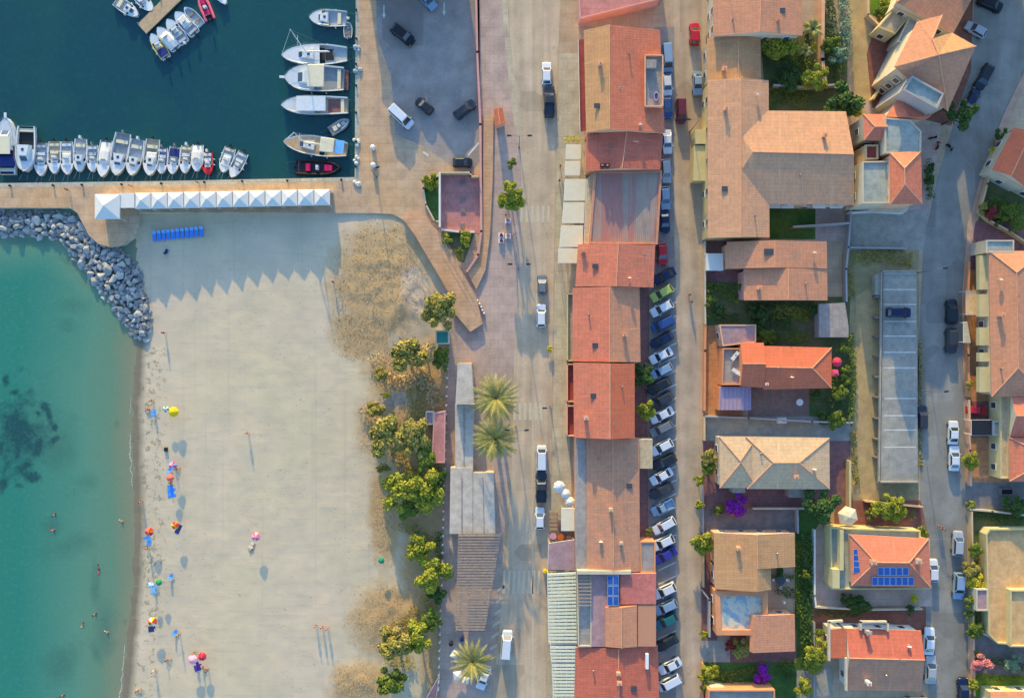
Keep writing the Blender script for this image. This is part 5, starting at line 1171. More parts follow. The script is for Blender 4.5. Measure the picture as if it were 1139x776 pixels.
        if 'hardtop' in extra: MB().box(-L*.06, 0, 2.55, L*.14, W*.42, .06, 0, 0, .94).build('hardtop', M['cream'], r); mast_posts(r, -L*.06, L*.12, W*.36, 1.2, 2.5)
        if 'longtop' in extra: MB().box(L*.03, 0, 2.2, L*.22, W*.4, .07, 0, 0, .96).build('hardtop', M['gel'], r); MB().box(-L*.3, 0, .62, L*.1, W*.34, .05).build('cockpit_mat', M['maroon'], r)
        if 'swim' in extra: MB().box(-L/2-.35, 0, .3, .4, W*.38, .06).build('swim_platform', M['maroon'], r)
        if 'bluestern' in extra: MB().box(-L*.28, 0, 1.4, L*.09, W*.46, .12, 0, 0, .94).build('stern_cover', M['navy'], r); MB().box(-L*.02, 0, 2.3, L*.15, W*.38, .07).build('hardtop', M['cream'], r); mast_posts(r, -L*.02, L*.13, W*.3, 1.3, 2.25)
        if 'pulpit' in extra: MB().box(L/2+.3, 0, 1.45, .5, .22, .05).build('pulpit', M['gel'], r)
        MB().box(-L*.42, 0, .75, .3, W*.36, .22).build('bench', M['cream'], r)
    elif kind == 'sail':
        hull(r, L, W, hm, .95, bow=.42, stern=.68, floor_m=fm, deck_m=dm, floor=.5, tf=.34, rim=.2)
        cabin(r, L*.0, L*.26, W*.26, .95, 1.35)
        mx, mh = (L*.1, 13.0) if 'tall' in extra else (L*.14, 9.5)
        m_ = MB().tube((mx, 0, 1.0), (mx, 0, mh), .1, .06, 8).tube((mx, -.8, mh*.62), (mx, .8, mh*.62), .04).build('mast', M['gel'], r)
        MB().tube((mx, 0, 2.2), (mx-L*.36, 0, 2.2), .09).build('boom', M['gel'], r); MB().tube((mx-.2, 0, 2.42), (mx-L*.34, 0, 2.4), .2, .14, 8).build('furled_sail', M['fabric_white' if 'tall' in extra else 'cream'], r)
        MB().tube((L/2-.1, 0, 1.2), (mx+.05, 0, mh*.97), .035 if 'tall' in extra else .09, None, 5).build('forestay', M['gel'], r)
        mb = MB()
        for s in (-1, 1): mb.tube((mx-.2, s*W*.44, 1.0), (mx, s*.7, mh*.62), .02, None, 4).tube((mx, s*.7, mh*.62), (mx, 0, mh*.96), .02, None, 4)
        mb.tube((-L/2+.2, 0, 1.0), (mx, 0, mh*.98), .02, None, 4); mb.build('rigging', M['steel'], r)
        rails(r, L, W, 1.15)
        if 'bimini' in extra: MB().box(-L*.22, 0, 2.6, L*.11, W*.36, .05, 0, 0, .92).build('bimini', M['cream'], r); mast_posts(r, -L*.22, L*.1, W*.33, .9, 2.58); MB().box(-L*.41, 0, 2.3, L*.07, W*.33, .05).build('stern_awning', M['sky_blue'], r); mast_posts(r, -L*.41, L*.06, W*.28, .9, 2.28)
        else: MB().box(-L*.2, 0, .62, L*.09, W*.26, .06).build('cockpit_sole', M['dark'], r); MB().box(-L*.3, 0, 1.1, .05, W*.12, .4).build('wheel_pedestal', M['steel'], r)
    if kind != 'dinghy' and group != PG:
        mb = MB(); bx = L/2 if group == SG else -L/2; sg = 1 if group == SG else -1
        for s in (-1, 1): mb.tube((bx-sg*.2, s*W*(.1 if group == SG else .35), .75), (bx+sg*1.5, s*W*.2, 1.5), .014, None, 4)
        mb.build('mooring_line', M['pole'], r)
    if kind in ('cabin', 'cruiser', 'open', 'sail'):
        for s in (-1, 1):
            for u in (.3, .55): MB().tube((-L/2+L*u, s*(hulf(u, W)+.12), .15), (-L/2+L*u, s*(hulf(u, W)+.12), .6), .11, .1, 8).build('fender', M[R.choice(['navy', 'white', 'white'])], r)
    return r
def cabin(r, x0, x1, hw, z0, z1):
    x0, x1 = min(x0, x1), max(x0, x1); k = x1-x0
    MB().loft([[(x0, -hw, z0), (x1, -hw*.6, z0), (x1, hw*.6, z0), (x0, hw, z0)], [(x0+.1, -hw*.88, z1), (x0+k*.62, -hw*.6, z1), (x0+k*.62, hw*.6, z1), (x0+.1, hw*.88, z1)]], True).build('cabin', M['gel'], r)
    fx = lambda v: x1+(x0+k*.62-x1)*v
    MB().face([(fx(.25)+.03, -hw*.5, z0+(z1-z0)*.27), (fx(.25)+.03, hw*.5, z0+(z1-z0)*.27), (fx(.85)+.03, hw*.48, z0+(z1-z0)*.87), (fx(.85)+.03, -hw*.48, z0+(z1-z0)*.87)], 0, True).build('windscreen', M['glass'], r)
    MB().box(x0+k*.3, 0, z1+.03, .22, .22, .03).build('hatch', M['glass'], r)
def mast_posts(r, x, hx, hy, z0, z1):
    mb = MB()
    for a in (-1, 1):
        for b in (-1, 1): mb.tube((x+a*hx, b*hy, z0), (x+a*hx*.95, b*hy*.96, z1), .03, None, 5)
    mb.build('top_frame', M['steel'], r)
def rails(r, L, W, z):
    T = [.45, .6, .75, .88, .97]; p = [(-L/2+L*t, -hulf(t, W)+.08, z+.45+.2*t) for t in T]; q = [(x, -y, zz) for x, y, zz in reversed(p)]
    mb = MB().path(p+q, .03, 5)
    for x, y, zz in p+q: mb.tube((x, y, zz-.55), (x, y, zz), .022, None, 4)
    mb.build('bow_rail', M['steel'], r)
PG = 'boats at the wooden pontoon'; SG = 'boats moored bow-in along the south quay'
boat('cabin', 141, 9, 27, 18, 31, 12.5, 'white boat with a small cabin left of the pontoon, stern to open water', group=PG)
boat('open', 160, 2, 14, 14, 28, 12.5, 'white open boat hard against the left side of the pontoon', group=PG)
boat('open', 176.5, 51, -17, -27, 31, 12, 'yellow trimmed white boat at the outer end of the pontoon', fm='cock_tan', extra=('yellow', 'blue_cover'), group=PG)
boat('open', 185.5, 42.5, -20, -23, 31, 13, 'fully covered white boat next to the yellow trimmed one', extra=('cover',), group=PG)
boat('open', 195.5, 34.5, -18, -24, 32, 13, 'white open boat with pale seats, middle of the pontoon boats', group=PG)
boat('open', 206, 25.5, -20, -22, 32, 14, 'broad covered white boat with a pointed bow, fourth from the pontoon end', extra=('bow_cover',), group=PG)
boat('dinghy', 214.5, 18, -20, -20, 26, 10.5, 'narrow grey floored dinghy between a covered boat and a pink one', extra=('nomotor',), group=PG)
boat('rib', 228, 8, -10, -24, 30, 11, 'pink and charcoal inflatable boat by the pontoon', 'pink', 'dark', 'magenta', group=PG)
boat('open', 244, -6, 14, 20, 26, 10, 'pale blue boat whose bow just enters at the top edge', 'gel', group=PG)
QG = 'boats moored to the east quay'
boat('cabin', 365, 20.5, -1, -.03, 42, 17, 'cream wheelhouse boat, northernmost on the east quay', fm='cock_grey', extra=('rail',), group=QG)
boat('dinghy', 387, 33, 0, -1, 17, 9, 'tiny white tender tied behind the cream wheelhouse boat', group=QG)
boat('sail', 350, 61.5, -1, .02, 73, 21, 'white sailing yacht with a tall mast, moored above the motor yacht', fm='cock_grey', extra=('tall',), group=QG)
boat('cruiser', 350, 88, -1, -.02, 66, 27, 'big white motor yacht with a cream hardtop between two long boats', fm='grey_deck', extra=('hardtop', 'pulpit', 'swim'), group=QG)
boat('cruiser', 350.5, 118, -1, 0, 74, 19, 'long narrow white launch with a maroon stern deck', fm='cock_tan', extra=('longtop',), group=QG)
boat('sail', 351, 162.5, -1, -.12, 71, 20, 'old wooden decked sailing yacht with a cream bimini and blue awning', 'gel', 'teak', 'teak', ('bimini',), QG)
boat('rib', 377.5, 140, 21, -13, 25, 10.5, 'grey inflatable boat tied between the launch and the wooden yacht', 'grey_deck', 'cock_grey', group=QG)
boat('rib', 354, 186.5, 1, .03, 51, 15.5, 'black inflatable boat with magenta cushions in the harbour corner', 'black', 'dark', 'magenta', group=QG)
SG = 'boats moored bow-in along the south quay'
boat('cruiser', 9, 163, 0, -1, 63, 20, 'large white cruiser with a navy stern cover at the left edge', fm='navy', extra=('bluestern', 'pulpit'), group=SG)
boat('cruiser', 30, 166.5, -.03, 1, 51, 20, 'white cruiser with a dark open cockpit beside the navy covered cruiser', fm='dark', extra=(), group=SG)
QS = [(45.5,177.5,37,14.5,0,'open',(),'white speedboat third from the left edge, right of the dark cockpit cruiser','cock_grey'),(60.5,175.5,36,13.5,0,'open',(),'white boat with a tan floor third in from the dark cockpit cruiser\'s side','cock_tan'),(74.5,176,37,14,.02,'open',('bow_cover',),'white boat with a covered middle left of two tilted open boats','cock_grey'),(89,173,37,14,-.05,'cabin',(),'white boat with a little cabin, short hull set furthest out','cock_grey'),
      (103,176.5,30,12,0,'open',(),'smallest white open boat before the large sunshade boat','cock_grey'),(116.5,177,41,14,-.12,'open',('cover',),'tilted white boat under a full cover, left of the largest open boat','cock_grey'),(133.5,172,48,18,-.17,'cabin',('rail',),'largest white motorboat of the line, wide stern and slim bow','grey_deck'),(150,175.5,41,16,-.18,'cabin',(),'tilted white cabin boat between the largest boat and the tan decked boat','cock_grey'),
      (168.5,175.5,41,16,-.1,'cabin',('bow_cover',),'white boat with a tan stern deck, right of the tilted cabin boat','cock_tan'),(180,179,29,12,-.05,'open',(),'white boat with a lilac grey cockpit, short, beside the tan decked boat','lilac'),(193,178.5,31,12.5,-.12,'open',('blue_cover',),'white boat with a navy patch in its stern','cock_grey'),(206.5,177.5,31,12.5,-.08,'open',(),'cream seated white boat two places left of the red boat','cock_tan'),(219.5,176,30,12.5,-.06,'open',('cover',),'covered white boat directly left of the red boat','cock_grey'),
      (231,182,25,11.5,.02,'open',(),'red hulled open boat with a cream floor','cock_tan'),(252,178,29,13,-.32,'open',('bow_cover',),'white tilted boat standing apart, right of the red boat','cock_grey'),(264,183.5,31,12.5,-.5,'open',(),'last boat of the line, strongly tilted with a blue grey floor','cock_grey')]
for x, y, l_, w_, tl, kd, ex, lab, fm in QS: boat(kd, x, y, tl, 1, l_, w_, lab, 'red' if 'red hulled' in lab else 'gel', fm, None, ex, SG)
# pontoon
r = thing('pontoon', 'short wooden pontoon running off the top edge between moored boats', 'pontoon', P(175, 16, SEA))
q = [P(x, y, SEA+.7)-r.location for x, y in [(153,27),(162.5,37.5),(240,-38),(229,-49)]]
MB().prism(q, .45, .7, 0, 0, True).build('deck', M['teak'], r); MB().prism(offset(q, .35), -.3, .45, 0, 0, True).build('float', M['conc_dark'], r)
for k in range(4):
    p = q[0].lerp(q[3], k/3+.01); p2 = q[1].lerp(q[2], k/3+.01)
    MB().tube((p.x, p.y, .5), (p.x, p.y, 1.0), .1, None, 6).build('bollard', M['steel'], r)
# ---------------------------------------------------------------- vegetation
def crown_mesh(seed, rad, flat_, n, leaf, m, lobes=9, name='crown'):
    r_ = random.Random(seed); mb = MB(); L = []
    for k in range(lobes):
        a = r_.uniform(0, 6.283); q = rad*r_.uniform(.2, .84); L.append((math.cos(a)*q, math.sin(a)*q, r_.uniform(-.25, .45)*rad*flat_, rad*r_.uniform(.2, .36)))
    L.append((0, 0, rad*flat_*.35, rad*.42))
    for i in range(n):
        x, y, z, q = r_.choice(L)
        d_ = Vector((r_.gauss(0, 1), r_.gauss(0, 1), r_.gauss(.35, 1))).normalized(); rr = q*(r_.random()**.35)*r_.uniform(.85, 1.1)
        p = Vector((x, y, z))+Vector((d_.x*rr, d_.y*rr, d_.z*rr*max(.6, flat_)))
        nn = (d_+Vector((r_.gauss(0, .6), r_.gauss(0, .6), r_.gauss(.4, .6)))).normalized(); u = nn.orthogonal().normalized(); v = nn.cross(u)
        a = r_.uniform(0, 6.28); u, v = u*math.cos(a)+v*math.sin(a), v*math.cos(a)-u*math.sin(a); s = leaf*r_.uniform(.6, 1.3)
        mb.face([p-u*s, p-v*s*.6, p+u*s, p+v*s*.6])
    return mb.mesh(name, M[m])
def trunk_mesh(seed, h, rad, crown_r):
    r_ = random.Random(seed); mb = MB(); mb.tube((0, 0, 0), (.1, .05, h*.55), rad, rad*.7, 7)
    for k in range(6):
        a = k*1.05+r_.uniform(-.3, .3); e = Vector((math.cos(a)*crown_r*.62, math.sin(a)*crown_r*.62, h*r_.uniform(.75, 1.0)))
        m_ = Vector((.1, .05, h*.5)).lerp(e, .5)+Vector((0, 0, .2)); mb.tube((.1, .05, h*.5), m_, rad*.5, rad*.35, 5).tube(m_, e, rad*.35, rad*.15, 5)
    return mb.mesh('trunk', M['bark'])
CM = {}
def crown(kind, size, v):
    k = (kind, size, v)
    if k not in CM:
        big = size == 'big'; CM[k] = crown_mesh(hash((kind == 'leaf_x', v, size == 'big', len(kind))) % 9999+v*7, 2.6 if big else 1.1, .75, 4200 if big else 1300, .215 if big else .14, kind, 16 if big else 8)
    return CM[k]
TM = {s: [trunk_mesh(3+k, 1.0*hh, rr, cr) for k in range(2)] for s, hh, rr, cr in (('big', 3.2, .2, 2.4), ('small', .9, .09, .9))}
NT_ = [0]
def tree(px, py, rp, kind, label, h=None, cat='tree', sy=1.0, group=None, name='tree'):
    rad = rp*1.28/S; size = 'big' if rad > 1.5 else 'small'; base = 2.6 if size == 'big' else 1.1; k = rad/base; NT_[0] += 1
    h = h or (3.2*min(1.1, max(.5, k)) if size == 'big' else .9*k); g = P(px, py, h); r = thing(name, label, cat, (g.x, g.y, -.02 if not (px < 497 and py > 235) else beach_z(px, py)), R.uniform(0, 6.28) if sy == 1 else 0, group)
    o = link('crown', crown(kind, size, NT_[0] % 3), r); o.location = (0, 0, h); o.scale = (k, k*sy, k*R.uniform(.85, 1.05))
    t_ = link('trunk', TM[size][NT_[0] % 2], r); t_.scale = (k, k, h/(3.2 if size == 'big' else .9)); return r
def hedge(pts, wd, h, kind, label, dens=26, leaf=.2, cat='hedge', name='hedge'):
    q = [P(x, y, 0) for x, y in pts]; m0 = q[len(q)//2]; r = thing(name, label, cat, m0); mb = MB(); r_ = random.Random(len(label)*7+int(pts[0][0]))
    for a, b in zip(q, q[1:]):
        e = b-a; L = e.length; nn = Vector((-e.y, e.x, 0)).normalized()
        for i in range(int(L*wd*dens)+10):
            t_ = r_.random(); off = r_.uniform(-.5, .5)*wd*(1+.3*noise.noise(Vector((t_*L*.8, wd, L)))); hh = h*(.75+.4*noise.noise(Vector((t_*L*.7, off, 3))))
            p = a+e*t_+nn*off-Vector(r.location); p.z = hh*(1-r_.random()**3*.9)
            u = Vector((r_.gauss(0, 1), r_.gauss(0, 1), r_.gauss(0, .7))).normalized(); v = u.cross(Vector((r_.gauss(0, .5), r_.gauss(0, .5), 1))).normalized(); s = leaf*r_.uniform(.6, 1.3)
            mb.face([p-u*s, p-v*s*.6, p+u*s, p+v*s*.6])
    mb.build('foliage', M[kind], r)
    sb = MB()
    for a, b in zip(q, q[1:]):
        for k in range(max(2, int((b-a).length/1.5))):
            p = a.lerp(b, (k+.5)/max(2, int((b-a).length/1.5)))-Vector(r.location); sb.tube((p.x, p.y, 0), (p.x, p.y, h*.7), .05, .03, 5)
    sb.build('stems', M['bark'], r); return r
B = 'bushy trees along the back of the beach'
for px, py, rp, kd, lab, sy in [
 (488,344,16,'leaf_olive','leafy green tree squeezed against the boardwalk',1.25),(452,388,22,'leaf_olive','olive tree with dry patches, left of the teal kiosk',.8),(472,390,12,'leaf_tan','rusty dry bush between the olive tree and the teal kiosk',1),(490,398,8,'leaf_green','green bush just below the teal kiosk',1.6),
 (428,476,21,'leaf_olive','rounded olive bush on the open sand, largest left of the hut',1.1),(418,456,11,'leaf_olive','pale low bush at the upper left of the rounded olive bush',.7),(459,486,14,'leaf_olive','upright greyish bush between the olive bush and the hut',1.6),(472,500,11,'leaf_green','green bush at the foot of the salmon hut',1.7),
 (447,548,19,'leaf_bright','left half of the brightest tree pair below the hut',1.0),(474,545,17,'leaf_bright','right half of the brightest tree pair, by the fence posts',1.1),(452,563,12,'leaf_green','darker tree in front of the brightest pair',.9),(487,530,8,'leaf_dark','dark bush behind the hut by the fence',1.2),
 (467,610,13,'leaf_bright','small round tree above a larger one by the fence',1.0),(479,639,17,'leaf_bright','full round bright tree pressed against the fence',1.0),(485,662,9,'leaf_dark','dark bush in the shade below the full round tree',.9),(478,690,11,'leaf_green','small green tree growing out of the dry grass by the fence',1.0),
 (464,708,14,'leaf_bright','bright part of the long olive thicket near the bottom',1.1),(440,716,18,'leaf_olive','olive thicket with dry twigs near the bottom of the beach',.9),(436,758,14,'leaf_green','round green tree at the bottom edge beside the red ramp',1.0),(425,519,9,'leaf_olive','low dry shrub alone on the sand below the olive bush',.5),(424,417,8,'leaf_olive','tiny yellowish shrub at the edge of the tan reeds',.9),(429,440,6,'leaf_yellow','tiny flat yellow shrub on the sand above the shaded hollow',.5)]:
    tree(px, py, rp, kd, lab, None, 'tree' if rp > 12 else 'bush', sy, B, 'tree' if rp > 12 else 'bush')
hedge([(424,421),(452,424),(480,418)], 2.4, 1.1, 'leaf_tan', 'long belt of tan reeds between the olive tree and the hut', 22, .25, 'reeds', 'reeds')
hedge([(462,412),(482,436),(486,452)], 2.6, 1.2, 'leaf_tan', 'brown dry reeds close to the fence above the hut', 20, .25, 'reeds', 'reeds')
# dry grass on the dunes: nobody could count it
mb = MB(); r_ = random.Random(5); k = 0
while k < 9000:
    x, y = r_.uniform(370, 490), r_.uniform(240, 776); d_ = max(ell(x, y, e) for e in DRY)
    if d_ < .2+.9*r_.random()-.4*nz(x, y, 14): continue
    k += 1; p = P(x, y, beach_z(x, y)); a = r_.uniform(0, 3.14); s = r_.uniform(.08, .2); u = Vector((math.cos(a)*s, math.sin(a)*s, 0)); le = Vector((r_.gauss(0, .12), r_.gauss(0, .12), r_.uniform(.04, .16)))
    mb.face([p-u*.5, p+u*.5, p+le+u*.15]); mb.face([p-u.cross(Vector((0, 0, .5))), p+u.cross(Vector((0, 0, .5))), p+le])
tag(mb.build('dry_grass', M['straw']), 'dry straw coloured grass over the sand mounds behind the beach', 'grass', kind='stuff')
V = 'garden trees'
for px, py, rp, kd, lab, h in [
 (567.5,213,9.5,'leaf_bright','upper crown of the roadside tree pair above the crosswalk',6),(564,221,9,'leaf_bright','left crown of the roadside tree clump beside the crosswalk',5.5),(574,222,9,'leaf_bright','right crown of the roadside tree clump beside the crosswalk',5.6),(569,181,5.5,'leaf_green','small roadside tree north of the tree clump',4.5),(612,389,3.6,'leaf_yellow','tiny yellow shrub on the kerb across from the balcony strip',.8),
 (479,202,8,'leaf_bright','bright bush at the top of the planting bed by the courtyard',1),(497,267,6,'leaf_bright','left bright bush at the south tip of the pink courtyard',1),(519,267,7,'leaf_bright','right bright bush at the south tip of the pink courtyard',1),(511,280,5,'leaf_green','small bush in the narrow point of the bed',.8),
 (716,420,9.5,'leaf_dark','dark courtyard tree at the back of the orange roofed building',2.5),(716,413,8,'leaf_dark','upper dark courtyard tree nearest the brown roof slope',2.3),(719,456,9,'leaf_bright','bright courtyard tree hanging over the slanted cars',2.8),(722,590,4.5,'leaf_green','little green bush in the back yard by the grey annex',1.2),
 (843,48,11,'leaf_green','tree at the corner of the salmon gabled house',3),(862,50,14,'leaf_bright','middle tree of the bright trio below the salmon house',3.2),(879,48,11,'leaf_bright','right tree of the bright trio below the salmon house',3),
 (906,86,13,'leaf_bright','round bright tree in the dark garden below the palms',3.2),(878,88,10,'leaf_dark','dark bush in the garden, left of the round bright tree',1.5),(938,112,17,'leaf_dark','big dark tree north of the wing of the L shaped house',4),(950,120,8,'leaf_bright','bright bush at the lower right of the big dark tree',2.5),(923,50,9,'leaf_green','green bush where the tall hedge ends',2),(933,62,9,'leaf_silver','silvery bush at the foot of the silvery hedge',2),
 (1068,128,13,'leaf_dark','round dark tree on the bend beside the navy hatchback',6),(980,14,8,'leaf_green','green bush on the alley lawn at the top',1.2),(984,3,6,'leaf_bright','bright lawn bush at the top beside the alley',1),(1033,188,7,'leaf_dark','upper dark shrub between the orange hip and the back road',1.5),(1033,203,7,'leaf_dark','lower dark shrub between the orange hip and the back road',1.5),(1053,118,7,'leaf_dark','dark shrub under the cross gabled house by the bend',1.2),
 (1116,152,8,'leaf_dark','dark bush at the corner of the lilac lean-to house',1.4),(1106,169,5,'leaf_yellow','yellowish shrub below the dark bush on the right bend',1),(1093,231,6,'leaf_olive','yellow green shrub at the left end of the reddish bushes',1.2),(1102,236,8,'leaf_red','reddish bush on the inside of the right bend',1.4),(1120,236,10,'leaf_green','green bush right of the reddish bush',1.6),(1130,246,9,'leaf_green','green bush at the right edge above the apartment house',1.5),
 (790,334,6,'leaf_green','green shrub by the scalloped wall in the orange houses\' garden',1.2),(800,346,7,'leaf_dark','dark shrub in the front garden behind the scalloped wall',1),(823,318,4,'leaf_green','climber at the wall of the double fronted house',2.2),(845,350,10,'leaf_dark','dark shrub at the centre of the shaded garden',1.4),(852,374,9,'leaf_green','green bush above the bright orange ridge',1.4),(838,366,6,'leaf_dark','little dark bush by the mauve flat roof',1.2),(905,345,6,'leaf_dark','dark bush beside the grey garden shed',1.2),
 (936,389,7,'leaf_green','green vine bush above the pink parasols',1.5),(940,412,7,'leaf_green','green vine bush right of the pink parasols',1.5),(934,438,9,'leaf_green','broad green vine bush below the pink parasols',1.5),(942,424,5,'leaf_bright','bright vine on the lot fence',1.5),(928,463,10,'leaf_green','spreading green bush south of the blue grey patio',1.2),(908,438,6,'leaf_dark','dark bush at the corner of the bright orange house',1.2),(914,464,7,'leaf_dark','dark low bush left of the spreading bush',1),
 (787,505,9,'leaf_olive','tall olive bush at the street corner of the villa',2.2),(788,521,8,'leaf_green','dark green bush below the olive bush at the villa corner',2),(778,535,6,'leaf_bright','small clipped ball tree by the villa drive',1.6),(778,562,6,'leaf_bright','small clipped ball tree by the bougainvillea',1.6),(819,561,10,'leaf_purple','vivid purple bougainvillea beside the villa drive',2),(813,571,4,'leaf_pink','pinkish sprig at the foot of the bougainvillea',1.2),(800,566,5,'leaf_green','low green shrub left of the bougainvillea',.8),
 (912,562,16,'leaf_dark','large dark green tree at the lower right corner of the villa',4),(782,604,11,'leaf_bright','bright feathery street tree beside the tan and grey house',2.8),(784,596,8,'leaf_olive','upper half of the feathery street tree',2.6),(983,563,12,'leaf_bright','left crown of the yellow green tree below the lot',2.6),(996,566,11,'leaf_bright','right crown of the yellow green tree below the lot',2.4),(1022,589,8.5,'leaf_green','clipped green bush at the back road corner of the solar house',1.6),(970,571,7,'leaf_green','bush right of the white hexagonal parasol',1.4),
 (894,640,7,'leaf_green','climber bush in the lawn beside the tan house',1.5),(868,636,5,'leaf_dark','dark shrub by the glass garden table',.8),(908,724,11,'leaf_bright','bright yellow green tree beside the red and brown house',3),(906,738,8,'leaf_bright','lower lobe tree of the yellow green tree',2.4),(895,763,9,'leaf_bright','small round tree on the concrete yard at the bottom',2.2),(825,722,11,'leaf_olive','bare tangled bush below the blue painted terrace',1.6),(812,718,7,'leaf_red','dark red bush left of the tangled bush',1.2),
 (786,748,8,'leaf_bright','bright shrub at the bottom street corner',1.4),(797,746,5,'leaf_bright','small bright shrub beside the bottom street corner',1),(784,764,7,'leaf_green','green shrub at the bottom edge by the street',1.2),(849,748,8,'leaf_purple','purple flowering shrub on the bottom lawn',1.2),(843,757,5,'leaf_purple','low purple flowers below the purple shrub',.6),(783,706,5,'leaf_bright','small bush at the foot of the lilac gate wall',1),
 (958,672,9,'leaf_dark','dark shrub in front of the solar house, left',1.2),(944,668,8,'leaf_dark','dark shrub near the corner of the cream wall',1),(1012,678,6,'leaf_dark','dark shrub by the cream wall near the back road',1),(1017,666,5,'leaf_yellow','yellow shrub on the white terrace corner by the back road',1),(911,704,6,'leaf_green','little bush by the cream parapet',1.2),
 (1080,512,8,'leaf_bright','bright round shrub on the orange patio',1.8),(1078,427,5,'leaf_olive','olive shrub on the apartment house terrace',1.2),(1128,562,11,'leaf_dark','dark green bush at the right edge above the ochre roof',1.6),(1080,562,5,'leaf_bright','yellow green tuft by the cream yard wall',.8),(1083,608,8,'leaf_green','green bush beside the ochre parapet',1.6),(1080,634,9,'leaf_olive','yellowish bush below the green one beside the ochre house',1.6),(1086,648,8,'leaf_yellow','bright yellow bush at the foot of the yellow wall',1.4),(1078,668,6,'leaf_green','bush left of the mauve porch roof',1.4),(1078,683,5,'leaf_green','small bush below the mauve porch roof',1.2),
 (1084,700,8,'leaf_green','round green bush north of the grey yard',1.5),(1092,736,9.5,'leaf_pink','pink flowering bush beside the street wall',1.6),(1126,737,8,'leaf_silver','silvery bare bush right of the pink flowering bush',1.4),(1086,728,5,'leaf_dark','dark shrub above the pink bush',1),(1083,762,7,'leaf_bright','bright shrub at the bottom right lawn corner',1.2),(1110,247,6,'leaf_dark','dark low bush under the reddish bush',.8)]:
    tree(px, py, rp, kd, lab, h, 'tree' if h >= 2 else 'bush', R.uniform(.85, 1.15), V, 'tree' if h >= 2 else 'bush')
hedge([(920,-20),(920,20),(921,62)], 1.7, 2.4, 'leaf_dark', 'tall dark hedge running down from the top edge', 34)
hedge([(934,-20),(936,30),(937,66)], 2.0, 2.6, 'leaf_silver', 'tall silvery hedge beside the alley', 34)
hedge([(895,592),(896,640),(895,690),(896,742)], 2.0, 1.6, 'leaf_dark', 'long dark hedge along the lawn east of the tan house', 26)
hedge([(789,752),(840,742)], .8, .6, 'leaf_green', 'low green hedge across the bottom lawn', 26)
hedge([(943,372),(947,410),(944,468)], 1.1, 1.7, 'leaf_green', 'ragged green hedge between the pink parasols and the lot', 34)
hedge([(828,343),(870,338),(905,340)], .9, 1.2, 'leaf_dark', 'dark hedge below the double fronted house', 30)
hedge([(858,92),(890,93)], 1.2, 1.4, 'leaf_dark', 'dark hedge along the pale wall of the dark garden', 30)
hedge([(632.5,342),(632.5,366)], .7, .9, 'leaf_green', 'upper strip of hedge outside the balcony strip', 30); hedge([(632.5,380),(633,404)], .7, .9, 'leaf_green', 'lower strip of hedge outside the balcony strip', 30)
hedge([(627,156),(648,156)], .9, 1.1, 'leaf_yellow', 'trough of yellow flowers north of the café awnings', 40, .14, 'flower trough', 'flower_trough')
hedge([(612,637),(640,637.5)], .5, .9, 'leaf_olive', 'thin planted strip between red terrace roof and striped canopy', 34)
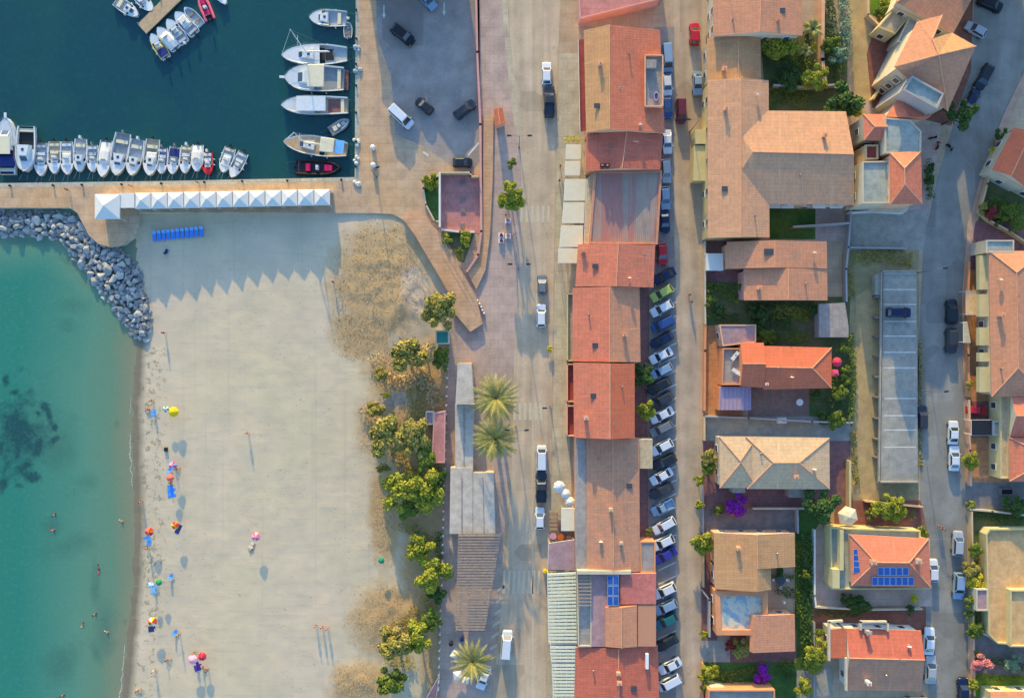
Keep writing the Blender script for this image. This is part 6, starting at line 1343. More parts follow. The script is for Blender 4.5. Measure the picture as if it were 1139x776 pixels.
for pts_, wd_, h_, kd_, lab_ in [([(854,66),(884,64),(900,70)],2.2,1.0,'leaf_green','low mixed planting in the dark garden below the bright trio'),([(862,80),(888,78)],1.6,.8,'leaf_dark','low dark planting at the centre of the dark garden'),([(898,38),(900,60)],1.8,1.2,'leaf_green','narrow planting around the young palms'),([(924,72),(934,90)],2.4,1.4,'leaf_dark','dark shrubbery between silvery hedge and big dark tree'),([(920,118),(956,122)],1.6,1.2,'leaf_green','planting along the north eave of the mauve wing'),
  ([(786,318),(806,324),(822,334)],2.0,.9,'leaf_green','loose planting in the front yard behind the scalloped wall'),([(786,352),(822,354)],1.6,.9,'leaf_dark','dark planting north of the mauve flat roof'),([(832,352),(856,360),(880,358)],2.6,1.0,'leaf_dark','broad shaded shrubbery south of the double fronted house'),([(838,372),(872,376),(900,374)],1.8,1.1,'leaf_green','ragged shrubs along the north eave of the orange house'),([(902,440),(920,446),(938,452)],1.6,1.0,'leaf_dark','low plants around the blue grey patio'),([(912,470),(944,462)],1.8,1.2,'leaf_green','green planting along the plot wall east of the patio'),
  ([(790,568),(806,566)],1.0,.6,'leaf_green','low planting left of the bougainvillea'),([(888,600),(890,650),(888,686)],1.8,.7,'leaf_green','mixed border on the lawn beside the long dark hedge'),([(862,654),(884,660)],1.8,.7,'leaf_dark','low plants south of the glass garden table'),([(786,742),(812,758),(838,764)],2.2,.8,'leaf_green','loose planting across the bottom garden'),([(862,742),(880,752)],1.6,.7,'leaf_dark','dark planting right of the purple shrub'),
  ([(908,680),(940,682),(958,680)],1.4,.8,'leaf_dark','dark border on the brick patio below the cream wall'),([(968,560),(1016,572)],1.6,1.0,'leaf_green','planting along the north wall of the solar house'),([(1082,610),(1085,650),(1082,696)],1.6,1.0,'leaf_green','mixed border between street wall and ochre house'),([(1082,572),(1110,576),(1136,574)],1.4,.8,'leaf_dark','border under the cream yard wall'),([(1086,750),(1120,754),(1139,752)],1.2,.7,'leaf_green','hedge on the bright lawn at the lower right'),([(1100,732),(1139,742)],1.4,.9,'leaf_dark','dark border around the pink flowering bush'),
  ([(1096,224),(1112,232),(1139,238)],2.6,1.2,'leaf_green','tangled greenery behind the reddish bushes'),([(1108,158),(1104,178)],1.4,.9,'leaf_green','greenery beside the orange lilac house wall'),([(1030,178),(1034,222)],1.2,1.0,'leaf_dark','dark hedge between hipped roof and the back road'),([(1046,108),(1060,96),(1066,84)],1.4,.9,'leaf_dark','dark border between cross gabled house and the bend'),([(944,300),(948,330)],1.2,.6,'leaf_olive','dry weeds along the west side of the vacant lot'),([(945,288),(980,284),(1014,290)],2.6,.5,'leaf_olive','patchy dry weeds across the top of the vacant lot'),
  ([(948,480),(952,540)],1.2,.5,'leaf_olive','dry weeds beside the dirt track'),([(1023.5,380),(1024,520)],.6,.4,'leaf_olive','weeds in the gap between deck and road'),([(460,430),(470,470)],3.0,1.0,'leaf_olive','greyish undergrowth between the reeds and the hut'),([(488,590),(490,640)],1.4,.8,'leaf_dark','shaded undergrowth along the white fence'),([(470,660),(482,676)],2.2,.9,'leaf_olive','dry undergrowth below the full round tree'),([(440,500),(452,524),(464,530)],2.6,.7,'leaf_olive','low olive scrub between the rounded bush and the brightest pair'),([(462,590),(472,600),(486,606)],2.4,.9,'leaf_green','green undergrowth above the small round tree'),([(466,676),(452,696),(436,700)],2.6,.7,'leaf_olive','dry scrub along the top of the olive thicket'),([(428,730),(446,738),(462,736)],2.2,.6,'leaf_olive','low scrub between the thicket and the bottom tree'),([(412,404),(428,396)],2.2,.6,'leaf_tan','tan scrub left of the olive tree'),([(404,452),(414,470)],2.0,.5,'leaf_tan','pale tan scrub at the sand edge left of the rounded bush'),([(852,104),(876,108),(896,112)],3.0,.9,'leaf_green','broad planting on the strip between pale wall and mauve wing'),([(884,60),(900,76)],3.0,1.0,'leaf_bright','bright planting left of the round bright tree'),([(866,736),(884,738)],2.0,.7,'leaf_green','green planting south of the annex'),([(886,610),(904,616)],2.6,.9,'leaf_green','shrubs at the north end of the lawn by the dark hedge'),([(858,640),(882,642)],1.2,.5,'leaf_green','low green border north of the glass garden table'),([(906,560),(918,584)],2.2,1.2,'leaf_green','shrubs spilling south from the large dark villa tree'),([(838,360),(846,384)],3.0,1.2,'leaf_green','leafy mass beside the mauve flat roof'),([(860,346),(900,350)],2.4,.9,'leaf_bright','sunlit mixed shrubs in the middle of the shaded garden'),([(916,408),(928,428)],2.2,1.1,'leaf_green','vines at the east hip of the orange house'),([(446,580),(462,590)],2.4,.5,'leaf_olive','low undergrowth in the shade of the brightest pair')]:
    hedge(pts_, wd_, h_, kd_, lab_, 26, .17, 'planting', 'planting')
# palms
def palm_mesh(seed, n, L):
    r_ = random.Random(seed); mb = MB()
    for k in range(n):
        a = 2*PI*k/n*2.4+r_.uniform(-.1, .1); el = r_.uniform(-.15, 1.15); l_ = L*r_.uniform(.8, 1.05); p = Vector((0, 0, 0)); d_ = Vector((math.cos(a)*math.cos(el), math.sin(a)*math.cos(el), math.sin(el)))
        side = Vector((-math.sin(a), math.cos(a), 0)); N = 9; prev = p
        for i in range(N):
            q = prev+d_*(l_/N); d_ = (d_+Vector((0, 0, -.13))).normalized(); t_ = (i+.5)/N; w_ = .4*math.sin(PI*min(1, t_*.9+.12))**.7
            mb.face([prev-side*.03, q-side*.02, q+side*.02, prev+side*.03])
            for s in (-1, 1):
                for u in (0, .5):
                    b_ = prev.lerp(q, u); tip = b_+side*s*w_+d_*.34+Vector((0, 0, -.12*r_.random()-.05)); mb.face([b_, b_+d_*.13, tip])
            prev = q
    return mb.mesh('fronds', M['frond'])
PF = [palm_mesh(1, 40, 3.0), palm_mesh(2, 42, 2.9), palm_mesh(3, 14, 1.5)]
def palm(px, py, h, k, label, s=1.0):
    g = P(px, py, h); r = thing('palm_tree', label, 'palm', (g.x, g.y, 0), R.uniform(0, 6), 'palm trees'); o = link('fronds', PF[k], r); o.location = (0, 0, h); o.scale = (s, s, s)
    mb = MB(); mb.loft([[(q*math.cos(i*PI/4), q*math.sin(i*PI/4), z) for i in range(8)] for z, q in ((0, .42), (h*.5, .32), (h-.3, .3), (h+.1, .4), (h+.35, .2))], True); mb.build('trunk', M['bark'], r)
palm(552, 443, 6.2, 0, 'upper of the twin palms beside the main road', 1.65); palm(550.5, 488, 6.2, 1, 'lower of the twin palms beside the main road', 1.65); palm(525.5, 735, 5, 0, 'single palm at the bottom beside the white parasols', 1.42); palm(904, 33, 3.0, 2, 'young palm in the garden right of the salmon house', 1.4); palm(896, 57, 2.4, 2, 'smaller young palm below the other one in the dark garden')
# ---------------------------------------------------------------- people
def skin(name, V_, E_, Rr, m, sub=1):
    me = bpy.data.meshes.new(name); me.from_pydata(V_, E_, []); o = bpy.data.objects.new('tmp', me); sc.collection.objects.link(o)
    md = o.modifiers.new('s', 'SKIN'); md.use_smooth_shade = True; md.branch_smoothing = .3
    if not me.skin_vertices: me.skin_vertices.new()
    for i, q in enumerate(Rr): me.skin_vertices[0].data[i].radius = (q, q) if not isinstance(q, tuple) else q
    me.skin_vertices[0].data[0].use_root = True
    sb = o.modifiers.new('u', 'SUBSURF'); sb.levels = sub; sb.render_levels = sub
    dg = bpy.context.evaluated_depsgraph_get(); dg.update()
    out = bpy.data.meshes.new_from_object(o.evaluated_get(dg)); out.name = name; out.materials.clear(); out.materials.append(m)
    bpy.data.objects.remove(o); return out
# joints: pelvis, waist, chest, neck, head, then arms and legs; +X is forward
def figure(pose):
    A = {'stand': dict(pel=(0,0,.92), wa=(0,0,1.08), ch=(.01,0,1.3), ne=(.0,0,1.48), he=(.02,0,1.60), ht=(.03,0,1.70), ls=(0,.17,1.4), le=(-.02,.25,1.13), lw=(.06,.25,.88), lh=(.09,.24,.78), rs=(0,-.17,1.4), re=(-.03,-.26,1.13), rw=(.1,-.24,.9), rh=(.14,-.22,.81), lp=(0,.09,.88), lk=(.04,.11,.48), la=(-.02,.12,.08), lf=(.14,.13,.04), rp=(0,-.09,.88), rk=(.0,-.1,.48), ra=(-.08,-.11,.08), rf=(.08,-.13,.04)),
         'sit': dict(pel=(0,0,.12), wa=(-.06,0,.28), ch=(-.1,0,.5), ne=(-.08,0,.67), he=(-.04,0,.79), ht=(-.02,0,.89), ls=(-.1,.17,.6), le=(-.24,.22,.34), lw=(-.3,.24,.1), lh=(-.3,.25,.03), rs=(-.1,-.17,.6), re=(.06,-.24,.4), rw=(.28,-.2,.42), rh=(.37,-.18,.43), lp=(.06,.1,.12), lk=(.42,.14,.4), la=(.72,.13,.08), lf=(.86,.13,.05), rp=(.06,-.1,.12), rk=(.44,-.13,.34), ra=(.8,-.13,.07), rf=(.93,-.13,.07)),
         'lie': dict(pel=(0,0,.12), wa=(-.16,0,.12), ch=(-.38,0,.13), ne=(-.56,0,.14), he=(-.68,0,.15), ht=(-.78,0,.16), ls=(-.48,.17,.12), le=(-.62,.36,.09), lw=(-.84,.3,.08), lh=(-.92,.24,.08), rs=(-.48,-.17,.12), re=(-.24,-.26,.09), rw=(0,-.26,.08), rh=(.09,-.25,.07), lp=(.04,.09,.11), lk=(.44,.12,.12), la=(.84,.13,.07), lf=(.96,.14,.1), rp=(.04,-.09,.11), rk=(.44,-.12,.1), ra=(.84,-.14,.07), rf=(.96,-.16,.1)),
         'swim': dict(pel=(-.1,0,-.12), wa=(.05,0,-.08), ch=(.28,0,-.03), ne=(.45,0,.03), he=(.57,0,.09), ht=(.67,0,.13), ls=(.36,.17,-.03), le=(.6,.28,-.02), lw=(.84,.24,.02), lh=(.93,.22,.02), rs=(.36,-.17,-.03), re=(.2,-.36,-.05), rw=(.0,-.42,-.08), rh=(-.09,-.42,-.1), lp=(-.14,.09,-.14), lk=(-.5,.13,-.2), la=(-.86,.12,-.2), lf=(-1.0,.12,-.22), rp=(-.14,-.09,-.14), rk=(-.5,-.12,-.18), ra=(-.86,-.13,-.26), rf=(-1.0,-.13,-.28))}[pose]
    K = 'pel wa ch ne he ht ls le lw lh rs re rw rh lp lk la lf rp rk ra rf'.split(); I = {k: i for i, k in enumerate(K)}
    E_ = [('pel','wa'),('wa','ch'),('ch','ne'),('ne','he'),('he','ht'),('ch','ls'),('ls','le'),('le','lw'),('lw','lh'),('ch','rs'),('rs','re'),('re','rw'),('rw','rh'),('pel','lp'),('lp','lk'),('lk','la'),('la','lf'),('pel','rp'),('rp','rk'),('rk','ra'),('ra','rf')]
    rad = dict(pel=.13, wa=.12, ch=.14, ne=.055, he=.1, ht=.07, ls=.06, le=.045, lw=.032, lh=.04, rs=.06, re=.045, rw=.032, rh=.04, lp=.085, lk=.06, la=.042, lf=.035, rp=.085, rk=.06, ra=.042, rf=.035)
    body = skin('body', [A[k] for k in K], [(I[a], I[b]) for a, b in E_], [rad[k] for k in K], M['skin'])
    def blob(a, b, ra, rb, m, nm):
        a, b = Vector(a), Vector(b); d_ = (b-a).normalized(); u = d_.orthogonal().normalized(); v = d_.cross(u); rings = []
        for t_, q in ((0, .45), (.2, .9), (.6, 1), (.9, .8), (1, .3)):
            p = a.lerp(b, t_); r_ = ra+(rb-ra)*t_; rings.append([p+(u*math.cos(i*PI/5)+v*math.sin(i*PI/5))*r_*q for i in range(10)])
        return MB().loft(rings).mesh(nm, m, True)
    h0, h1 = Vector(A['he']), Vector(A['ht']); ax = (h1-h0).normalized()
    hair = blob(h0+ax*.02+Vector((-.03, 0, .02)), h1+ax*.06, .11, .11, M['hair'], 'hair'); p0, p1 = Vector(A['pel']), Vector(A['wa']); suit = blob(p0-(p1-p0)*.75, p0+(p1-p0)*.5, .2, .19, PB, 'swimwear')
    return body, hair, suit
FIG = {k: figure(k) for k in ('stand', 'sit', 'lie', 'swim')}
def person(pose, px, py, face, col, label, z=None, group=None):
    z = z if z is not None else (beach_z(px, py) if px < 480 and py > 237 else 0.02)
    p = P(px, py, z); r = thing('person', label, 'person', p, face, group); b, h_, s_ = FIG[pose]
    link('body', b, r); link('hair', h_, r); o = link('swimwear' if col != 'x' else 'shorts', s_, r); o.material_slots[0].link = 'OBJECT'; o.material_slots[0].material = M[col]
    return r
PP = 'people on the beach'
for a in [('stand',352,694,-1.2,'navy','standing beachgoer on the open sand, left of three in a row'),('stand',359,695,-1.9,'hot_pink','standing beachgoer on the open sand, middle of three in a row'),('stand',365,697,2,'red','standing beachgoer on the open sand, right of three in a row'),
          ('stand',232,743,.5,'red','person standing right of the pale pink parasol'),('stand',217.6,724,1.4,'black','person in dark swimwear just above the pale pink parasol'),('stand',158.7,557,1.6,'black','person standing at the wet sand edge above the red parasol'),('stand',173,744,-1.3,'white','person alone on the sand near the lower left of the beach'),('sit',153,767,.3,'white','person sitting on wet sand at the bottom of the shore'),
          ('stand',184,370,2.4,'black','person by the last rocks of the breakwater'),('stand',276.5,481,1.3,'black','person walking alone in the middle of the empty sand'),('sit',166,455,2.9,'hot_pink','person sitting by blue towel left of the yellow parasol'),('stand',170.4,445.5,1,'black','person standing above the group by the yellow parasol'),('sit',196,521,.2,'black','person sitting to the right of the pink and blue parasol'),
          ('sit',190,536,-1.2,'orange','person sitting at the top of the bright blue mat'),('sit',186,733,0,'purple','person sitting left of the pale pink parasol'),('lie',281,609,1,'cream','person lying on a beige mat under the pink parasol'),('sit',226,741,-.7,'purple','person seated on the purple towel'),('stand',166,608,1.1,'navy','person just below the red and orange parasol'),('stand',371.5,314,.6,'black','person at the west edge of the dry grass mound'),('stand',200.5,704,.6,'navy','person next to the blue beach chair')]:
    person(*a, group=PP)
for a in [('swim',58.6,573.6,.6,'navy','swimmer farthest out, upper of the pair'),('swim',56.8,590,.1,'red','swimmer farthest out, lower of the pair'),('swim',133.5,578.6,-.6,'cream','swimmer close to the shore, level with the far pair'),('swim',109.6,632,1.6,'black','swimmer halfway out, above another swimmer'),('swim',109.4,637.5,1.2,'red','swimmer halfway out, just below another swimmer'),
          ('swim',91,696,1.1,'yellow','swimmer stretched diagonally, with yellow swimwear'),('swim',103.7,684,.5,'black','swimmer faint in the water above the diagonal one'),('swim',117,702,-.5,'white','swimmer right of the diagonal one'),('swim',67.6,774,.3,'black','swimmer at the bottom edge of the photo')]:
    person(*a, z=SEA+.02, group='swimmers in the bay')
for a in [('stand',221.5,204,1,'black','person on the quay edge above the middle gazebos'),('stand',77.5,212,2,'navy','person walking on the tan quay at the left'),('stand',148,208,1.2,'red','person in red by the big square gazebo'),('stand',563,240,1,'red','pedestrian by the red flower planters'),('stand',571,262,2,'white','pedestrian in white south of the flower planters'),('stand',623,186,0,'black','pedestrian beside the second awning panel'),('stand',622,202,1,'black','pedestrian beside the wide northern awning'),('stand',766,328,1.2,'black','upper pedestrian on the side street by the scalloped wall'),('stand',768,336,1.4,'navy','lower pedestrian on the side street by the scalloped wall'),('stand',1046,587,1,'black','person standing in the back road near the gutter line'),('stand',1043,584,1,'navy','person walking in the back road beside another')]:
    person(*a, group='people on the quay and streets')
# ---------------------------------------------------------------- parasols and beach gear
def parasol(px, py, rp, cols, label, h=2.1, group='beach parasols', z=None, n=8, tilt=.0, name='parasol'):
    rad = rp/S; z = z if z is not None else (beach_z(px, py) if px < 480 and py > 237 else .02); p = P(px, py, z+h); r = thing(name, label, 'parasol', (p.x, p.y, z), R.uniform(0, 1), group)
    MB().tube((0, 0, 0), (0, 0, h+.12), .025, .025, 6).build('pole', M['white'], r)
    mb = MB(); top = (0, 0, h+.05); e = h-rad*.42
    for k in range(n):
        a0, a1 = 2*PI*k/n, 2*PI*(k+1)/n; P0, P1 = (rad*math.cos(a0), rad*math.sin(a0), e), (rad*math.cos(a1), rad*math.sin(a1), e); m0 = (rad*.55*math.cos(a0), rad*.55*math.sin(a0), h-rad*.13); m1 = (rad*.55*math.cos(a1), rad*.55*math.sin(a1), h-rad*.13)
        mi = k % len(cols); mb.face([top, m0, m1], mi); mb.face([m0, P0, P1, m1], mi); mb.face([P0, (P0[0], P0[1], e-.12), (P1[0], P1[1], e-.12), P1], mi)
    cn = mb.build('canopy', [M[c_] for c_ in cols], r); rb = MB()
    for k in range(n):
        a0 = 2*PI*k/n; rb.tube((0, 0, h-.0), (rad*.97*math.cos(a0), rad*.97*math.sin(a0), e+.0), .012, None, 4)
    rb.build('ribs', M['steel'], r); return r
for a in [(192,458,5.8,['yellow'],'plain bright yellow parasol near the waterline'),(183.6,455,3.6,['white','green_c'],'small white and green parasol touching the yellow one'),(191.5,517.5,4.6,['hot_pink','sky_blue','pale_pink'],'pink and blue panelled parasol above the blue mat'),(188.5,531.5,4.2,['orange','pink'],'orange and pink parasol at the head of the blue mat'),
          (165,591.5,5.0,['red','orange','pink'],'red and orange parasol nearest the wet sand'),(194,584.5,4.4,['orange','red','yellow'],'orange and red parasol right of the one on the wet sand'),(176,648,3.6,['green_c'],'green parasol in the group near the shore'),(168.6,692,5.2,['red','yellow','white','orange'],'rainbow panelled parasol low on the beach'),(167,651,3.4,['sky_blue','white'],'small blue and white parasol beside the green one'),
          (284,597,5.0,['pale_pink','pink'],'pale pink parasol alone in the middle of the sand'),(213.4,734,5.4,['pale_pink'],'plain pale pink parasol at the bottom of the beach'),(224,730.5,4.8,['red','hot_pink'],'red parasol overlapping the pale pink one'),(423.8,623.5,3.6,['green_c','teal'],'green parasol alone beside the bushes')]:
    parasol(*a)
parasol(622.3,541.6,6.8,['fabric_white'],'largest round white café parasol of three in a chain',2.6,'white parasols on the café pavement'); parasol(629.3,549.3,5.4,['fabric_white'],'middle round white café parasol of three in a chain',2.5,'white parasols on the café pavement'); parasol(634.3,558.3,5.6,['fabric_white'],'last round white café parasol, beside the beige awning',2.5,'white parasols on the café pavement')
parasol(932,402.6,5.4,['hot_pink'],'round hot pink parasol in the green garden',2.3,'pink garden parasols'); parasol(930,414.5,5.2,['hot_pink','pink'],'lower hot pink parasol in the green garden',2.2,'pink garden parasols',n=4); parasol(945,575,11.5,['cream'],'large cream hexagonal parasol beside the solar panel house',2.9,None,n=6)
parasol(509,752,6.5,['fabric_white'],'square white parasol at the foot of the bottom palm',2.5,'white parasols by the bottom palm',n=4); parasol(506,729,6,['fabric_white'],'square white parasol left of the bottom palm',2.5,'white parasols by the bottom palm',n=4); parasol(518,757,5,['fabric_white'],'tilted white parasol below the bottom palm',2.4,'white parasols by the bottom palm',n=4)
def mat_(px, py, l_, w_, a, m, label, cat='beach towel', h=.03, name='beach_towel'):
    z = beach_z(px, py); r = thing(name, label, cat, P(px, py, z), a)
    mb = MB(); n_ = 6
    for i in range(n_):
        x0, x1 = -l_/2+l_*i/n_, -l_/2+l_*(i+1)/n_; z0, z1 = h+.02*math.sin(i*2.1), h+.02*math.sin((i+1)*2.1); mb.face([(x0, -w_/2, z0), (x1, -w_/2, z1), (x1, w_/2, z1), (x0, w_/2, z0)], 0)
        mb.face([(x0, -w_/2, 0), (x1, -w_/2, 0), (x1, -w_/2, z1), (x0, -w_/2, z0)]); mb.face([(x0, w_/2, z0), (x1, w_/2, z1), (x1, w_/2, 0), (x0, w_/2, 0)])
    mb.build('cloth', M[m], r); return r
mat_(191,546,2.2,1.5,1.62,'blue','large bright blue beach mat below the orange and pink parasol'); mat_(171.5,459,1.2,.9,1.4,'sky_blue','blue towel left of the yellow parasol'); mat_(281,607,1.5,1.2,.9,'cream','beige mat under the lone pink parasol'); mat_(220.5,742,1.5,1.1,.3,'purple','purple towel below the pale pink parasol'); mat_(198.5,588,1.7,.8,1.1,'navy','navy towel right of the orange and red parasol'); mat_(166,602,1.4,.9,1.4,'sky_blue','pale blue towel below the red and orange parasol')
mat_(171,655,1.8,.9,1.5,'sky_blue','light blue towel under the green parasol group'); mat_(169,699,1.3,1.0,.1,'navy','dark blue towel below the rainbow parasol'); mat_(176,645.5,.9,.6,.2,'yellow','small yellow towel next to the green parasol'); mat_(191,643.5,.9,.5,1.3,'cream','pale towel below the small blue chair')
def bchair(px, py, a, m, label, z=None, g='beach chairs'):
    z = beach_z(px, py) if z is None else z; r = thing('beach_chair', label, 'beach chair', P(px, py, z), a, g)
    MB().box(.15, 0, .3, .3, .27, .03).build('seat', M[m], r); MB().add([(-.15, -.27, .3), (-.15, .27, .3), (-.5, .27, .85), (-.5, -.27, .85), (-.18, -.27, .28), (-.18, .27, .28), (-.53, .27, .83), (-.53, -.27, .83)], [[0, 1, 2, 3], [7, 6, 5, 4], [0, 3, 7, 4], [1, 5, 6, 2], [3, 2, 6, 7]]).build('backrest', M[m], r)
    for sx in (-.1, .4):
        for sy in (-.26, .26): MB().tube((sx, sy, 0), (sx, sy, .3), .02, None, 5).build('leg', M['steel'], r)
bchair(185.7,280,1.2,'navy','navy chair standing alone below the row of blue loungers'); bchair(191,640,1.0,'blue','blue chair below the orange and red parasol'); bchair(195.7,702,.8,'blue','blue chair right of the rainbow parasol'); bchair(220,736.5,-1,'purple','purple chair under the red parasol'); bchair(174,653,.4,'sky_blue','light blue chair in the group near the shore'); bchair(164.5,597,.3,'blue','blue chair under the red and orange parasol'); bchair(189.5,522,1.2,'blue','blue chair below the pink and blue parasol')
p = P(185, 499.5, beach_z(185, 499)); r = thing('beach_bag', 'dark square cool bag on the sand below the yellow parasol', 'bag', p); MB().box(0, 0, .2, .3, .36, .2, 0, 0, .9).build('bag', M['dark'], r); MB().path([(-.2, 0, .4), (-.15, 0, .58), (.15, 0, .58), (.2, 0, .4)], .02, 5).build('handle', M['black'], r)
# stacked blue loungers
for k in range(11):
    x, y = 172.5+k*5.2, 263.2-k*.52; z = beach_z(x, y); r = thing('sun_lounger', f'blue sun lounger standing {ORD[k]} from the left in the blue row', 'sun lounger', P(x, y, z), PI/2+.08+R.uniform(-.06, .06), 'blue sun loungers in a row')
    MB().box(-.2, 0, .32, .62, .31, .05).build('seat', M['blue'], r); MB().add([(.42, -.31, .36), (.42, .31, .36), (.95, .31, .62), (.95, -.31, .62), (.42, -.31, .28), (.42, .31, .28), (.95, .31, .54), (.95, -.31, .54)], [[0, 3, 2, 1], [4, 5, 6, 7], [0, 1, 5, 4], [2, 3, 7, 6], [0, 4, 7, 3], [1, 2, 6, 5]]).build('backrest', M['sky_blue'], r)
    for sx in (-.7, .6):
        for sy in (-.27, .27): MB().box(sx, sy, .14, .03, .03, .14).build('leg', M['blue'], r)
# ---------------------------------------------------------------- gazebos on the mole
def gazebo(x0, y0, x1, y1, label, he=2.3, hp=3.15, flat_=False, g='white gazebos in a row on the quay'):
    q = [P(x, y, he) for x, y in ((x0, y0), (x1, y0), (x1, y1), (x0, y1))]; ctr = sum(q, Vector())/4; r = thing('gazebo', label, 'gazebo', (ctr.x, ctr.y, .02), 0, g); q = [p-Vector((ctr.x, ctr.y, 0)) for p in q]
    mb = MB(); ap = Vector((0, 0, hp)); N = 5
    if flat_: mb.prism(q, he-.05, he+.05, 0, 0, True)
    else:
        for a, b in zip(q, q[1:]+q[:1]):
            for i in range(N):
                t0, t1 = i/N, (i+1)/N
                def pt(c_, t_): v = c_.lerp(ap, t_); v.z = he+(hp-he)*(t_*.75+.25*t_*t_); return v
                mb.face([pt(a, t0), pt(b, t0), pt(b, t1), pt(a, t1)] if i < N-1 else [pt(a, t0), pt(b, t0), ap], 0, True)
    mb.build('canopy', M['fabric_white'], r); mb = MB()
    for a, b in zip(q, q[1:]+q[:1]): mb.face([a, b, b-Vector((0, 0, .28)), a-Vector((0, 0, .28))])
    mb.build('valance', M['fabric_white'], r)
    ed = [q[0], q[1]] if q[0].y > q[2].y else [q[2], q[3]]; mb = MB(); a, b = ed; mb.prism([(a.x-.07, a.y-.1), (b.x+.07, b.y-.1), (b.x+.07, b.y-.14), (a.x-.07, a.y-.14)], .02, he-.05); mb.build('back_wall', M['fabric_white'], r)
    for p in offset(q, .08): MB().tube((p.x, p.y, 0), (p.x, p.y, he), .035, None, 6).build('leg', M['white'], r)
gazebo(105.5,216,133,243.5,'large square white gazebo on the round end of the quay',2.8,4.2,g=None); gazebo(133.6,214.8,149.6,231.2,'flat topped white canopy between the large gazebo and the row',2.5,2.6,True,None)
for k in range(12):
    x = 150.3+k*18.12; y = 214.6-k*.36
    gazebo(x, y, x+17.3, y+17.6, f'white peaked gazebo, {ORD[k]} in the row counting from the flat topped canopy', 2.3+R.uniform(-.06, .06), 3.15+R.uniform(-.15, .15))
# ---------------------------------------------------------------- lamps, fences, small street things
def lamp(bx, by, arms, label, h=8.0):
    r = thing('street_lamp', label, 'street lamp', P(bx, by), 0, 'street lamps'); MB().tube((0, 0, 0), (0, 0, h), .09, .05, 8).tube((0, 0, 0), (0, 0, .5), .16, .14, 8).build('pole', M['pole'], r)
    for dx, dy in arms:
        a = MB().tube((0, 0, h-.1), (dx, dy, h+.25), .04, .035, 6).build('arm', M['pole'], r); an = math.atan2(dy, dx); MB().box(dx+.25*math.cos(an), dy+.25*math.sin(an), h+.25, .38, .14, .06, an).build('lamp_head', M['dark'], a)
lamp(577.3,164,[(-1.5,0),(1.5,0)],'double headed street lamp above the upper crosswalk'); lamp(577,299,[(-1.3,0),(1.3,0)],'double headed street lamp level with the pair of cars'); lamp(574,474,[(-1.3,.1),(1.5,.1)],'double headed street lamp beside the twin palms'); lamp(767,147,[(-1.7,.0)],'street lamp with a single arm by the maroon van',8); lamp(1018,304,[(.9,.1)],'street lamp leaning over the back road by the deck top'); lamp(1019,433.5,[(.9,.1)],'street lamp beside the middle of the parking deck'); lamp(612,451,[(-1,0)],'street lamp on the pavement by the lower crosswalk',6); lamp(419,197,[(.9,.3)],'lone street lamp on the paving in front of the quay corner',6)
# posts and rail fence behind the beach
r = thing('fence', 'long rail fence of white posts between the beach bushes and the promenade', 'fence', P(495, 580))
FP = [(498.5,392),(498,410),(497.5,430),(497,450),(496.5,470),(496.2,490),(495.6,510),(494.6,530),(494,548),(493.7,567),(493.4,585),(493,604),(492.6,622),(492,640),(491.4,658),(490.6,677),(490,694),(489.6,712),(489,730),(488.6,748),(488,764),(487.6,790)]
rl = MB(); pr = None
for i in range(len(FP)-1):
    for k in range(2):
        u = k/2; x, y = FP[i][0]+(FP[i+1][0]-FP[i][0])*u, FP[i][1]+(FP[i+1][1]-FP[i][1])*u; p = P(x, y)-r.location; p.z = 0
        MB().box(p.x, p.y, .55, .11, .11, .55).box(p.x, p.y, 1.12, .15, .15, .05).build('post', M['white'], r)
        if pr is not None: rl.tube((pr.x, pr.y, .95), (p.x, p.y, .95), .045, None, 5).tube((pr.x, pr.y, .5), (p.x, p.y, .5), .04, None, 5)
        pr = p
rl.build('rail', M['wood_grey'], r)
def railing(label, pts, z, m='white', name='railing'):
    q = [P(x, y, z) for x, y in pts]; r = thing(name, label, 'railing', (q[0].x, q[0].y, z)); mb = MB()
    for a, b in zip(q, q[1:]):
        n_ = max(1, int((b-a).length/2.2))
        for k in range(n_):
            p = a.lerp(b, k/n_)-Vector(r.location); MB().tube((p.x, p.y, -.05), (p.x, p.y, 1.0), .04, None, 6).build('post', M[m], r)
        for h_ in (.5, 1.0): mb.tube((a.x-r.location.x, a.y-r.location.y, h_), (b.x-r.location.x, b.y-r.location.y, h_), .035, None, 5)
    mb.build('rail', M[m], r); return r
railing('wooden rail along the west edge of the boardwalk', [(449,246),(463,264),(501,329),(502,344)], .9, 'wood'); railing('rail along the east edge of the boardwalk', [(488,259),(515,305),(528,328)], .9, 'wood_grey')
strip('ramp', [(489,750),(484.5,800),(462,800),(476,772)], 'terra_pink', -.6, .3)
railing('white rail on the right side of the red ramp', [(489,751),(485,776),(484,796)], .3); railing('white rail on the left side of the red ramp', [(488,751),(476,772),(464,796)], .3)
for k, (x, y) in enumerate([(528.5,331),(531,334.5),(533.5,338),(535.5,341.5),(536.5,345),(538.5,348.5)]):
    r = thing('bollard', 'stubby white bollard in the short line at the end of the boardwalk', 'bollard', P(x, y), 0, 'white bollards by the boardwalk'); MB().tube((0, 0, 0), (0, 0, .7), .16, .14, 10).build('post', M['white'], r); MB().tube((0, 0, .7), (0, 0, .8), .18, .1, 10).build('cap', M['white'], r)
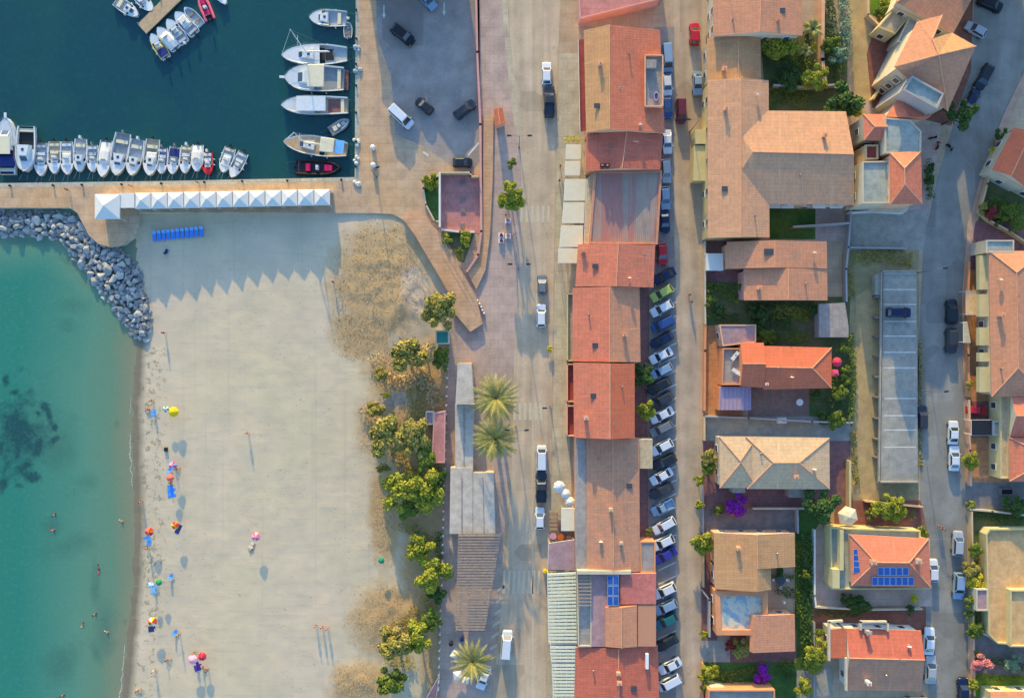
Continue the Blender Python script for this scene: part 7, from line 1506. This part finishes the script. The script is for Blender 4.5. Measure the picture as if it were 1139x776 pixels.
for k, (x, y) in enumerate([(396.5,12),(397,44),(396.5,72),(396.5,96),(396.5,126),(396.5,158),(396,186),(380,200.5),(320,201.5),(270,202),(228,203),(180,204.5),(136,205.5),(92,206),(60,206.5),(12,207)]):
    r = thing('mooring_bollard', 'dark mooring bollard on the stone edge of the quay', 'bollard', P(x, y, .02), 0, 'mooring bollards along the quay'); MB().tube((0, 0, 0), (0, 0, .35), .14, .12, 10).build('post', M['dark'], r); MB().tube((0, 0, .35), (0, 0, .48), .22, .2, 10).build('cap', M['dark'], r)
for k, (x, y, lab) in enumerate([(397,55,'upper grey pile of nets and fenders on the east quay edge'),(398,78,'grey pile of nets beside the motor yacht stern'),(398,158,'white heap of fenders beside the wooden yacht'),(397,203,'white heap of rope at the quay corner'),(397,178,'low coil of rope on the quay beside the black inflatable')]):
    r = thing('net_pile', lab, 'net pile', P(x, y, .02), k); mb = MB(); rr = random.Random(k)
    for i in range(7): 
        cx, cy, q = rr.uniform(-.6, .6), rr.uniform(-.5, .5), rr.uniform(.18, .36); mb.loft([[(cx+q*s*math.cos(j*PI/4), cy+q*s*math.sin(j*PI/4), z*q) for j in range(8)] for z, s in ((0, 1), (.6, 1.05), (1.1, .7), (1.3, .2))])
    mb.build('nets', M['cock_grey' if k < 2 else 'fabric_white'], r)
for x, y, lab in [(415.5,165,'white round quay cabinet, upper of two on the paving'),(416,184.5,'white round quay cabinet, lower of two on the paving')]:
    r = thing('service_cabinet', lab, 'cabinet', P(x, y, .02)); MB().tube((0, 0, 0), (0, 0, 1.1), .4, .36, 14).build('cabinet', M['white'], r); MB().tube((0, 0, 1.1), (0, 0, 1.22), .42, .2, 14).build('lid', M['white'], r)
for x, y, lab in [(515,203,'northernmost square hatch in the pink courtyard floor'),(515,221,'second square hatch in the pink courtyard floor'),(515,234,'third square hatch in the pink courtyard floor'),(514,251,'southernmost square hatch in the pink courtyard floor')]:
    r = thing('floor_hatch', lab, 'hatch', P(x, y, .04)); MB().box(0, 0, .08, .42, .42, .08).build('frame', M['roof_mauve'], r); MB().box(0, 0, .17, .34, .34, .012).build('lid', M['conc_dark'], r)
for x, y, m, lab in [(557.5,262,'red','red flower planter, lower left of four by the crossing'),(565,246,'pink','pink flower planter under the roadside trees'),(557.5,268,'red','red flower planter at the bottom of the four'),(565,263,'pink','pink flower planter right of the lower red one')]:
    r = thing('flower_planter', lab, 'planter', P(x, y)); MB().box(0, 0, .25, .45, .4, .25, 0, 0, 1.1).build('tub', M['white'], r); o = link('flowers', crown('leaf_pink' if m == 'pink' else 'leaf_red', 'small', 1), r); o.location = (0, 0, .6); o.scale = (.4, .4, .3)
for x, y, lab in [(615,595,'round blue and pink playpen table on the brown terrace'),(623.5,596,'round yellow and orange table on the brown terrace'),(632.5,598,'round dark red table on the brown terrace')]:
    r = thing('cafe_table', lab, 'table', P(x, y, .125)); MB().tube((0, 0, .7), (0, 0, .74), .6, .6, 14).build('tabletop', M['pale_pink' if 'blue' in lab else ('orange' if 'yellow' in lab else 'maroon')], r); MB().tube((0, 0, 0), (0, 0, .7), .05, None, 6).tube((0, 0, 0), (0, 0, .03), .28, None, 10).build('pedestal', M['steel'], r)
p = P(867, 644); r = thing('garden_table', 'glass topped garden table with white chairs in the dark lawn', 'table', p); MB().tube((0, 0, .7), (0, 0, .74), .8, .8, 16).build('tabletop', M['pane'], r)
for k in range(4): MB().tube((.4*math.cos(k*1.57), .4*math.sin(k*1.57), 0), (.4*math.cos(k*1.57), .4*math.sin(k*1.57), .7), .03, None, 5).build('leg', M['white'], r)
for k, nm in enumerate(['north', 'east', 'south', 'west']):
    a = PI/2-k*PI/2; r = thing('garden_chair', f'white garden chair on the {nm} side of the glass table', 'chair', p+Vector((1.25*math.cos(a), 1.25*math.sin(a), 0)), a+PI, 'white garden chairs'); MB().box(0, 0, .43, .24, .24, .03).build('seat', M['white'], r); MB().box(-.24, 0, .7, .03, .24, .27).build('backrest', M['white'], r)
    for sx in (-.2, .2):
        for sy in (-.2, .2): MB().box(sx, sy, .2, .02, .02, .2).build('leg', M['white'], r)
p = P(888, 447); r = thing('patio_table', 'round white table on the brown patio behind the orange house', 'table', p); MB().tube((0, 0, .7), (0, 0, .75), .62, .62, 14).build('tabletop', M['white'], r); MB().tube((0, 0, 0), (0, 0, .7), .06, None, 6).build('pedestal', M['steel'], r)
p = P(868, 467); r = thing('water_tank', 'grey box tank against the plot wall north of the villa', 'tank', p); MB().box(0, 0, .5, .8, .5, .5).build('tank', M['white'], r); MB().tube((.3, 0, 1.0), (.3, 0, 1.08), .2, .2, 10).build('lid', M['steel'], r)
p = P(868.5, 666); r = thing('garden_shower', 'white garden lamp post in the dark lawn north of the annex', 'garden lamp', p); MB().tube((0, 0, 0), (0, 0, 2.0), .05, None, 6).build('pole', M['white'], r); MB().tube((0, 0, 2.0), (0, 0, 2.25), .25, .15, 10).build('lamp_shade', M['white'], r)
p = P(1112, 545); r = thing('hot_tub', 'dark square pool tub in the ruined grey yard', 'tub', P(1118, 546)); MB().box(0, 0, .3, 1.15, .6, .3).build('tub', M['conc_dark'], r); MB().box(0, 0, .605, .95, .42, .01).build('cover', M['black'], r)
# rope lines from boats to quay are too thin to see; kerbside bins
for x, y, m, lab in [(502,714,'dark','dark bin left of the pergola foot'),(514,709,'navy','navy scooter bin under the pergola end'),(606,634,'yellow','yellow bin by the striped canopy corner')]:
    r = thing('litter_bin', lab, 'bin', P(x, y, .12 if x > 600 else .02)); MB().tube((0, 0, 0), (0, 0, .9), .32, .38, 12).build('bin', M[m], r); MB().tube((0, 0, .9), (0, 0, 1.0), .4, .3, 12).build('lid', M[m], r)
# check the labels
seen = {}
for o in sc.objects:
    if o.parent is None and 'label' in o:
        if o['label'] in seen and o.get('group') != 'breakwater boulders': print('DUP LABEL', o['label'])
        seen[o['label']] = 1
        n_ = len(o['label'].split())
        if not 4 <= n_ <= 16: print('LABEL LENGTH', n_, o['label'])
print('objects', len(sc.objects))
